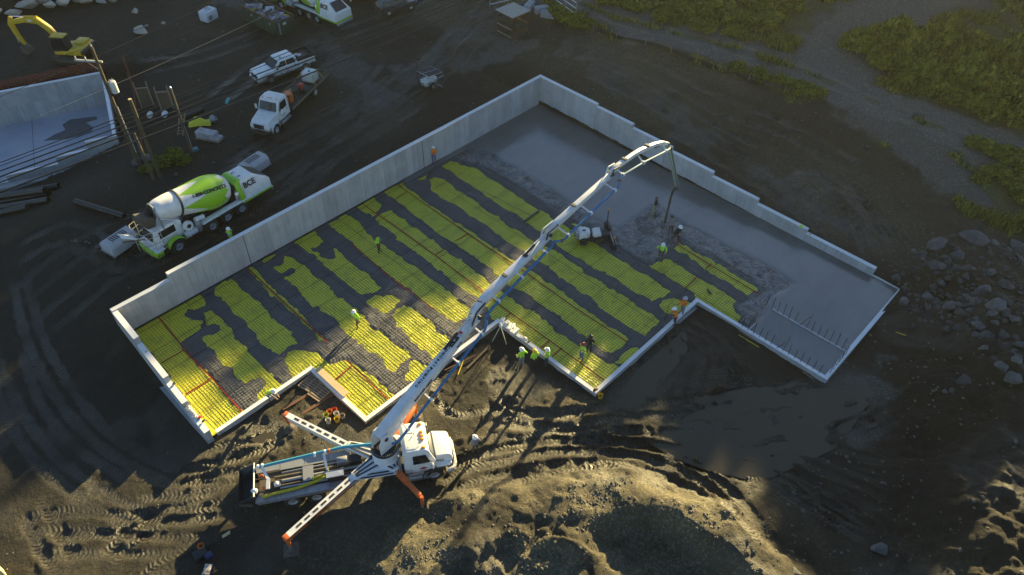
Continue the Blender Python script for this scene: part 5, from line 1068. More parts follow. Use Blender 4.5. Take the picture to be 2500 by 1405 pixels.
for z in (.14, .36, .58, .8, 1.03): cgm.box(-.53, .53, -.61, -.59, z-.012, z+.012); cgm.box(-.53, .53, .59, .61, z-.012, z+.012); cgm.box(-.53, -.51, -.6, .6, z-.012, z+.012); cgm.box(.51, .53, -.6, .6, z-.012, z+.012)
cgm.build('cage', ALU, ib); MB().box(-.52, .52, -.6, .6, 0, .11).build('pallet_base', DARK, ib); MB().lathe([(.1, 1.02), (.1, 1.08)], 14, 'z').build('lid', DARK, ib); MB().box(-.2, .2, -.615, -.607, .5, .8).build('label_plate', DARK, ib)
om = bed_thing('power_trowel', -.1, .3, 0, 'orange machine with round drum behind the flatbed truck cab', 'machine')
MB().tube([(-.5, -.3, .45), (.2, .3, .55)], .42, 18).build('drum', ORANGE, om, smooth=True); MB().box(-.9, -.3, -.9, -.4, 0, .45).build('base', ORANGE, om, bevel=.04); MB().tube([(-.9, .3, .1), (.3, -.5, .9)], .03, 6).build('handle', DARK, om)
rm_ = bed_thing('trowel_machine', -2.3, .35, 0, 'red engine machine with black ring guard on the flatbed truck', 'machine')
for z in (.12, .3): MB().lathe([(.62, z-.015), (.65, z), (.62, z+.015)], 28, 'z').build('guard_ring', DARK, rm_, smooth=True)
MB().box(-.25, .25, -.22, .22, .3, .72).build('engine', mat('engine_red', (.42, .03, .02), .4, dirt=.3), rm_, bevel=.05); MB().tube([(.1, 0, .5), (.9, .1, 1.05), (1.2, .1, 1.1)], .025, 6).build('handle', DARK, rm_)
for a in range(4): MB().bar((0, 0, .1), (.6*math.cos(a*1.57), .6*math.sin(a*1.57), .05), .12, .02).build('blade', STEEL, rm_)
yb = bed_thing('yellow_bag', -1.5, -.35, .4, 'small yellow and black sack on the flatbed truck deck', 'sack')
MB().lathe([(.05, -.34), (.17, -.26), (.2, 0), (.17, .26), (.05, .34)], 12, 'x', (0, 0, .18)).build('sack_body', mat('sack_yellow', (.55, .46, .03), .6, dirt=.3), yb, smooth=True); MB().lathe([(.205, -.06), (.21, 0), (.205, .06)], 12, 'x', (0, 0, .18)).build('sack_band', DARK, yb, smooth=True)
fr = bed_thing('steel_frame', -1.1, .55, 0, 'dark steel tube frame standing on the flatbed truck deck', 'frame')
MB().tube([(-.8, -.4, 0), (-.8, -.4, .7), (.7, -.4, .7), (.7, -.4, 0)], .03, 6).build('near_hoop', DARK, fr); MB().tube([(-.8, .4, 0), (-.8, .4, .7), (.7, .4, .7), (.7, .4, 0)], .03, 6).build('far_hoop', DARK, fr); MB().tube([(-.8, -.4, .7), (-.8, .4, .7)], .03, 6).build('cross_tube', DARK, fr)
STRAP = mat('yellow_strap', (.60, .50, .02), .6, dirt=.2)
for x, w_ in ((-3.5, .9), (-5.0, .9)):
    st = bed_thing('ratchet_strap', x, 0, 0, 'yellow tie-down strap %s the water tote' % ('in front of' if x > -4 else 'behind'), 'strap'); MB().tube([(0, 1.2, 0), (-.35 if x > -4 else .3, .8, 1.0), (-.35 if x > -4 else .3, -.3, 1.0), (0, -1.2, -.02)], .022, 5).build('strap_band', STRAP, st)

def pickup():
    r = empty('pickup_truck', (33.75, 63.15, 1.55), R(176), 'white crew cab pickup with black bed parked beyond the flatbed truck', 'truck')
    for s in (-1, 1):
        for x in (1.9, -1.9): wheel(r, x, s*.86, .42, .28, s, STEEL); fender(r, x, s*.80, s*1.05, .54, DARK if x > 0 else WHITE, .42, -8, 188, .05)
    MB().prism([(3.1, .5), (3.12, .95), (2.95, 1.16), (1.35, 1.28), (-1.05, 1.28), (-3.1, 1.26), (-3.12, .55)], 'y', -.99, .99, wf=lambda x, z: 1-.04*max(0, abs(x)-2.4)).build('body', WHITE, r, bevel=.07, seg=3)
    MB().prism([(1.45, 1.22), (.70, 1.86), (.5, 1.93), (-.95, 1.93), (-1.10, 1.85), (-1.22, 1.22)], 'y', -.92, .92, wf=lambda x, z: 1-.20*max(0, z-1.25)).build('cab', WHITE, r, bevel=.06, seg=3)
    g = MB(); panel(g, [(1.44, -.80, 1.29), (1.44, .80, 1.29), (.77, .70, 1.85), (.77, -.70, 1.85)], .012); g.build('windshield', GLASS, r)
    for s in (-1, 1):
        for a, b in ((.98, .06), (-.02, -.98)):
            q = [(a, s*.915, 1.30), (b, s*.915, 1.30), (b+(.12 if b < -.5 else 0), s*.82, 1.78), (a-(.40 if a > .5 else 0), s*.82, 1.78)]; MB().add([(x, y+s*.004, z) for x, y, z in q]+[(x, y+s*.012, z) for x, y, z in q], [(0, 1, 2, 3), (7, 6, 5, 4), (0, 4, 5, 1), (1, 5, 6, 2), (2, 6, 7, 3), (3, 7, 4, 0)]).build('side_window', GLASS, r)
        for x in (.5, -.5): d = MB().box(x-.46, x+.46, s*.992-.004, s*.992+.006, .62, 1.22).build('door', WHITE, r); MB().box(x-.4, x-.25, s*1.0-.012, s*1.0+.012, 1.08, 1.13).build('handle', DARK, d)
        MB().box(1.05, 1.2, s*1.1-.09, s*1.1+.09, 1.25, 1.42).build('mirror', DARK, r, bevel=.02); MB().box(2.85, 3.10, s*.78-.12, s*.78+.12, .85, 1.05).build('headlight', MATS['headlight_lens'], r, bevel=.03)
        MB().box(-3.05, -1.15, s*.96-.04, s*.96+.04, 1.27, 1.55).build('bed_side', DARK, r, bevel=.02); MB().box(-1.2, .98, s*1.02-.1, s*1.02+.06, .42, .5).build('running_board', DARK, r)
        MB().box(-3.14, -3.08, s*.85-.08, s*.85+.08, .8, 1.15).build('tail_light', REDL, r)
    MB().box(-3.05, -1.15, -.9, .9, 1.27, 1.285).build('bed_floor', DARK, r); MB().box(-3.1, -3.02, -.95, .95, 1.27, 1.6).build('tailgate', DARK, r, bevel=.02); MB().box(-1.25, -1.15, -.92, .92, 1.27, 1.75).build('bed_rack', DARK, r, bevel=.02)
    MB().box(3.08, 3.14, -.62, .62, .72, 1.02).build('grille', DARK, r); MB().box(3.0, 3.22, -.98, .98, .45, .68).build('bumper', ALU, r, bevel=.05)
    MB().box(.2, .34, .15, .45, 1.928, 1.95).build('roof_lamp', DARK, r)
    for x, y in ((-1.8, .2), (-1.6, -.1)): MB().lathe([(.10, -.2), (.16, 0), (.10, .2)], 10, 'x', (x, y, 1.42)).build('white_bag', mat('white_plastic', (.7, .7, .7), .5, dirt=.2), r, smooth=True)
    return r
pickup()
def car(name, loc, rz, paint, label, cat='car'):
    r = empty(name, loc, rz, label, cat)
    for s in (-1, 1):
        for x in (1.35, -1.35): wheel(r, x, s*.78, .34, .22, s)
    MB().prism([(2.2, .35), (2.28, .7), (2.05, .88), (1.0, 1.02), (-2.1, 1.05), (-2.25, .8), (-2.2, .35)], 'y', -.91, .91, wf=lambda x, z: 1-.07*max(0, abs(x)-1.7)).build('body', paint, r, bevel=.10, seg=3)
    MB().prism([(1.05, 1.0), (.35, 1.50), (.1, 1.58), (-1.5, 1.56), (-1.85, 1.45), (-2.15, 1.0)], 'y', -.84, .84, wf=lambda x, z: 1-.32*max(0, z-1.0)).build('roof', paint, r, bevel=.08, seg=3)
    g = MB(); panel(g, [(1.06, -.74, 1.06), (1.06, .74, 1.06), (.42, .62, 1.50), (.42, -.62, 1.50)], .012); g.build('windshield', GLASS, r)
    for s in (-1, 1):
        for a, b in ((.72, -.25), (-.33, -1.2), (-1.28, -1.75)):
            q = [(a, s*.835, 1.07), (b, s*.835, 1.07), (b+(.1 if b < -1.5 else 0), s*.725, 1.44), (a-(.42 if a > .5 else 0), s*.725, 1.44)]; MB().add([(x, y+s*.006, z) for x, y, z in q]+[(x, y+s*.014, z) for x, y, z in q], [(0, 1, 2, 3), (7, 6, 5, 4), (0, 4, 5, 1), (1, 5, 6, 2), (2, 6, 7, 3), (3, 7, 4, 0)]).build('side_window', GLASS, r)
        MB().box(-2.24, -2.1, s*.7-.12, s*.7+.12, .82, 1.02).build('tail_light', REDL, r, bevel=.03); MB().box(2.0, 2.2, s*.66-.16, s*.66+.16, .68, .82).build('headlight', MATS['headlight_lens'], r, bevel=.04); MB().box(.62, .78, s*.98-.08, s*.98+.08, 1.05, 1.2).build('mirror', paint, r, bevel=.03)
    g = MB(); panel(g, [(-2.12, .70, 1.08), (-2.12, -.70, 1.08), (-1.86, -.60, 1.44), (-1.86, .60, 1.44)], .012); g.build('rear_window', GLASS, r)
    MB().box(2.2, 2.27, -.5, .5, .45, .66).build('grille', DARK, r, bevel=.02); return r
pS = gat(985, 30); car('parked_car', (pS.x-.2, pS.y+.9, pS.z), R(-13), mat('dark_car_paint', (.035, .038, .045), .25, dirt=.15, coat=.5), 'dark hatchback parked at the top edge, tail lamp towards the mixer')
pS = gat(905, 3); car('parked_car', (pS.x-.3, pS.y+1.3, pS.z), R(-28), mat('silver_car_paint', (.28, .29, .31), .25, .3, dirt=.15, coat=.5), 'silver car at the top edge, half hidden behind the dark hatchback')

# ------------------------------------------------------------------ excavator
EX = gat(195, 158); ex = empty('excavator', (EX.x+.2, EX.y+1.2, EX.z), R(128), 'yellow tracked excavator with folded arm above the smaller pit', 'excavator')
for s in (-1, 1):
    pr_ = [(1.7, .45), (1.55, .75), (1.3, .82), (-1.3, .82), (-1.55, .75), (-1.7, .45), (-1.5, .12), (-1.25, .02), (1.25, .02), (1.5, .12)]
    tk = MB().prism(pr_, 'y', s*.78, s*1.28).build('track', DARK, ex, bevel=.03); sh = MB()
    for i in range(16): x = -1.4+i*.187; sh.box(x-.06, x+.06, s*1.03-.26, s*1.03+.26, .82, .87)
    sh.build('track_shoes', MUDDY, tk); MB().box(-1.2, 1.2, s*1.285-.01, s*1.285+.01, .3, .6).build('track_frame', MUDDY, tk)
MB().lathe([(.7, .8), (.7, 1.05)], 20, 'z').build('slew_ring', DARK, ex)
MB().prism([(1.15, 1.05), (1.15, 1.35), (.3, 1.45), (-1.0, 1.75), (-1.75, 1.75), (-1.95, 1.5), (-1.85, 1.05)], 'y', -1.15, 1.15).build('house', YELLOW, ex, bevel=.08)
MB().box(-1.6, -.5, -1.05, .2, 1.755, 1.95).build('engine_cover', YELLOW, ex, bevel=.06); MB().prism([(-1.5, 1.1), (-1.98, 1.15), (-2.05, 1.6), (-1.6, 1.7)], 'y', -1.16, 1.16).build('counterweight', DARK, ex, bevel=.08)
MB().prism([(1.15, 1.36), (1.22, 2.1), (.95, 2.85), (-.35, 2.88), (-.45, 1.46), (.3, 1.46)], 'y', .25, 1.15).build('cab', DARK, ex, bevel=.05); MB().box(-.4, 1.0, .22, 1.18, 2.86, 2.95).build('cab_roof', YELLOW, ex, bevel=.04)
for y in (.24, 1.16): MB().prism([(1.05, 1.7), (1.1, 2.1), (.9, 2.75), (-.25, 2.78), (-.3, 1.75)], 'y', y-.008, y+.008).build('side_window', GLASS, ex)
g = MB(); panel(g, [(1.2, .3, 1.5), (1.2, 1.1, 1.5), (1.0, 1.08, 2.78), (1.0, .32, 2.78)], .015); g.build('windshield', GLASS, ex)
bo = MB()
def limb(nm, pts, w, mt=YELLOW):
    out = []; 
    for i, (x, z, h) in enumerate(pts):
        a = pts[max(0, i-1)]; b = pts[min(len(pts)-1, i+1)]; d = Vector((b[0]-a[0], b[1]-a[1])).normalized(); out.append(((x-d.y*h/2, z+d.x*h/2), (x+d.y*h/2, z-d.x*h/2)))
    return MB().prism([o[0] for o in out]+[o[1] for o in reversed(out)], 'y', -.35-w/2, -.35+w/2).build(nm, mt, ex, bevel=.02)
bm_ = limb('boom', [(.9, 1.5, .35), (1.8, 3.0, .6), (2.6, 3.75, .62), (4.0, 3.75, .5), (5.6, 3.35, .32)], .36)
limb('stick', [(5.3, 3.95, .3), (5.6, 3.2, .5), (5.35, 2.0, .36), (5.1, 1.1, .24)], .3); MB().prism([(5.2, 1.2), (5.55, .95), (5.5, .35), (5.1, .1), (4.6, .3), (4.75, .8)], 'y', -.75, .05).build('bucket', MUDDY, ex, bevel=.04)
text('boom_lettering', 'B&L', .30, mat('white_lettering2', (.75, .75, .72), .5, dirt=.1), bm_, frame((3.3, -.35-.185, 3.75), (1, 0, -.05), (0, 0, 1)), bold=.01); text('boom_lettering', 'B&L', .30, MATS['white_lettering2'], bm_, frame((3.3, -.35+.185, 3.75), (-1, 0, .05), (0, 0, 1)), bold=.01)
for a, b in (((.9, 1.4), (2.0, 2.75)), ((2.5, 4.15), (5.2, 4.0)), ((5.75, 2.9), (5.6, 1.3))): MB().tube([(a[0], -.35, a[1]), ((a[0]+b[0])/2, -.35, (a[1]+b[1])/2)], .09, 8).build('ram', YELLOW, ex, smooth=True); MB().tube([((a[0]+b[0])/2, -.35, (a[1]+b[1])/2), (b[0], -.35, b[1])], .05, 8).build('ram_rod', ALU, ex, smooth=True)

# ------------------------------------------------------------------ laser screed on the yellow floor
sc = empty('laser_screed', (*at(1450, 585, -.03)[:2], -.03), R(-38), 'white and black laser screed machine at the edge of the wet concrete', 'screed machine')
SCW = mat('screed_white', (.66, .66, .64), .35, dirt=.25)
for x in (-.95, .25):
    for s in (-1, 1): wheel(sc, x, s*.55, .33, .2, s, DARK)
MB().box(-1.5, 1.2, -.28, .28, .35, .52).build('chassis', DARK, sc)
MB().prism([(-1.35, -.5), (-.75, -.5), (-.42, -.25), (-.42, .25), (-.75, .5), (-1.35, .5)], 'z', .52, 1.05).build('engine_cowl', SCW, sc, bevel=.06); MB().prism([(-1.02, -.10), (-.82, -.10), (-.72, 0), (-.82, .10), (-1.02, .10)], 'z', 1.05, 1.06).build('cowl_vent', DARK, sc)
MB().box(-1.62, -1.36, -.42, .42, .5, 1.12).build('control_panel', STEEL, sc, bevel=.02); MB().tube([(-1.62, -.4, .9), (-2.0, -.4, 1.0), (-2.0, .4, 1.0), (-1.62, .4, .9)], .025, 6).build('handle_bar', DARK, sc)
MB().prism([(-.2, -.3), (0, -.42), (.45, -.42), (.45, .42), (0, .42), (-.2, .3)], 'z', .52, .92).build('front_cowl', SCW, sc, bevel=.06)
MB().box(.5, 1.15, -.3, .3, .5, .62).build('carrier_arm', DARK, sc)
hd = MB().box(1.15, 1.5, -1.5, 1.5, .05, .42).build('screed_head', DARK, sc, bevel=.02); MB().box(1.5, 1.58, -1.5, 1.5, .04, .2).build('plow_blade', STEEL, hd); MB().tube([(1.3, -1.3, .5), (1.3, 1.3, .5)], .05, 8).build('auger_shaft', STEEL, hd)
for y in (-1.2, 1.2):
    MB().tube([(1.3, y, .4), (1.3, y, 1.9 if y > 0 else 1.0)], .045, 8).build('receiver_mast', DARK, sc); MB().lathe([(.07, 0), (.07, .22)], 10, 'z', (1.3, y, 1.9 if y > 0 else 1.0)).build('laser_receiver', mat('receiver_amber', (.5, .25, .08), .4, dirt=.2), sc)
MB().tube([(1.3, 1.2, 1.7), (1.15, .6, .5)], .015, 5).build('mast_stay', DARK, sc)
MB().box(1.18, 1.46, .3, 1.3, .42, .75).build('vibrator_box', DARK, sc, bevel=.03)
# ------------------------------------------------------------------ people
SKIN = mat('skin', (.34, .19, .12), .6, dirt=0); CLO = {}
def cloth(n, c): return mat('cloth_'+n, c, .85, dirt=.15, ds=8)
LIMEC = cloth('lime', (.42, .78, .05)); ORC = cloth('orange', (.80, .20, .02)); BLK = cloth('black', (.018, .018, .022)); GRYC = cloth('grey', (.20, .20, .22)); NAVY = cloth('navy', (.035, .04, .07)); JEAN = cloth('jeans', (.10, .15, .26)); BRN = cloth('brown', (.09, .06, .035)); BOOT = cloth('boots', (.03, .022, .016)); KHK = cloth('khaki', (.25, .20, .12)); REFL = mat('reflective_band', (.7, .7, .68), .4, dirt=0)
BASE = dict(pel=(0, 0, .95), spn=(0, 0, 1.17), che=(0, 0, 1.36), nec=(.0, 0, 1.52), hed=(.02, 0, 1.63), top=(.0, 0, 1.73), nos=(.125, 0, 1.625))
for k, s in (('l', 1), ('r', -1)):
    BASE.update({'hip'+k: (0, s*.10, .90), 'kne'+k: (.03, s*.12, .49), 'ank'+k: (-.01, s*.13, .09), 'toe'+k: (.17, s*.15, .035), 'sho'+k: (0, s*.19, 1.43), 'elb'+k: (-.03, s*.27, 1.15), 'wri'+k: (.10, s*.25, .92), 'han'+k: (.14, s*.24, .84)})
RAD = dict(pel=.145, spn=.14, che=.165, nec=.062, hed=.098, top=.075, nos=.018, hip=.105, kne=.072, ank=.052, toe=.045, sho=.082, elb=.058, wri=.036, han=.036, fin=.010)
def person(label, px, py, z, face, top, legs, hat, pose=None, long_sleeves=True, vest=None, scale=1.0, hair=(.03, .02, .012), loc=None):
    p = dict(BASE); p.update(pose or {}); names = list(p); E_ = [('pel', 'spn'), ('spn', 'che'), ('che', 'nec'), ('nec', 'hed'), ('hed', 'top'), ('hed', 'nos')]
    for k in 'lr':
        E_ += [('pel', 'hip'+k), ('hip'+k, 'kne'+k), ('kne'+k, 'ank'+k), ('ank'+k, 'toe'+k), ('che', 'sho'+k), ('sho'+k, 'elb'+k), ('elb'+k, 'wri'+k), ('wri'+k, 'han'+k)]
        w, h = Vector(p['wri'+k]), Vector(p['han'+k]); d = (h-w).normalized(); sdv = d.cross(Vector((1, 0, .3))).normalized()
        for f in range(5):
            o = (f-1.5)*.018; n1, n2 = 'fin%s%da' % (k, f), 'fin%s%db' % (k, f); Lf = (.075, .085, .08, .06, .05)[f]
            if f == 4: p[n1] = tuple(w.lerp(h, .5)+sdv*.045+Vector((.02, 0, 0))); p[n2] = tuple(Vector(p[n1])+d*.04+sdv*.012+Vector((.012, 0, 0)))
            else: p[n1] = tuple(h+d*.03+sdv*o); p[n2] = tuple(Vector(p[n1])+d*Lf*.7+Vector((.018, 0, 0)))
            E_ += [('han'+k if f < 4 else 'wri'+k, n1), (n1, n2)]
    names = list(p); ix = {n: i for i, n in enumerate(names)}
    me = bpy.data.meshes.new('person'); me.from_pydata([p[n] for n in names], [(ix[a], ix[b]) for a, b in E_], [])
    o = bpy.data.objects.new('person', me); COL.objects.link(o); md = o.modifiers.new('skin', 'SKIN'); md.use_smooth_shade = True
    for n in names: r = RAD[n[:3]]; sv = me.skin_vertices[0].data[ix[n]]; sv.radius = (r, r); sv.use_root = n == 'pel'
    o.modifiers.new('sub', 'SUBSURF').levels = 1
    dg = bpy.context.evaluated_depsgraph_get(); me2 = bpy.data.meshes.new_from_object(o.evaluated_get(dg)); bpy.data.objects.remove(o); bpy.data.meshes.remove(me)
    me2.name = 'person'; me2.materials.clear()
    for m_ in (top, legs, BOOT, SKIN, vest or top, REFL): me2.materials.append(m_)
    segs = [(Vector(p[a]), Vector(p[b]), a, b) for a, b in E_ if a[:3] != 'fin']
    mi = []
    for f in me2.polygons:
        c = f.center; best = None; bd = 9
        for a, b, na, nb in segs:
            d = b-a; t = max(0, min(1, (c-a).dot(d)/max(d.length_squared, 1e-9))); dd = (c-a-d*t).length/(RAD[na[:3]]*(1-t)+RAD[nb[:3]]*t)
            if dd < bd: bd = dd; best = (na[:3], nb[:3], t)
        a, b, t = best
        if a in ('hip', 'kne') or (a, b) == ('pel', 'hip'): m_ = 1
        elif a == 'ank': m_ = 2
        elif a in ('wri', 'han') or a in ('nec', 'hed') or (a == 'elb' and not long_sleeves): m_ = 3
        elif (a, b) == ('che', 'nec') and t > .75: m_ = 3
        elif a in ('pel', 'spn', 'che') and vest: m_ = 4 if not (a == 'spn' and .2 < t < .45) else 5
        else: m_ = 1 if (a == 'pel' and b == 'spn' and t < .15) else 0
        mi.append(m_)
    me2.polygons.foreach_set('material_index', mi); me2.polygons.foreach_set('use_smooth', [True]*len(mi))
    o = bpy.data.objects.new('person', me2); COL.objects.link(o)
    L0 = loc or at(px, py, z); o.location = (L0[0], L0[1], L0[2]-.0); o.rotation_euler = (0, 0, R(face)); o.scale = (scale,)*3
    lift = -min(p['ankl'][2], p['ankr'][2], .09)+.09; 
    tag(o, label, 'person')
    t = Vector(p['top']); hd_ = Vector(p['hed']); up = (t-hd_).normalized(); q = Vector((0, 0, 1)).rotation_difference(up).to_matrix().to_4x4()
    if hat is not None:
        hm = MB(); hm.M = Matrix.Translation(hd_+up*.05) @ q
        hm.lathe([(.172, -.008), (.176, 0), (.150, .012), (.148, .05), (.128, .105), (.08, .142), (.0015, .152)], 18, 'z', cap=False); hm.box(.10, .215, -.09, .09, -.010, .004); hm.tube([(-.13, 0, .09), (-.05, 0, .15), (.05, 0, .155), (.13, 0, .10)], .018, 6)
        hm.build('hard_hat', hat, o, smooth=True)
    else:
        hm = MB(); hm.M = Matrix.Translation(hd_+up*.03) @ q; hm.lathe([(.112, -.02), (.117, .03), (.095, .09), (.04, .118), (.001, .122)], 14, 'z', (-.018, 0, 0), cap=False); hm.build('hair', mat('hair_%d' % int(hair[0]*1000), hair, .8, dirt=0), o, smooth=True)
    return o
HW = mat('white_hard_hat', (.80, .80, .79), .3, dirt=.08); HY = mat('yellow_hard_hat', (.72, .48, .02), .3, dirt=.08); HR = mat('red_hard_hat', (.32, .04, .02), .3, dirt=.1); HG = mat('silver_hard_hat', (.42, .45, .48), .3, dirt=.1)
walk = dict(hipl=(.02, .10, .90), knel=(.20, .12, .50), ankl=(.22, .13, .10), toel=(.40, .15, .04), hipr=(-.02, -.10, .90), kner=(-.04, -.12, .49), ankr=(-.30, -.13, .14), toer=(-.16, -.15, .04))
lean = lambda a: {k: (v[0]+math.sin(R(a))*(v[2]-.95), v[1], .95+math.cos(R(a))*(v[2]-.95)) for k, v in BASE.items() if k[:3] in ('spn', 'che', 'nec', 'hed', 'top', 'nos', 'sho', 'elb', 'wri', 'han')}
def arms(l=None, r=None, base=None):
    b = dict(base or {})
    for k, w in (('l', l), ('r', r)):
        if w is None: continue
        s = Vector(b.get('sho'+k, BASE['sho'+k])); w = Vector(w); mid = s.lerp(w, .5); d = (w-s); back = Vector((-.10, (.12 if k == 'l' else -.12), -.10)); sl = max(0, .28**2-(d.length/2)**2)**.5 if d.length < .56 else .02
        e = mid+back.normalized()*sl; b['elb'+k] = tuple(e); b['wri'+k] = tuple(w); b['han'+k] = tuple(w+(w-e).normalized()*.08)
    return b
person('worker in lime shirt and dark trousers standing on the yellow sheet near the long wall', 926, 616, -.03, -60, LIMEC, BRN, None, arms((.16, .12, 1.30), (.16, -.12, 1.30)), hair=(.10, .06, .04))
person('worker in lime shirt and white hard hat walking over the mesh left of the boom', 875, 797, -.03, 190, LIMEC, BRN, HW, arms((.18, .22, .98), (.1, -.3, 1.0), {**walk, **lean(14)}))
person('worker in orange jacket with lime vest standing against the long wall', 1060, 399, -.03, -120, ORC, JEAN, HW, arms((.20, .06, 1.18), (.20, -.06, 1.22)), vest=None)
person('worker in lime vest and white hard hat behind the long wall by the mixer', 0, 0, 0, -100, BLK, NAVY, HW, arms((.16, .10, 1.50), (.16, -.2, 1.2)), vest=LIMEC, loc=(16.45, 44.35, 1.42))
crouch = dict(pel=(-.15, 0, .55), spn=(.02, 0, .75), che=(.18, 0, .88), nec=(.32, 0, .98), hed=(.42, 0, 1.06), top=(.48, 0, 1.15), nos=(.50, 0, 1.0), hipl=(-.15, .11, .50), hipr=(-.15, -.11, .50), knel=(.20, .18, .50), kner=(.18, -.18, .46), ankl=(.0, .16, .09), ankr=(-.02, -.16, .09), toel=(.17, .18, .04), toer=(.15, -.18, .04), shol=(.17, .19, .92), shor=(.17, -.19, .92))
person('worker in lime vest crouching over the low front wall near the pallets', 662, 975, -.05, -70, KHK, JEAN, HW, arms((.55, .14, .55), (.58, -.10, .55), crouch), vest=LIMEC)
for lb, px, py, hat, leg, fc in (('worker in lime tee with white hard hat, leftmost of three facing the floor', 1273, 893, HW, GRYC, 75), ('worker in lime tee with yellow hard hat, middle of three facing the floor', 1304, 897, HY, BLK, 70), ('worker in lime tee with white hard hat stepping over the low wall', 1334, 893, HW, NAVY, 100)):
    person(lb, px, py, -.25, fc, LIMEC, leg, hat, arms((.10, .34, 1.12) if 'leftmost' in lb else (.16, .14, 1.15), (.12, -.34, 1.1) if 'leftmost' in lb else (.18, -.1, 1.2)), long_sleeves=False)
person('worker in lime shirt and red hard hat standing on the yellow sheet', 1419, 880, -.05, 160, LIMEC, JEAN, HR, arms((.22, .2, 1.38), (.22, -.12, 1.35)), long_sleeves=False)
person('worker all in black standing on the gravel behind the red hard hat', 1437, 862, -.05, 30, BLK, BLK, mat('black_hard_hat', (.02, .02, .022), .3, dirt=.1), arms((.15, .1, 1.2), (.18, -.1, 1.2)))
person('worker in orange jacket and silver hard hat reaching out with a rake', 1664, 768, -.05, 150, ORC, GRYC, HG, arms((.62, .18, 1.40), (.40, -.05, 1.2)))
person('worker in orange jacket and white hard hat at the low wall corner', 1646, 792, -.05, 140, ORC, NAVY, HW, arms((.25, .2, 1.0), (.3, -.2, 1.0), lean(18)))
person('worker in dark top and green gloves standing at the corner of the pour', 1596, 523, -.02, -75, BLK, GRYC, None, arms((.22, .05, 1.15), (.24, -.05, 1.1)), hair=(.09, .055, .04))
person('worker in grey holding the end of the pump hose', 1636, 572, -.02, 60, GRYC, BRN, mat('dark_hard_hat', (.06, .05, .045), .4, dirt=.2), arms((.28, .1, 1.0), (.3, -.1, 1.1), lean(14)))
person('worker in black with white hard hat raking fresh concrete beside the hose', 1648, 588, -.03, -110, BLK, BLK, HW, arms((.28, .06, 1.0), (.3, -.1, .95), {**walk, **lean(20)}))
person('worker in lime shirt and white hard hat striding along the pour edge', 1612, 632, -.03, -150, LIMEC, BRN, HW, arms((.34, .3, 1.0), (.05, -.38, 1.02), {**walk, **lean(16)}))
person('worker in grey shirt and white hard hat standing in mud by the pump truck', 1161, 1106, -.25, 70, GRYC, NAVY, HW, arms((.12, .28, 1.0), (.12, -.27, .98)), long_sleeves=False)
person('worker in dark clothes and white hard hat beside the pump hopper', 638, 1236, -.25, 120, BLK, BLK, HW, arms((.25, .15, 1.1), (.28, -.1, 1.15)))
# hand tools
def tool(name, label, cat, pts, r, mt, head=None):
    o = empty(name, pts[0], 0, label, cat); b = Vector(pts[0]); MB().tube([tuple(Vector(p)-b) for p in pts], r, 6).build('shaft', mt, o, smooth=True)
    if head: c, w, h, rz, hm = head; q = MB(); q.M = Matrix.Translation(Vector(c)-b) @ Matrix.Rotation(rz, 4, 'Z'); q.box(-w/2, w/2, -h/2, h/2, 0, .06); q.build('blade', hm, o)
    return o
P = lambda px, py, z=0.: tuple(at(px, py, z))
tool('concrete_rake', 'long handled rake held by the silver hard hat worker', 'rake', [P(1633, 745, 1.15), P(1627, 772, .0)], .018, DARK, (P(1626, 774, -.03), .6, .1, .3, DARK))
tool('concrete_rake', 'dark rake held by the black clad worker beside the hose', 'rake', [P(1646, 572, .9), P(1661, 589, 0)], .016, DARK, (P(1662, 590, -.02), .5, .08, .6, DARK))
tool('vibrator_hose', 'yellow green vibrator hose hanging from the gloved worker', 'hose', [P(1598, 502, 1.15), P(1597, 518, .5), P(1594, 536, -.02)], .022, mat('lime_hose', (.35, .42, .03), .6, dirt=.2))
tool('bull_float', 'bull float with black blade lying on the yellow sheet', 'float', [P(1178, 466, .02), P(1225, 490, .03), P(1298, 528, .03)], .025, mat('float_pole', (.22, .10, .09), .5, dirt=.3), (P(1298, 529, .0), 1.9, .16, R(2), DARK))
tool('push_broom', 'broom with yellow handle leaning over the low wall corner', 'broom', [P(1712, 732, .1), P(1728, 718, .0)], .02, mat('yellow_handle', (.6, .45, .03), .5, dirt=.2), (P(1731, 713, -.03), .6, .12, R(60), DARK))
tool('bull_float', 'long dark float lying across the gravel near the pallets', 'float', [P(800, 868, .0), P(846, 826, .0)], .05, mat('dark_channel', (.05, .06, .075), .5, .3, dirt=.3))  # plain dark tube without a blade, along a dark band of the floor
# ------------------------------------------------------------------ poles and wires
POLEW = mat('pole_timber', (.085, .066, .036), .85, dirt=.4, ds=3)
def height_at(base, px, py):
    v = ray(px, py); n = np.array([v[0], v[1]]); t = (base.x*n[0]+base.y*n[1])/(n@n); return CAMH+v[2]*t
b1 = gat(338, 402); t1 = height_at(b1, 236, 112)
po = empty('utility_pole', b1, 0, 'tall utility pole with crossarm and grey transformer beside the smaller pit', 'pole'); H1 = t1-b1.z
MB().tube([(0, 0, -.5), (0, 0, H1*.5), (.05, 0, H1)], [.16, .14, .11], 10).build('pole_shaft', POLEW, po, smooth=True)
ARM = Vector((-.62, .78, 0)); a0 = Vector((.05, 0, H1-1.3))
MB().bar(a0-ARM*.3+Vector((.12, .1, 0)), a0+ARM*1.9+Vector((.12, .1, 0)), .12, .14).build('crossarm', mat('grey_timber', (.42, .42, .42), .7, dirt=.3), po)
for k in (.15, 1.0, 1.8): q = a0+ARM*k+Vector((.12, .1, .07)); MB().lathe([(.05, 0), (.07, .08), (.03, .12), (.06, .2), (.02, .26)], 10, 'z', tuple(q)).build('insulator', STEEL, po, smooth=True)
MB().tube([tuple(a0+Vector((0, 0, -.7))), tuple(a0+ARM*.9)], .025, 5).build('arm_brace', STEEL, po)
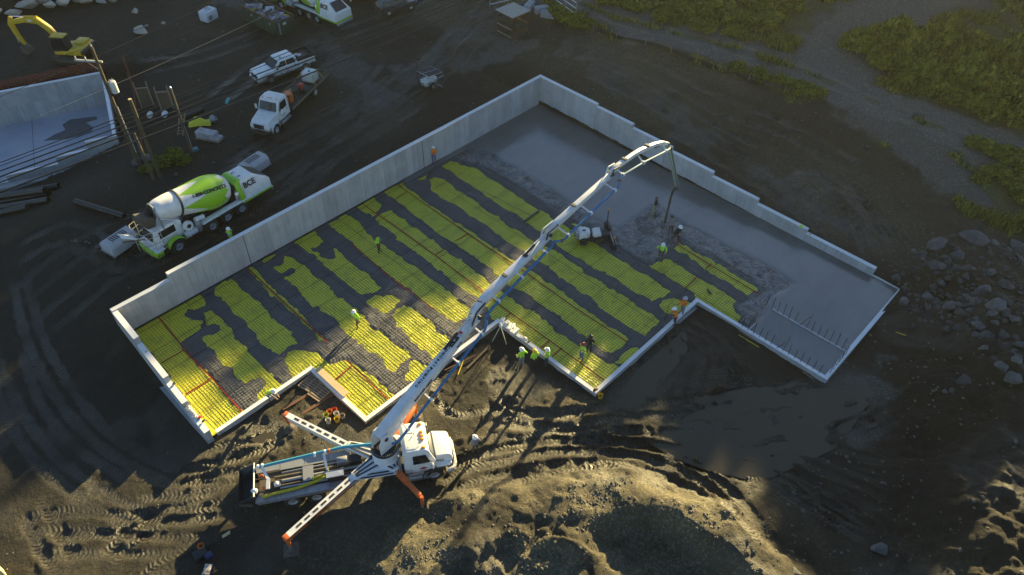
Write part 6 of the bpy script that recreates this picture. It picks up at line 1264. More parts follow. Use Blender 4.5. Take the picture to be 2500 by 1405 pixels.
MB().lathe([(.05, 0), (.07, .1), (.03, .15), (.05, .25)], 10, 'z', (.05, 0, H1)).build('top_insulator', STEEL, po, smooth=True)
tc = Vector((.48, .05, H1-3.6))
tf = MB().lathe([(.20, -.5), (.29, -.46), (.29, .42), (.24, .52), (.06, .56)], 18, 'z', tuple(tc)).build('transformer', mat('transformer_grey', (.62, .62, .58), .4, dirt=.2), po, smooth=True)
for d in (-.1, .12): MB().lathe([(.04, .5), (.05, .6), (.02, .75)], 8, 'z', (tc.x+d, tc.y, tc.z)).build('bushing', STEEL, tf)
MB().bar((.1, 0, tc.z+.2), (.25, .02, tc.z+.2), .1, .5).build('bracket', STEEL, po)
MB().tube([(.17, -.10, 1.2), (.16, -.10, H1*.52)], .035, 6).build('cable_guard', mat('pvc_grey', (.5, .52, .55), .4, dirt=.2), po)
b2 = gat(391, 434); H2 = height_at(b2, 316, 243)-b2.z
p2 = empty('timber_pole', b2, 0, 'bare cut-off timber pole standing in front of the utility pole', 'pole'); MB().tube([(0, 0, -.5), (0, 0, H2)], [.17, .14], 12).build('pole_shaft', POLEW, p2, smooth=True); MB().tube([(0, 0, H2), (0, 0, H2+.02)], .135, 12).build('cut_top', mat('cut_wood', (.55, .42, .25), .8, dirt=.2), p2)
b3 = gat(377, 440); p3 = empty('timber_pole', b3, 0, 'short dark timber pole propped between the two taller poles', 'pole'); MB().tube([(0, 0, -.4), (-.1, .2, H2*.62)], [.13, .11], 10).build('pole_shaft', mat('dark_timber', (.09, .07, .05), .85, dirt=.4), p3, smooth=True)
b4 = gat(472, 380); p4 = empty('timber_pole', b4, 0, 'slim dark timber pole with a metal strip near the yellow tarp', 'pole'); H4 = height_at(b4, 421, 216)-b4.z
MB().tube([(0, 0, -.4), (0, 0, H4)], [.11, .09], 10).build('pole_shaft', MATS['dark_timber'], p4, smooth=True); MB().tube([(.1, -.06, .3), (.08, -.06, H4*.45)], .04, 6).build('metal_strip', ALU, p4); MB().lathe([(.07, 0), (.09, .1), (.03, .2)], 10, 'z', (0, 0, H4)).build('insulator', ALU, p4, smooth=True)
WIRE = mat('black_cable', (.012, .012, .013), .5, dirt=.1); WIREL = mat('bare_wire', (.30, .28, .24), .5, .4, dirt=.2)
def wire(label, pts, z, r, mt=WIRE, sag=.25):
    a, b = at(*pts[0], z), at(*pts[1], z); q = []
    for i in range(21): t = i/20; p = a.lerp(b, t); p.z -= sag*4*t*(1-t); q.append(tuple(p))
    tag(MB().tube(q, r, 5).build('overhead_wire', mt), label, 'wire')
ZW = b1.z+5.2
for i, (y0, y1, r) in enumerate(((396, -68, .036), (404, -58, .03), (416, -40, .05), (430, -26, .062), (444, -17, .058), (468, 6, .07))):
    wire('black overhead cable, %s of the six running from the left edge to the top' % ('topmost', 'second', 'third', 'fourth', 'fifth', 'lowest')[i], ((-60, y0+24), (1180, y1)), ZW, r, sag=.3)
ZT1 = b1.z+H1
wire('thin pale wire crossing above the pickup to the top edge', ((90, 287), (740, -8)), ZT1-3.6, .014, WIREL); wire('thin dark wire from the pole top towards the white tank', ((-40, 200), (560, -16)), ZT1-.9, .02); wire('thin dark wire below the pole crossarm over the excavator', ((-40, 252), (520, 4)), ZT1-1.3, .02); wire('thin dark wire passing over the white tank to the top', ((160, 190), (700, -24)), ZT1-1.5, .018)
# ------------------------------------------------------------------ boulders and rocks
def rock_mesh(seed, flat=.75, angular=.28):
    rng = np.random.default_rng(seed); b = bmesh.new(); bmesh.ops.create_icosphere(b, subdivisions=3, radius=1)
    pl = rng.normal(size=(13, 3)); pl /= np.linalg.norm(pl, axis=1)[:, None]; dd = .48+.32*rng.random(13)
    for v in b.verts:
        c = np.array(v.co)
        for n, d in zip(pl, dd):
            k = c@n-d
            if k > 0: c = c-n*k*.985
        c = c*(1+angular*.18*(rng.random()-.5)); v.co = Vector((c[0], c[1], c[2]*flat))
    me = bpy.data.meshes.new('rock'); b.to_mesh(me); b.free(); me.polygons.foreach_set('use_smooth', [True]*len(me.polygons)); me.set_sharp_from_angle(angle=R(28)); return me
def rock_mat(name, c0, c1):
    m, N, L, b = nodes(name); oi = N.new('ShaderNodeObjectInfo'); n1 = noise(N, L, 1.6, 6, .7); n2 = noise(N, L, 8, 5, .7); c = mixc(N, L, ramp(N, L, n1, .35, .68), c0, c1); c = mixc(N, L, ramp(N, L, n2, .55, .75), c, tuple(v*.5 for v in c0))
    hv = N.new('ShaderNodeHueSaturation'); L.new(c, hv.inputs['Color']); mr = N.new('ShaderNodeMapRange'); L.new(oi.outputs['Random'], mr.inputs[0]); mr.inputs[3].default_value = .55; mr.inputs[4].default_value = 1.25; L.new(mr.outputs[0], hv.inputs['Value'])
    L.new(hv.outputs[0], b.inputs['Base Color']); b.inputs['Roughness'].default_value = .85; bump(N, L, n2, b, .5, .05); return m
RM = rock_mat('grey_rock', (.06, .06, .062), (.135, .132, .128)); RMB = rock_mat('tan_boulder', (.34, .30, .24), (.48, .43, .36))
RMESH = [rock_mesh(s, .55+.1*(s % 4)) for s in range(20, 27)]
for me in RMESH: me.materials.append(RM)
BMESH = [m_.copy() for m_ in RMESH[:4]]
for me in BMESH: me.materials.clear(); me.materials.append(RMB)
rk = random.Random(11)
def rock(px, py, wpx, hpx, label, group, meshes, k, cat='rock', sink=.36):
    p = gat(px, py); dist = (Vector((p.x, p.y, p.z-CAMH))).length; w = .9*wpx*dist/FPX; hh = max(.25, hpx/max(wpx, 1))
    o = bpy.data.objects.new('boulder' if w > .9 else 'rock', meshes[k % len(meshes)]); COL.objects.link(o)
    o.scale = (w/1.55, w/1.55*min(1.1, .5+.5*hh), w/1.55*min(1., .45+.55*hh)); o.rotation_euler = (rk.uniform(-.3, .3), rk.uniform(-.3, .3), YAW*0+R(-43)+rk.uniform(-.35, .35)); o.location = (p.x, p.y, float(zat(p.x, p.y))+o.scale[2]*.75*(1-sink*2)); return tag(o, label, cat, group)
def zat(x, y): return gz[min(nx-1, np.searchsorted(GX, x)), min(ny-1, np.searchsorted(GY, y))]
TL = [(340,120,230,130,'largest pale boulder of the row along the top left bank'), (550,55,170,100,'second pale boulder from the right of the biggest, row on top left bank'), (620,105,120,90,'small boulder tucked below its neighbours in the top left row'), (795,75,190,90,'long low boulder in the middle of the top left row'), (940,45,90,70,'small boulder right of the long low one in the top left row'), (1075,45,160,90,'rounded boulder in the right half of the top left row'), (1240,25,110,70,'next to last boulder at the right end of the top left row'), (1385,20,110,60,'last boulder at the right end of the top left row'), (170,185,150,130,'dark grey boulder left of the biggest in the top left row'), (20,190,70,110,'boulder cut off by the left edge of the picture'), (1720,400,140,140,'round grey boulder on the dark ground right of the excavator'), (1650,150,80,70,'dim boulder above the round grey one'), (1790,325,50,40,'small stone beside the round grey boulder'), (2000,295,60,40,'small white stone right of the round grey boulder')]
for i, (x, y, w, h, lb) in enumerate(TL): rock(x/5, y/5, w/5, h/5, lb, 'boulders at the top left', BMESH, i, 'boulder')
PR = [(565,180,160,60),(735,250,95,85),(540,350,85,75),(640,270,65,42),(845,150,190,32),(990,172,90,40),(1165,200,125,115),(965,392,80,36),(925,500,130,62),(1080,480,110,70),(500,580,70,70),(585,562,52,45),(780,580,80,80),(840,620,80,52),(720,630,70,60),(635,680,80,80),(565,630,60,46),(740,695,70,55),(820,680,56,46),(985,665,142,56),(940,612,45,30),(970,710,75,36),(1015,750,60,42),(1080,715,60,42),(1140,740,60,46),(890,775,90,52),(880,720,60,42),(1095,815,80,60),(1100,895,60,46),(1195,905,70,60),(1170,1040,60,80),(1135,1075,62,52),(1050,1095,80,85),(1135,1165,120,92),(785,1200,130,70),(1218,1115,60,60),(470,235,75,36),(460,275,52,30),(465,298,42,25),(555,515,46,30),(625,525,46,36),(680,515,62,32),(660,640,52,46),(610,602,62,32),(540,557,52,32),(680,560,52,32),(725,555,42,32),(545,606,42,26),(480,655,40,30),(480,757,36,30),(555,683,46,36),(1000,1030,52,42),(880,840,62,40),(970,835,100,56),(1160,960,42,40),(1120,1000,36,48),(400,220,40,30),(690,118,40,30),(540,95,32,20),(1060,190,40,36),(1100,230,50,40),(1150,265,60,40),(1190,305,70,46),(860,575,46,30),(930,940,70,40),(600,345,70,50),(610,470,46,50),(660,765,40,26),(530,762,30,22),(620,1285,40,26),(680,1275,50,24),(840,360,40,24),(600,740,36,26),(770,650,52,36),(700,600,46,36),(800,630,40,30)]
BIGL = {0: 'long grey slab at the upper left edge of the rock pile', 1: 'triangular grey rock alone in the upper part of the rock pile', 4: 'long thin stone slab along the top of the rock pile', 6: 'round grey boulder at the top right of the rock pile', 8: 'low rounded rock in the middle right of the rock pile', 9: 'pale blocky rock near the right edge of the rock pile', 19: 'flat bright white rock in the middle of the rock pile', 33: 'large grey rock at the lower right of the rock pile', 34: 'dark rock alone below the rock pile', 10: 'squarish grey rock at the left end of the dense rock heap'}
def rock_label(x, y, w):
    s_ = 'large' if w > 85 else 'middling' if w > 55 else 'small'; zx = 'left' if x < 600 else 'middle' if x < 900 else 'right'
    zy = 'top edge' if y < 260 else 'upper part' if y < 480 else 'dense heap' if y < 770 else 'lower part' if y < 1000 else 'bottom'
    return '%s grey rock at the %s of the rock pile, %s side' % (s_, zy, zx)
for i, (x, y, w, h) in enumerate(PR): rock(2100+x/3.055, 540+y/3.055, w/3.055, h/3.055, BIGL.get(i, rock_label(x, y, w)), 'rocks of the pile right of the slab', RMESH, i, 'rock')
for x, y, w, h, lb in ((335,400,24,22,'pale boulder at the foot of the utility pole'), (360,392,26,22,'white rock between the two timber poles'), (1155,50,22,18,'round pale boulder standing left of the plywood shelter'), (1275,70,30,22,'whitish rock heap right of the plywood shelter'), (2460,383,18,14,'pale rock in the weeds at the right'), (2240,278,16,10,'white stone on the gravel track'), (2118,360,9,7,'small round stone on the right bank'), (238,602,13,11,'tan rock left of the grey louvred box'), (2205,740,22,20,'dark stone beside the right corner of the slab'), (2150,1340,38,30,'dark boulder in the mud at the bottom right'), (1945,1395,26,20,'pale stone at the bottom edge'), (185,590,10,7,'small pale stone left of the tan rock'), (1375,262,9,8,'small stone just outside the right wall'), (430,428,11,8,'small pale rock behind the mixer')): rock(x, y, w, h, lb, None, RMESH, int(x), 'rock')
ST = rock_mat('gravel_stone', (.12, .11, .09), (.22, .20, .17)); n = 9000; r_ = np.random.default_rng(3)
sx_ = []; 
def scatter(n, x0, x1, y0, y1, wfun, s0, s1):
    X = r_.uniform(x0, x1, n*3); Y = r_.uniform(y0, y1, n*3); k = r_.random(n*3) < wfun(X, Y); k &= sdf(X, Y, OUTLINE) > .4; X, Y = X[k][:n], Y[k][:n]
    i = np.clip(np.searchsorted(GX, X), 0, nx-1); j = np.clip(np.searchsorted(GY, Y), 0, ny-1); sx_.append(np.stack([X, Y, gz[i, j], s0+(s1-s0)*r_.random(len(X))**2.5], -1))
look = lambda A: (lambda X, Y: A[np.clip(np.searchsorted(GX, X), 0, nx-1), np.clip(np.searchsorted(GY, Y), 0, ny-1)])
scatter(9000, 2, 30, -2, 20, lambda X, Y: look(gravel)(X, Y)*.9+.03, .03, .11); scatter(1800, 50, 66, 2, 52, lambda X, Y: .5*np.ones_like(X), .025, .11); scatter(2500, 8, 60, 44, 80, lambda X, Y: .15+look(gravel)(X, Y), .03, .14); scatter(1200, 24, 50, -10, 8, lambda X, Y: .5*np.ones_like(X), .04, .16); scatter(2000, 56, 90, 0, 50, lambda X, Y: look(gravel)(X, Y), .04, .14); scatter(1500, -6, 40, 10, 34, lambda X, Y: .4*np.ones_like(X), .025, .07)
A_ = np.concatenate(sx_); m_ = len(A_); oc = np.array([(1, 0, 0), (-1, 0, 0), (0, 1, 0), (0, -1, 0), (0, 0, 1), (0, 0, -1)], float); jit = r_.uniform(.6, 1.3, (m_, 6, 1)); vv = (oc[None]*jit*A_[:, None, 3:4]*np.array([1, 1, .65])[None, None]+A_[:, None, :3]).reshape(-1, 3)
ff = np.array([(0, 2, 4), (2, 1, 4), (1, 3, 4), (3, 0, 4), (2, 0, 5), (1, 2, 5), (3, 1, 5), (0, 3, 5)]); ff = (ff[None]+6*np.arange(m_)[:, None, None]).reshape(-1, 3)
tag(link('loose_stones', npmesh('loose_stones', vv, ff, False), None, [ST]), 'small loose stones scattered over the site', None, None, 'stuff')

ang = r_.uniform(0, 6.28, 420); rad_ = np.sqrt(r_.random(420)); rx = 52+6.5*rad_*np.cos(ang); ry = 1.5+6*rad_*np.sin(ang); kz = np.array([float(zat(a, b)) for a, b in zip(rx, ry)]); rv = []; rf = []; src = np.array([v.co for v in rock_mesh(77, .7).vertices]); sf_ = np.array([tuple(p_.vertices) for p_ in rock_mesh(77, .7).polygons])
b_ = bmesh.new(); bmesh.ops.create_icosphere(b_, subdivisions=1, radius=1); src = np.array([v.co for v in b_.verts]); sf_ = np.array([[v.index for v in f_.verts] for f_ in b_.faces]); b_.free()
for i in range(420): s_ = .10+.26*r_.random()**2; rv.append((src*r_.uniform(.65, 1.15, (len(src), 1)))*np.array([s_*r_.uniform(.8, 1.6), s_, s_*.7])+np.array([rx[i], ry[i], kz[i]+.02])); rf.append(sf_+i*len(src))
tag(link('rubble', npmesh('rubble', np.concatenate(rv), np.concatenate(rf), False), None, [RM]), 'small dark rubble between the rocks of the pile', None, None, 'stuff')
# ------------------------------------------------------------------ shrubs, weeds, silt fence
def make_bush(seed, n=2300, size=.22):
    rng = np.random.default_rng(seed); root = empty('shrub'); cl = []
    for i in range(16): t = rng.random()*6.3; r = rng.random()**.6*1.0; cl.append(((r*math.cos(t), r*math.sin(t), .35+.75*rng.random()*(1.1-r*.5)), (.42+.2*rng.random(),)*2+(.38,)))
    mb = MB()
    for i in range(7): t = i*.9; mb.tube([(0, 0, -.2), (.3*math.cos(t), .3*math.sin(t), .5), (.7*math.cos(t), .7*math.sin(t), 1.1)], [.04, .03, .012], 5)
    mb.build('stems', BARK, root); co, f = leaf_cloud(cl, n, size, rng); link('foliage', npmesh('foliage', co, f, False), root, [BUSHL]); return root
BUSH = [make_bush(s) for s in (31, 32, 33)]; kb = 0
def bush(px, py, rad, h, label, group):
    global kb
    p = gat(px, py); o = BUSH[kb] if kb < 3 else copy_tree(BUSH[kb % 3]); o.location = (p.x, p.y, float(zat(p.x, p.y))-.05); o.scale = (rad/1.3, rad/1.3, h/1.4); o.rotation_euler = (0, 0, kb*1.7); o.name = 'shrub'; tag(o, label, 'shrub', group); kb += 1
TR = [(2075,120,1.7,1.9),(2120,128,1.9,2.2),(2170,135,2.2,2.6),(2185,165,1.8,2.0),(2230,140,2.2,2.4),(2240,185,2.0,2.0),(2290,140,2.4,2.8),(2300,195,2.2,2.3),(2350,150,2.4,2.6),(2360,215,2.2,2.4),(2410,165,2.5,2.8),(2420,235,2.2,2.4),(2460,190,2.5,2.9),(2480,255,2.2,2.4),(2500,210,2.6,2.8),(2270,225,1.5,1.4),(2330,250,1.5,1.3),(2400,275,1.6,1.4),(2470,300,1.8,1.6),(2140,160,1.3,1.2),(2205,200,1.3,1.1)]
ORD = ['first', 'second', 'third', 'fourth', 'fifth', 'sixth', 'seventh', 'eighth', 'ninth', 'tenth', 'eleventh', 'twelfth', 'thirteenth']
def thicket_label(x, y):
    row = [q for q in TR if (q[1]-110-.30*(q[0]-2060) < 12) == (y-110-.30*(x-2060) < 12)]; k = sorted(q[0] for q in row).index(x)
    return 'green shrub, %s from the left in the %s row of the thicket at upper right' % (ORD[k], 'back' if y-110-.30*(x-2060) < 12 else 'front')
for i, (x, y, a, b) in enumerate(TR): bush(x, y, a*.92, b*(1.15+.35*((i*7) % 5)/4), thicket_label(x, y), 'shrubs of the thicket at the top right')
BL = [q[0] for q in ((1560,20,1.6,1.0),(1640,12,1.8,1.2),(1700,35,1.8,1.3),(1760,15,2.0,1.5),(1800,50,1.9,1.3),(1850,20,2.0,1.6),(1880,60,1.6,1.2),(1720,70,1.5,1.0),(1620,45,1.4,.9),(1480,8,1.4,.9),(1920,20,1.6,1.2),(1790,85,1.2,.8))]
for x, y, a, b in ((1560,20,1.6,1.0),(1640,12,1.8,1.2),(1700,35,1.8,1.3),(1760,15,2.0,1.5),(1800,50,1.9,1.3),(1850,20,2.0,1.6),(1880,60,1.6,1.2),(1720,70,1.5,1.0),(1620,45,1.4,.9),(1480,8,1.4,.9),(1920,20,1.6,1.2),(1790,85,1.2,.8)): bush(x, y, a, b, 'low green bush in the meadow beyond the gravel track, %s from the left' % ORD[sorted(BL).index(x)], 'bushes of the meadow at the top')
BL = [q[0] for q in ((2400,360,1.2,.8),(2450,385,1.5,1.0),(2490,400,1.6,1.1),(2430,420,1.3,.8),(2480,450,1.5,.9),(2375,350,1.0,.6),(2500,490,1.3,.9))]
for x, y, a, b in ((2400,360,1.2,.8),(2450,385,1.5,1.0),(2490,400,1.6,1.1),(2430,420,1.3,.8),(2480,450,1.5,.9),(2375,350,1.0,.6),(2500,490,1.3,.9)): bush(x, y, a, b, 'low dark bush in the weeds at the right edge, %s from the left' % ORD[sorted(BL).index(x)], 'bushes at the right edge')
BL = [q[0] for q in ((1390,48,1.3,1.0),(1420,62,1.2,.9),(1360,40,1.2,1.0),(1345,15,.9,.8),(1860,190,1.2,.8),(1905,205,1.1,.8),(1960,225,1.3,.8),(1990,232,1.1,.7),(1800,165,.9,.6))]
for x, y, a, b in ((1390,48,1.3,1.0),(1420,62,1.2,.9),(1360,40,1.2,1.0),(1345,15,.9,.8),(1860,190,1.2,.8),(1905,205,1.1,.8),(1960,225,1.3,.8),(1990,232,1.1,.7),(1800,165,.9,.6)): bush(x, y, a, b, 'weedy bush along the silt fence verge, %s from the left' % ORD[sorted(BL).index(x)], 'weeds along the silt fence')
BL = [q[0] for q in ((400,400,.9,.7),(425,385,1.0,.7),(365,415,.8,.6),(450,395,.7,.5))]
for x, y, a, b in ((400,400,.9,.7),(425,385,1.0,.7),(365,415,.8,.6),(450,395,.7,.5)): bush(x, y, a, b, 'tuft of dark weeds at the foot of the timber poles, %s from the left' % ORD[sorted(BL).index(x)], 'weeds at the poles')
gx1 = r_.uniform(55, 105, 260000); gy1 = r_.uniform(-8, 75, 260000); k = (look(grass)(gx1, gy1)*(.6+.8*fbm(gx1, gy1, 3, 2)) > .35+.5*r_.random(260000)); q = np.stack([gx1, gy1], -1)[k]
cz = (q[:, 0]*CF[0]+q[:, 1]*CF[1]-38*CF[2]); sxp = 1250+FPX*(q[:, 0]*CR[0]+q[:, 1]*CR[1]-38*CR[2])/cz; syp = 702+FPX*(q[:, 0]*CD[0]+q[:, 1]*CD[1]-38*CD[2])/cz
q = q[(sxp > -60) & (sxp < 2560) & (syp > -90) & (syp < 800)][:52000]; i = np.clip(np.searchsorted(GX, q[:, 0]), 0, nx-1); j = np.clip(np.searchsorted(GY, q[:, 1]), 0, ny-1); zz = gz[i, j]; ng = len(q)
t = r_.uniform(0, 6.283, ng); w = r_.uniform(.05, .12, ng); hh = r_.uniform(.18, .55, ng)*(1+.9*np.clip(fbm(q[:, 0], q[:, 1], 4, 2), 0, 1)); lx, ly = r_.normal(0, .2, ng), r_.normal(0, .2, ng)
va = np.stack([q[:, 0]-w*np.cos(t), q[:, 1]-w*np.sin(t), zz-.03], -1); vb = np.stack([q[:, 0]+w*np.cos(t), q[:, 1]+w*np.sin(t), zz-.03], -1); vc = np.stack([q[:, 0]+lx, q[:, 1]+ly, zz+hh], -1)
tag(link('grass', npmesh('grass', np.stack([va, vb, vc], 1).reshape(-1, 3), np.arange(3*ng).reshape(-1, 3), False), None, [GRASSM]), 'rough green grass covering the meadow and verge', None, None, 'stuff')
sf = empty('silt_fence', (0, 0, 0), 0, 'low black silt fence along the edge of the grass verge', 'fence'); SFM = mat('black_fabric', (.02, .021, .023), .8, dirt=.4)
pts = []
for a, b in zip(SILT[:-1], SILT[1:]):
    nseg = max(2, int(math.hypot(b[0]-a[0], b[1]-a[1])/1.2))
    for i in range(nseg): t = i/nseg; pts.append((a[0]+(b[0]-a[0])*t+.12*math.sin(i*2.1), a[1]+(b[1]-a[1])*t))
mb = MB()
for i, (x, y) in enumerate(pts):
    z = float(zat(x, y)); s_ = .12*math.sin(i*1.3); mb.v += [(x, y, z-.1), (x-.12+s_, y, z+.42+.1*math.sin(i*.9)), (x+.02, y, z-.1), (x-.09+s_, y, z+.43+.1*math.sin(i*.9))]
    if i % 2 == 0: MB().box(x-.2+s_, x-.16+s_, y-.02, y+.02, z-.1, z+.65).build('stake', WOOD, sf)
for i in range(len(pts)-1): mb.f += [(4*i, 4*i+1, 4*i+5, 4*i+4), (4*i+2, 4*i+6, 4*i+7, 4*i+3), (4*i+1, 4*i+3, 4*i+7, 4*i+5)]; mb.mi += [0, 0, 0]
mb.build('fabric', SFM, sf)
# orange safety fence round the pit
OF = mat('orange_netting', (.26, .05, .022), .7, dirt=.35)
def net(name, label, pts, hgt, flop=.0):
    o = empty(name, (0, 0, 0), 0, label, 'fence'); mb = MB(); q = []
    for a, b in zip(pts[:-1], pts[1:]):
        n_ = max(2, int((b-a).length/.28))
        for i in range(n_): q.append(a.lerp(b, i/n_))
    q.append(pts[-1])
    for i in range(len(q)-1):
        z0 = [float(h_base(np.array([p.x]), np.array([p.y]))[0]) for p in (q[i], q[i+1])]; f = lambda p, zz, k: (p.x+flop*k*.8, p.y-flop*k, zz+hgt*k*(1-.5*abs(flop)))
        for k in np.linspace(.0, .9, 7): mb.add([f(q[i], z0[0], k), f(q[i+1], z0[1], k), f(q[i+1], z0[1], k+.05), f(q[i], z0[0], k+.05)], [(0, 1, 2, 3)])
        e = q[i].lerp(q[i+1], .16); mb.add([f(q[i], z0[0], 0), f(e, z0[0], 0), f(e, z0[0], 1), f(q[i], z0[0], 1)], [(0, 1, 2, 3)])
        if i % 10 == 0: MB().tube([(q[i].x, q[i].y, z0[0]-.2), (q[i].x, q[i].y, z0[0]+hgt+.15)], .025, 5).build('post', MATS['dark_timber'], o)
    mb.build('netting', OF, o)
net('safety_fence', 'orange safety netting behind the back wall of the smaller pit', [Vector((*pit(a, 1.0), 0)) for a in (-24, -16, -8, .5)], 1.2)
net('safety_fence', 'orange safety netting running downhill right of the utility pole', [gat(300, 150), gat(325, 225), gat(338, 320), gat(352, 405)], 1.0, .25)

# ------------------------------------------------------------------ site clutter
BLK2 = mat('black_pipe', (.014, .015, .018), .35, dirt=.2)
def rib_pipe(label, a, b, r, grp=None, up=0.):
    a, b = Vector(a)+Vector((0, 0, up)), Vector(b)+Vector((0, 0, up)); n_ = int((b-a).length/.12); q = [tuple(a.lerp(b, i/n_)) for i in range(n_+1)]
    o = empty('drain_pipe', a, 0, label, 'pipe', grp); q = [tuple(Vector(p)-a) for p in q]; MB().tube(q, [r if i % 2 else r*.93 for i in range(n_+1)], 14, cap=False).build('pipe_wall', BLK2, o, smooth=True); MB().tube(q[::4]+[q[-1]], r*.82, 12, cap=False).build('pipe_bore', DARK, o, smooth=True)
lb = ['black drain pipe at the back of the stack left of the mixer', 'second black drain pipe from the back of the stack', 'black drain pipe in the middle of the stack', 'black drain pipe lying on top of the stack', 'frontmost black drain pipe of the stack at the left edge']
for i, (ya, xb, yb) in enumerate(((478, 146, 460), (492, 124, 478), (506, 122, 494), (489, 118, 482), (522, 70, 512))): rib_pipe(lb[i], gat(-60, ya+18), gat(xb, yb), .27, 'black drain pipes left of the mixer', .25 if i != 3 else .7)
rib_pipe('single black drain pipe lying between the stack and the mixer', gat(186, 497), gat(305, 534), .24, None, .22); rib_pipe('short black pipe lying beside the yellow tarp', gat(450, 291), gat(497, 272), .22, None, .2)
def louver_box(label, px, py, rz):
    p = gat(px, py); o = empty('louvred_box', p, R(rz), label, 'box'); LG = mat('pale_grey_plastic', (.42, .43, .46), .5, dirt=.3)
    MB().prism([(-.75, 0), (.75, 0), (.72, .7), (.45, .98), (-.45, .98), (-.72, .7)], 'x', -1.15, 1.15).build('housing', LG, o, bevel=.04)
    for i in range(8): MB().box(-.62+i*.17, -.53+i*.17, -.32, .32, .98, .995).build('louvre', DARK, o)
    MB().box(-1.2, -1.08, -.8, .8, 0, .12).build('skid', STEEL, o); MB().box(1.08, 1.2, -.8, .8, 0, .12).build('skid', STEEL, o)
louver_box('grey louvred box standing in front of the mixer truck', 297, 600, 12); louver_box('grey louvred box standing behind the mixer truck', 622, 412, 12)
p = gat(512, 48); o = empty('white_tank', p, R(15), 'white plastic tank block standing in the mud at upper left', 'tank'); WP = mat('white_tank_plastic', (.62, .63, .67), .5, dirt=.25)
MB().box(-.85, .85, -.6, .6, 0, 1.15).build('tank_body', WP, o, bevel=.15); MB().box(-.35, .35, -.3, .3, 1.15, 1.3).build('tank_top', WP, o, bevel=.05); MB().lathe([(.28, -.615), (.28, -.60)], 20, 'y', (-.3, 0, .45)).build('tank_ring', STEEL, o); MB().box(-.25, .25, -.2, .2, 1.3, 1.31).build('tank_hatch', STEEL, o)
# dumpster
p = gat(702, 84); GD = mat('dumpster_green', (.02, .045, .03), .5, dirt=.4)
dm = empty('dumpster', (p.x, p.y, p.z), R(94), 'dark green open dumpster full of rubbish at the top', 'dumpster')
for s in (-1, 1): MB().box(0, 6, s*1.18-.04, s*1.18+.04, .15, 1.7).build('side_wall', GD, dm); MB().box(-.02, 6.02, s*1.18-.07, s*1.18+.07, 1.7, 1.8).build('top_rail', RUST, dm)
MB().box(-.06, .04, -1.18, 1.18, .15, 1.7).build('end_door', GD, dm); MB().box(0, 6, -1.15, 1.15, .15, .25).build('floor', GD, dm)
MB().box(-.075, -.06, -.05, .35, 1.15, 1.42).build('notice', mat('pale_sign', (.45, .55, .50), .5, dirt=.2), dm); MB().box(-.08, -.06, .75, .95, .3, 1.6).build('door_latch', STEEL, dm)
for i in range(7):
    x = .5+i*.85
    for s in (-1, 1): MB().box(x-.05, x+.05, s*1.24-.02, s*1.24+.02, .15, 1.7).build('rib', GD, dm)
tr = MB(); rr3 = random.Random(4)
TRM = [mat('trash_%d' % i, c, .6, dirt=.2) for i, c in enumerate(((.25, .24, .28), (.5, .5, .55), (.14, .12, .12), (.16, .14, .22), (.30, .22, .14), (.6, .55, .03)))]
for i in range(70):
    tr.M = Matrix.Translation((rr3.uniform(.3, 5.6), rr3.uniform(-.95, .95), 1.25+rr3.uniform(0, .4))) @ Matrix.Rotation(rr3.random()*6, 4, 'Z') @ Matrix.Rotation(rr3.uniform(-.6, .6), 4, 'X'); a, b, c = rr3.uniform(.12, .5), rr3.uniform(.08, .3), rr3.uniform(.02, .2); tr.box(-a, a, -b, b, -c/2, c/2, 5 if rr3.random() < .07 else rr3.randrange(5))
tr.M = Matrix(); tr.box(.1, 5.9, -1.1, 1.1, 1.0, 1.2, 2); t_ = tr.build('rubbish', TRM, None); t_.location = dm.location; t_.rotation_euler = dm.rotation_euler; tag(t_, 'mixed rubbish heaped inside the green dumpster', None, None, 'stuff')
# solar light tower
p = gat(1048, 212); so_ = empty('solar_trailer', p, R(2), 'small solar panel trailer with mast on the dirt above the long wall', 'trailer')
MB().box(-.75, .75, -.4, .4, .35, .95).build('cabinet', WHITE, so_, bevel=.04)
for s in (-1, 1): wheel(so_, -.1, s*.62, .33, .2, s, WHITE)
M3 = Matrix.Translation((.15, .0, 1.55)) @ Matrix.Rotation(R(8), 4, 'Y')
for i in (-1, 1):
    q = MB(); q.M = M3; q.box(-.95, .95, i*.43-.42, i*.43+.42, 0, .04); pn = q.build('solar_panel', ALU, so_)
    for a in range(6):
        for b in range(3): q = MB(); q.M = M3; q.box(-.92+a*.308, -.92+a*.308+.295, i*.43-.40+b*.27, i*.43-.40+b*.27+.255, .04, .046); q.build('solar_cell', mat('solar_blue', (.010, .014, .032), .45, dirt=.05, spec=.2), pn)
MB().tube([(-.95, .5, .5), (-.95, .5, 2.9)], .05, 8).build('mast', DARK, so_); MB().tube([(-1.3, .5, 2.9), (-.6, .5, 3.0)], .04, 6).build('lamp_bar', DARK, so_); MB().box(-.8, -.5, .4, .6, 2.95, 3.15).build('lamp_head', DARK, so_)
for y in (-.9, .9): MB().tube([(.3, y*.4, .4), (.5, y*1.5, .35), (.5, y*1.5, .02)], .035, 6).build('outrigger', STEEL, so_)
MB().tube([(.75, 0, .42), (2.0, 0, .4)], .05, 6).build('drawbar', STEEL, so_)
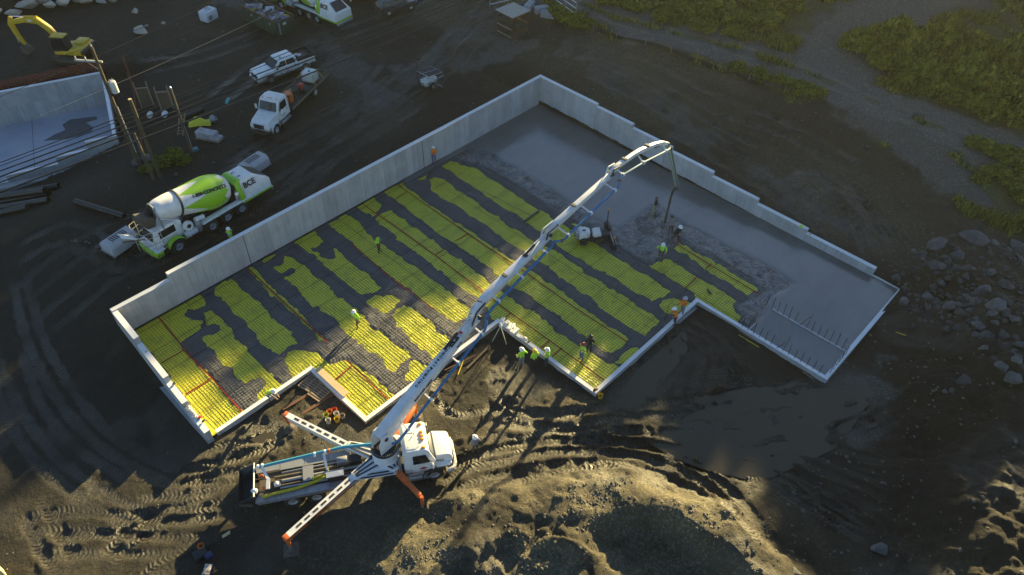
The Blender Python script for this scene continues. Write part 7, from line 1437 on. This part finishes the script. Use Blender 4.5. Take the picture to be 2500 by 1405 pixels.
# plywood shelter
p = gat(1252, 101); sh = empty('plywood_shelter', (p.x+1.2, p.y+1.2, p.z), R(-3), 'open timber frame shelter with a plywood roof at the top', 'shelter')
m, N, L, b = nodes('strand_board'); v_ = N.new('ShaderNodeTexVoronoi'); v_.inputs['Scale'].default_value = 9; L.new(N.new('ShaderNodeTexCoord').outputs['Object'], v_.inputs['Vector']); n1 = noise(N, L, 3, 5); L.new(mixc(N, L, ramp(N, L, n1, .35, .65), mixc(N, L, .35, (.36, .29, .21), v_.outputs['Color']), (.42, .36, .30)), b.inputs['Base Color']); b.inputs['Roughness'].default_value = .8; OSB = m
MB().box(-1.3, 1.3, -1.3, 1.3, 2.55, 2.6).build('roof_sheet', OSB, sh); DT_ = mat('red_brown_timber', (.07, .04, .025), .8, dirt=.3)
for x in (-1.15, 1.15):
    for y in (-1.15, 1.15): MB().box(x-.05, x+.05, y-.05, y+.05, -.2, 2.5).build('post', DT_, sh)
for z in (.25, 1.1, 1.75, 2.4):
    for s in (-1, 1): MB().box(-1.15, 1.15, s*1.19-.025, s*1.19+.025, z, z+.12).build('rail', DT_ if z < 2 else WOOD, sh); MB().box(s*1.19-.025, s*1.19+.025, -1.1, 1.1, z, z+.12).build('rail', WOOD if z in (1.1, .25) else DT_, sh)
MB().box(-1.25, 1.1, -1.26, -1.22, .05, .95).build('side_board', DT_, sh); MB().box(1.22, 1.26, -1.1, 1.2, .05, 2.3).build('back_board', DT_, sh)
for x, y, rz, lb_ in ((1292, 22, 20, 'concrete block nearest the shelter roof, first of three'), (1322, 30, -25, 'concrete block in the middle of three beside the shelter'), (1337, 42, -60, 'smallest concrete block, right end of three beside the shelter')):
    p = gat(x, y); o = empty('concrete_block', p, R(rz), lb_, 'block'); MB().box(-.75, .75, -.35, .35, -.05, .65).build('block_body', CONCDK, o, bevel=.03); MB().box(-.3, .3, -.08, .08, .65, .69).build('key_lug', CONCDK, o)
gf = empty('rail_fence', (0, 0, 0), 0, 'metal rail fence crossing behind the plywood shelter', 'fence')
A1, B1, C1 = gat(1196, 22), gat(1330, -8), gat(1405, 46)
for a, b in ((A1, B1), (B1, C1)):
    for z in (.5, 1.1, 1.7): MB().tube([(a.x, a.y, a.z+z), (b.x, b.y, b.z+z)], .035, 6).build('rail', ALU, gf)
    for t in np.linspace(0, 1, 4): q = a.lerp(b, float(t)); MB().tube([(q.x, q.y, q.z-.2), (q.x, q.y, q.z+1.75)], .04, 6).build('post', STEEL, gf)
# heap by the poles
YT = mat('yellow_tarp', (.60, .58, .03), .6, dirt=.2); p = gat(490, 303); rr4 = np.random.default_rng(9); co_ = []; 
for i in range(14):
    for j in range(10): u_, w_ = i/13-.5, j/9-.5; co_.append((u_*1.9, w_*1.1+.2*u_, max(.02, .75*math.exp(-((u_+.12)*3)**2-(w_*3)**2)+.10*rr4.random())))
q = MB().add(co_, [(i*10+j, i*10+j+1, (i+1)*10+j+1, (i+1)*10+j) for i in range(13) for j in range(9)]).build('tarp', YT, None, smooth=True); q.location = p; q.rotation_euler = (0, 0, R(-40)); tag(q, 'crumpled bright yellow tarp near the timber poles', 'tarp')
p = gat(513, 338); pb_ = empty('paver_stack', p, R(-62), 'stack of grey concrete blocks on a pallet near the timber poles', 'block stack')
for i in range(6):
    for j in range(2):
        for k in range(3 if i < 5 else 1): MB().box(-1.1+i*.37, -1.1+i*.37+.34, -.42+j*.42, -.42+j*.42+.39, .12+k*.2, .12+k*.2+.185).build('block', CONC, pb_, bevel=.01, seg=1).rotation_euler = (0, 0, random.uniform(-.03, .03))
MB().box(-1.15, 1.15, -.5, .5, 0, .11).build('pallet', WOOD, pb_)
p = gat(523, 300); q = link('wrapped_bundle', RMESH[2].copy(), None); q.data.materials.clear(); q.data.materials.append(STEEL); q.location = (p.x, p.y, p.z+.35); q.scale = (.42, .4, .6); tag(q, 'grey wrapped bundle standing right of the yellow tarp', 'bundle')
a, b = gat(553, 256), gat(559, 244); q = MB().tube([tuple(a+Vector((0, 0, .12))), tuple(b+Vector((0, 0, .12)))], .13, 12).build('plastic_pipe', mat('turquoise_plastic', (.05, .38, .45), .4, dirt=.1), None, smooth=True); tag(q, 'short turquoise pipe lying alone on the dark dirt', 'pipe')
p = gat(479, 369); q = MB().box(-.2, .2, -.15, .15, 0, .3).build('small_crate', mat('teal_plastic', (.04, .25, .27), .5, dirt=.1), None, bevel=.02); q.location = p; tag(q, 'small teal crate at the foot of the slim timber pole', 'crate')
for x, y, lb_ in ((368, 286, 'left of the two white sacks under the cables'), (404, 284, 'right of the two white sacks under the cables')): p = gat(x, y); q = MB().lathe([(.05, -.35), (.22, -.28), (.27, 0), (.22, .28), (.05, .35)], 14, 'y', (0, 0, .22)).build('sack', MATS['white_plastic'], None, smooth=True); q.location = p; q.rotation_euler = (0, 0, R(-40)); tag(q, lb_, 'sack')
for x, y, lb_, hgt in ((362, 262, 'dark timber trestle with two uprights right of the utility pole', 2.6), (410, 268, 'narrow dark timber frame near the white sacks', 2.4)):
    p = gat(x, y); o = empty('timber_trestle', p, R(-35), lb_, 'frame')
    for i in (-.55, .55): MB().box(i-.05, i+.05, -.05, .05, 0, hgt).build('upright', WOOD, o); MB().bar((i, 0, hgt*.9), (i, 1.0, 0), .08, .06).build('brace', MATS['dark_timber'], o)
    MB().box(-.6, .6, -.04, .04, hgt*.75, hgt*.75+.1).build('cross_rail', WOOD, o); MB().box(-.5, .5, .02, .07, .1, hgt*.7).build('board', MATS['dark_timber'], o)
ld = empty('ladder', gat(440, 332), R(-60), 'wooden ladder leaning near the slim timber pole', 'ladder')
for s in (-1, 1): MB().bar((s*.25, 0, 0), (s*.25, 1.2, 1.6), .05, .08).build('stile', WOOD, ld)
for i in range(7): MB().tube([(-.25, .1+.16*i, .15+.21*i), (.25, .1+.16*i, .15+.21*i)], .02, 6).build('rung', WOOD, ld)
# buckets
def bucket(px, py, c, label, z=-.25, grp=None):
    p = at(px, py, z); o = empty('bucket', p, 0, label, 'bucket', grp); m_ = mat('bucket_%s' % c[0], c[1], .45, dirt=.3)
    MB().lathe([(.001, .01), (.14, .01), (.165, .37), (.175, .385), (.165, .40), (.155, .385), (.13, .04), (.001, .04)], 18, 'z', cap=False).build('pail', m_, o, smooth=True); MB().tube([(-.17, 0, .36), (-.14, -.12, .28), (0, -.18, .24), (.14, -.12, .28), (.17, 0, .36)], .007, 5).build('bail_handle', STEEL, o); MB().lathe([(.131, .05), (.145, .16), (.001, .17)], 16, 'z', cap=False).build('contents', MUDDY, o)
CB = dict(y=('yellow', (.62, .42, .02)), o=('orange', (.75, .20, .02)), r=('red', (.65, .09, .03)), w=('white', (.6, .58, .52)), g=('lime', (.45, .45, .04)), t=('tan', (.38, .32, .26)))
for x, y, c, lb_ in ((806, 1012, 'o', 'orange bucket at the back left of the bucket cluster'), (818, 1008, 'r', 'red bucket at the back right of the bucket cluster'), (798, 1020, 'g', 'olive bucket at the left of the bucket cluster'), (823, 1017, 'w', 'cream bucket in the middle right of the bucket cluster'), (803, 1033, 'w', 'white bucket at the front left of the bucket cluster'), (824, 1030, 'y', 'yellow bucket at the front of the bucket cluster'), (837, 1022, 't', 'tan bucket at the right end of the bucket cluster')): bucket(x, y, CB[c], lb_)
bucket(445, 972, CB['y'], 'yellow bucket standing on the left end wall', .78); bucket(494, 1340, CB['o'], 'orange bucket on the dark mud at the bottom'); bucket(1465, 973, CB['y'], 'tiny yellow pail outside the front corner of the floor')
# pallets and planks by the low wall
def pallet(px, py, rz, label):
    p = at(px, py, -.24); o = empty('pallet', p, R(rz), label, 'pallet')
    for y in (-.5, 0, .5): MB().box(-.6, .6, y-.045, y+.045, .02, .11).build('stringer', WOOD, o)
    for i in range(7): MB().box(-.6+i*.183, -.6+i*.183+.11, -.55, .55, .11, .13).build('slat', WOOD, o)
    for i in (0, 3, 6): MB().box(-.6+i*.183, -.6+i*.183+.11, -.55, .55, 0, .02).build('bottom_slat', WOOD, o)
pallet(758, 938, 12, 'wooden pallet nearer the corner of the low wall'); pallet(781, 960, 8, 'wooden pallet nearer the buckets')
def plank(label, a, b, w=.2, h=.05, mt=None, z=-.2, cat='plank', nm='plank'): q = MB().bar(at(*a, z), at(*b, z), w, h).build(nm, mt or WOOD); return tag(q, label, cat)
plank('long brown plank lying along the mud beside the pallets', (690, 1000), (790, 942), .22, .06, RUST); plank('second brown plank running under the near pallet', (740, 1010), (832, 950), .22, .06, RUST); plank('short timber offcut on the low wall corner by the pallets', (775, 900), (845, 965), .45, .06, MATS['cut_wood'], .14)
plank('thin yellow timber lying outside the right low wall', (1803, 818), (1853, 848), .05, .05, MATS['yellow_handle']); plank('pale thin timber parallel to the yellow one outside the right low wall', (1802, 808), (1838, 829), .04, .05, WOOD); plank('yellow stick on the dark pile at the right', (2187, 811), (2213, 820), .05, .05, MATS['yellow_handle'], .3); plank('grey board leaning outside the low wall below the orange workers', (1655, 790), (1700, 752), .16, .06, STEEL); plank('pale thin timber outside the front right curb', (1960, 908), (1985, 925), .05, .05, WOOD)
# tripod, cartons, survey gear
tp = empty('tripod', at(1222, 830, -.25), 0, 'surveying tripod with white head in the lit mud', 'tripod')
for a in (0, 2.1, 4.2): MB().tube([(0, 0, 1.45), (.6*math.cos(a+.5), .6*math.sin(a+.5), 0)], .028, 6).build('leg', mat('tripod_wood', (.6, .55, .42), .5, dirt=.2), tp)
MB().lathe([(.1, 1.42), (.1, 1.5), (.07, 1.52), (.07, 1.7), (.03, 1.74)], 14, 'z').build('instrument', WHITE, tp, smooth=True)
CT = mat('white_carton', (.72, .72, .72), .7, dirt=.15)
for i, (x, y, rz, s_, lb_) in enumerate(((1228, 782, 20, .20, 'small white carton at the upper end of the low wall'), (1238, 789, -10, .20, 'second small white carton on the low wall'), (1249, 802, 30, .34, 'large white carton on the low wall with printed side'), (1256, 811, 5, .34, 'large tilted white carton on the low wall'), (1271, 824, 15, .16, 'tiny white carton before the white bag on the wall'), (1277, 829, 40, .15, 'tiny white carton next to the white bag on the wall'))):
    p = at(x, y, .10); o = empty('carton', p, R(rz), lb_, 'carton'); MB().box(-s_*.9, s_*.9, -s_*.6, s_*.6, 0, s_*.75).build('box', CT, o, bevel=.008, seg=1); MB().box(-s_*.9, s_*.9, -.02, .02, s_*.75, s_*.75+.004).build('tape_strip', KHK, o)
p = at(1282, 832, .1); q = link('plastic_bag', RMESH[4].copy(), None); q.data.materials.clear(); q.data.materials.append(mat('bag_plastic', (.66, .62, .60), .5, dirt=.2)); q.location = (p.x, p.y, p.z+.15); q.scale = (.24, .22, .26); tag(q, 'crumpled white plastic bag on the low wall', 'bag')
p = at(1290, 838, .1); q = link('boot_pair', RMESH[1].copy(), None); q.data.materials.clear(); q.data.materials.append(DARK); q.location = (p.x, p.y, p.z+.1); q.scale = (.16, .1, .14); tag(q, 'small black bag on the low wall beside the plastic bag', 'bag')
p = at(1453, 955, .1); q = link('tool_pouch', RMESH[3].copy(), None); q.data.materials.clear(); q.data.materials.append(BRN); q.location = (p.x, p.y, p.z+.1); q.scale = (.24, .14, .14); tag(q, 'brown tool pouch on the front corner of the low wall', 'pouch')
for x, y, z, s_, mt, lb_ in ((425, 938, 1.22, .14, DARK, 'black drill on the left end wall'), (489, 1020, .8, .16, REDTXT, 'dark red tools near the front of the left end wall'), (497, 1030, .8, .14, DARK, 'black tools at the front tip of the left end wall'), (357, 860, 1.74, .10, STEEL, 'small grey bracket on the left end wall'), (1955, 555, 1.18, .20, LIMEC, 'lime jacket draped over the stepped right wall'), (1966, 563, .9, .22, GRYC, 'grey jacket lying beside the lime one on the right wall'), (1978, 573, .78, .08, DARK, 'small black cap on the right wall')):
    p = at(x, y, z); q = link('folded_jacket' if mt in (LIMEC, GRYC) else 'hand_tool', RMESH[int(x) % 7].copy(), None); q.data.materials.clear(); q.data.materials.append(mt); q.location = (p.x, p.y, p.z+s_*.4); q.scale = (s_*1.2, s_*.8, s_*.7); tag(q, lb_, 'jacket' if mt in (LIMEC, GRYC) else 'tool')
cs = empty('bracket_pile', (0, 0, 0), 0, 'row of small grey form brackets on the left end wall', 'brackets')
for i in range(22): t = i/21; q = Vector((6.52, 34.0, .78)).lerp(Vector((6.50, 32.4, .78)), t); MB().box(q.x-.14+random.uniform(-.04, .1), q.x+random.uniform(-.02, .12), q.y-.03, q.y+.03, q.z, q.z+random.uniform(.04, .14)).build('bracket', ALU if i % 2 else STEEL, cs)
p = at(510, 1398, -.25); cl_ = empty('cool_box', p, R(40), 'dark blue cool box with white lid at the bottom edge', 'cool box'); MB().box(-.32, .32, -.22, .22, 0, .34).build('box', mat('cooler_blue', (.02, .03, .10), .4, dirt=.2), cl_, bevel=.03); MB().box(-.3, .3, -.2, .2, .34, .40).build('lid', WHITE, cl_, bevel=.02); MB().tube([(-.34, -.15, .2), (-.4, 0, .3), (-.34, .15, .2)], .015, 5).build('handle', DARK, cl_)
p = at(490, 1356, -.25); q = MB().prism([(-.4, -.25), (.35, -.3), (.4, .25), (-.3, .3)], 'z', 0, .3).build('tool_case', mat('black_case', (.016, .017, .022), .5, dirt=.2), None, bevel=.04); q.location = p; tag(q, 'black tool case beside the orange bucket at the bottom', 'case')
p = at(512, 1360, -.25); q = MB().box(-.2, .2, -.16, .16, 0, .28).build('small_case', MATS['cooler_blue'], None, bevel=.03); q.location = p; tag(q, 'small navy case right of the black tool case', 'case')
p = at(552, 1306, -.25); q = MB().prism([(-.25, -.06), (.2, -.12), (.28, .05), (-.2, .1)], 'z', 0, .05).build('wood_scrap', MATS['cut_wood']); q.location = p; tag(q, 'scrap of yellow wood on the mud left of the outrigger', 'wood')
# timber and hose clutter under the boom
for a, b, lb_, mt, w in (((1085, 905), (1160, 868), 'rusty long bar lying in mud under the boom', RUST, .06), ((1118, 915), (1132, 880), 'yellow grade stake standing under the blue pipe', MATS['yellow_handle'], .05), ((1140, 900), (1190, 850), 'dark timber lying between boom and tripod', MATS['dark_timber'], .14)): plank(lb_, a, b, w, .06, mt)
tag(MB().box(3.2, 3.5, 28.2, 30.1, -.25, .15).build('stake_board', WOOD), 'pale board at the left edge of the mud', 'board') if False else None
q = MB().box(-.12, .12, -.3, .3, -.4, 1.1).build('form_board', mat('pale_form_board', (.62, .50, .26), .7, dirt=.2)); q.location = at(6, 1402, -.2); tag(q, 'pale timber post at the bottom left corner', 'post')
# ------------------------------------------------------------------ haze volume added for the golden glow at the upper right
hm_ = bpy.data.materials.new('haze'); hm_.use_nodes = True; hN = hm_.node_tree.nodes; hN.remove(hN['Principled BSDF']); pv_ = hN.new('ShaderNodeVolumePrincipled')
pv_.inputs['Color'].default_value = (.95, .95, .80, 1); pv_.inputs['Density'].default_value = .00013; pv_.inputs['Anisotropy'].default_value = .55; hm_.node_tree.links.new(pv_.outputs[0], hN['Material Output'].inputs['Volume'])
hz_ = MB().box(-960, 960, -960, 960, -8, 46).build('haze', hm_); tag(hz_, 'thin golden morning haze', None, None, 'stuff')
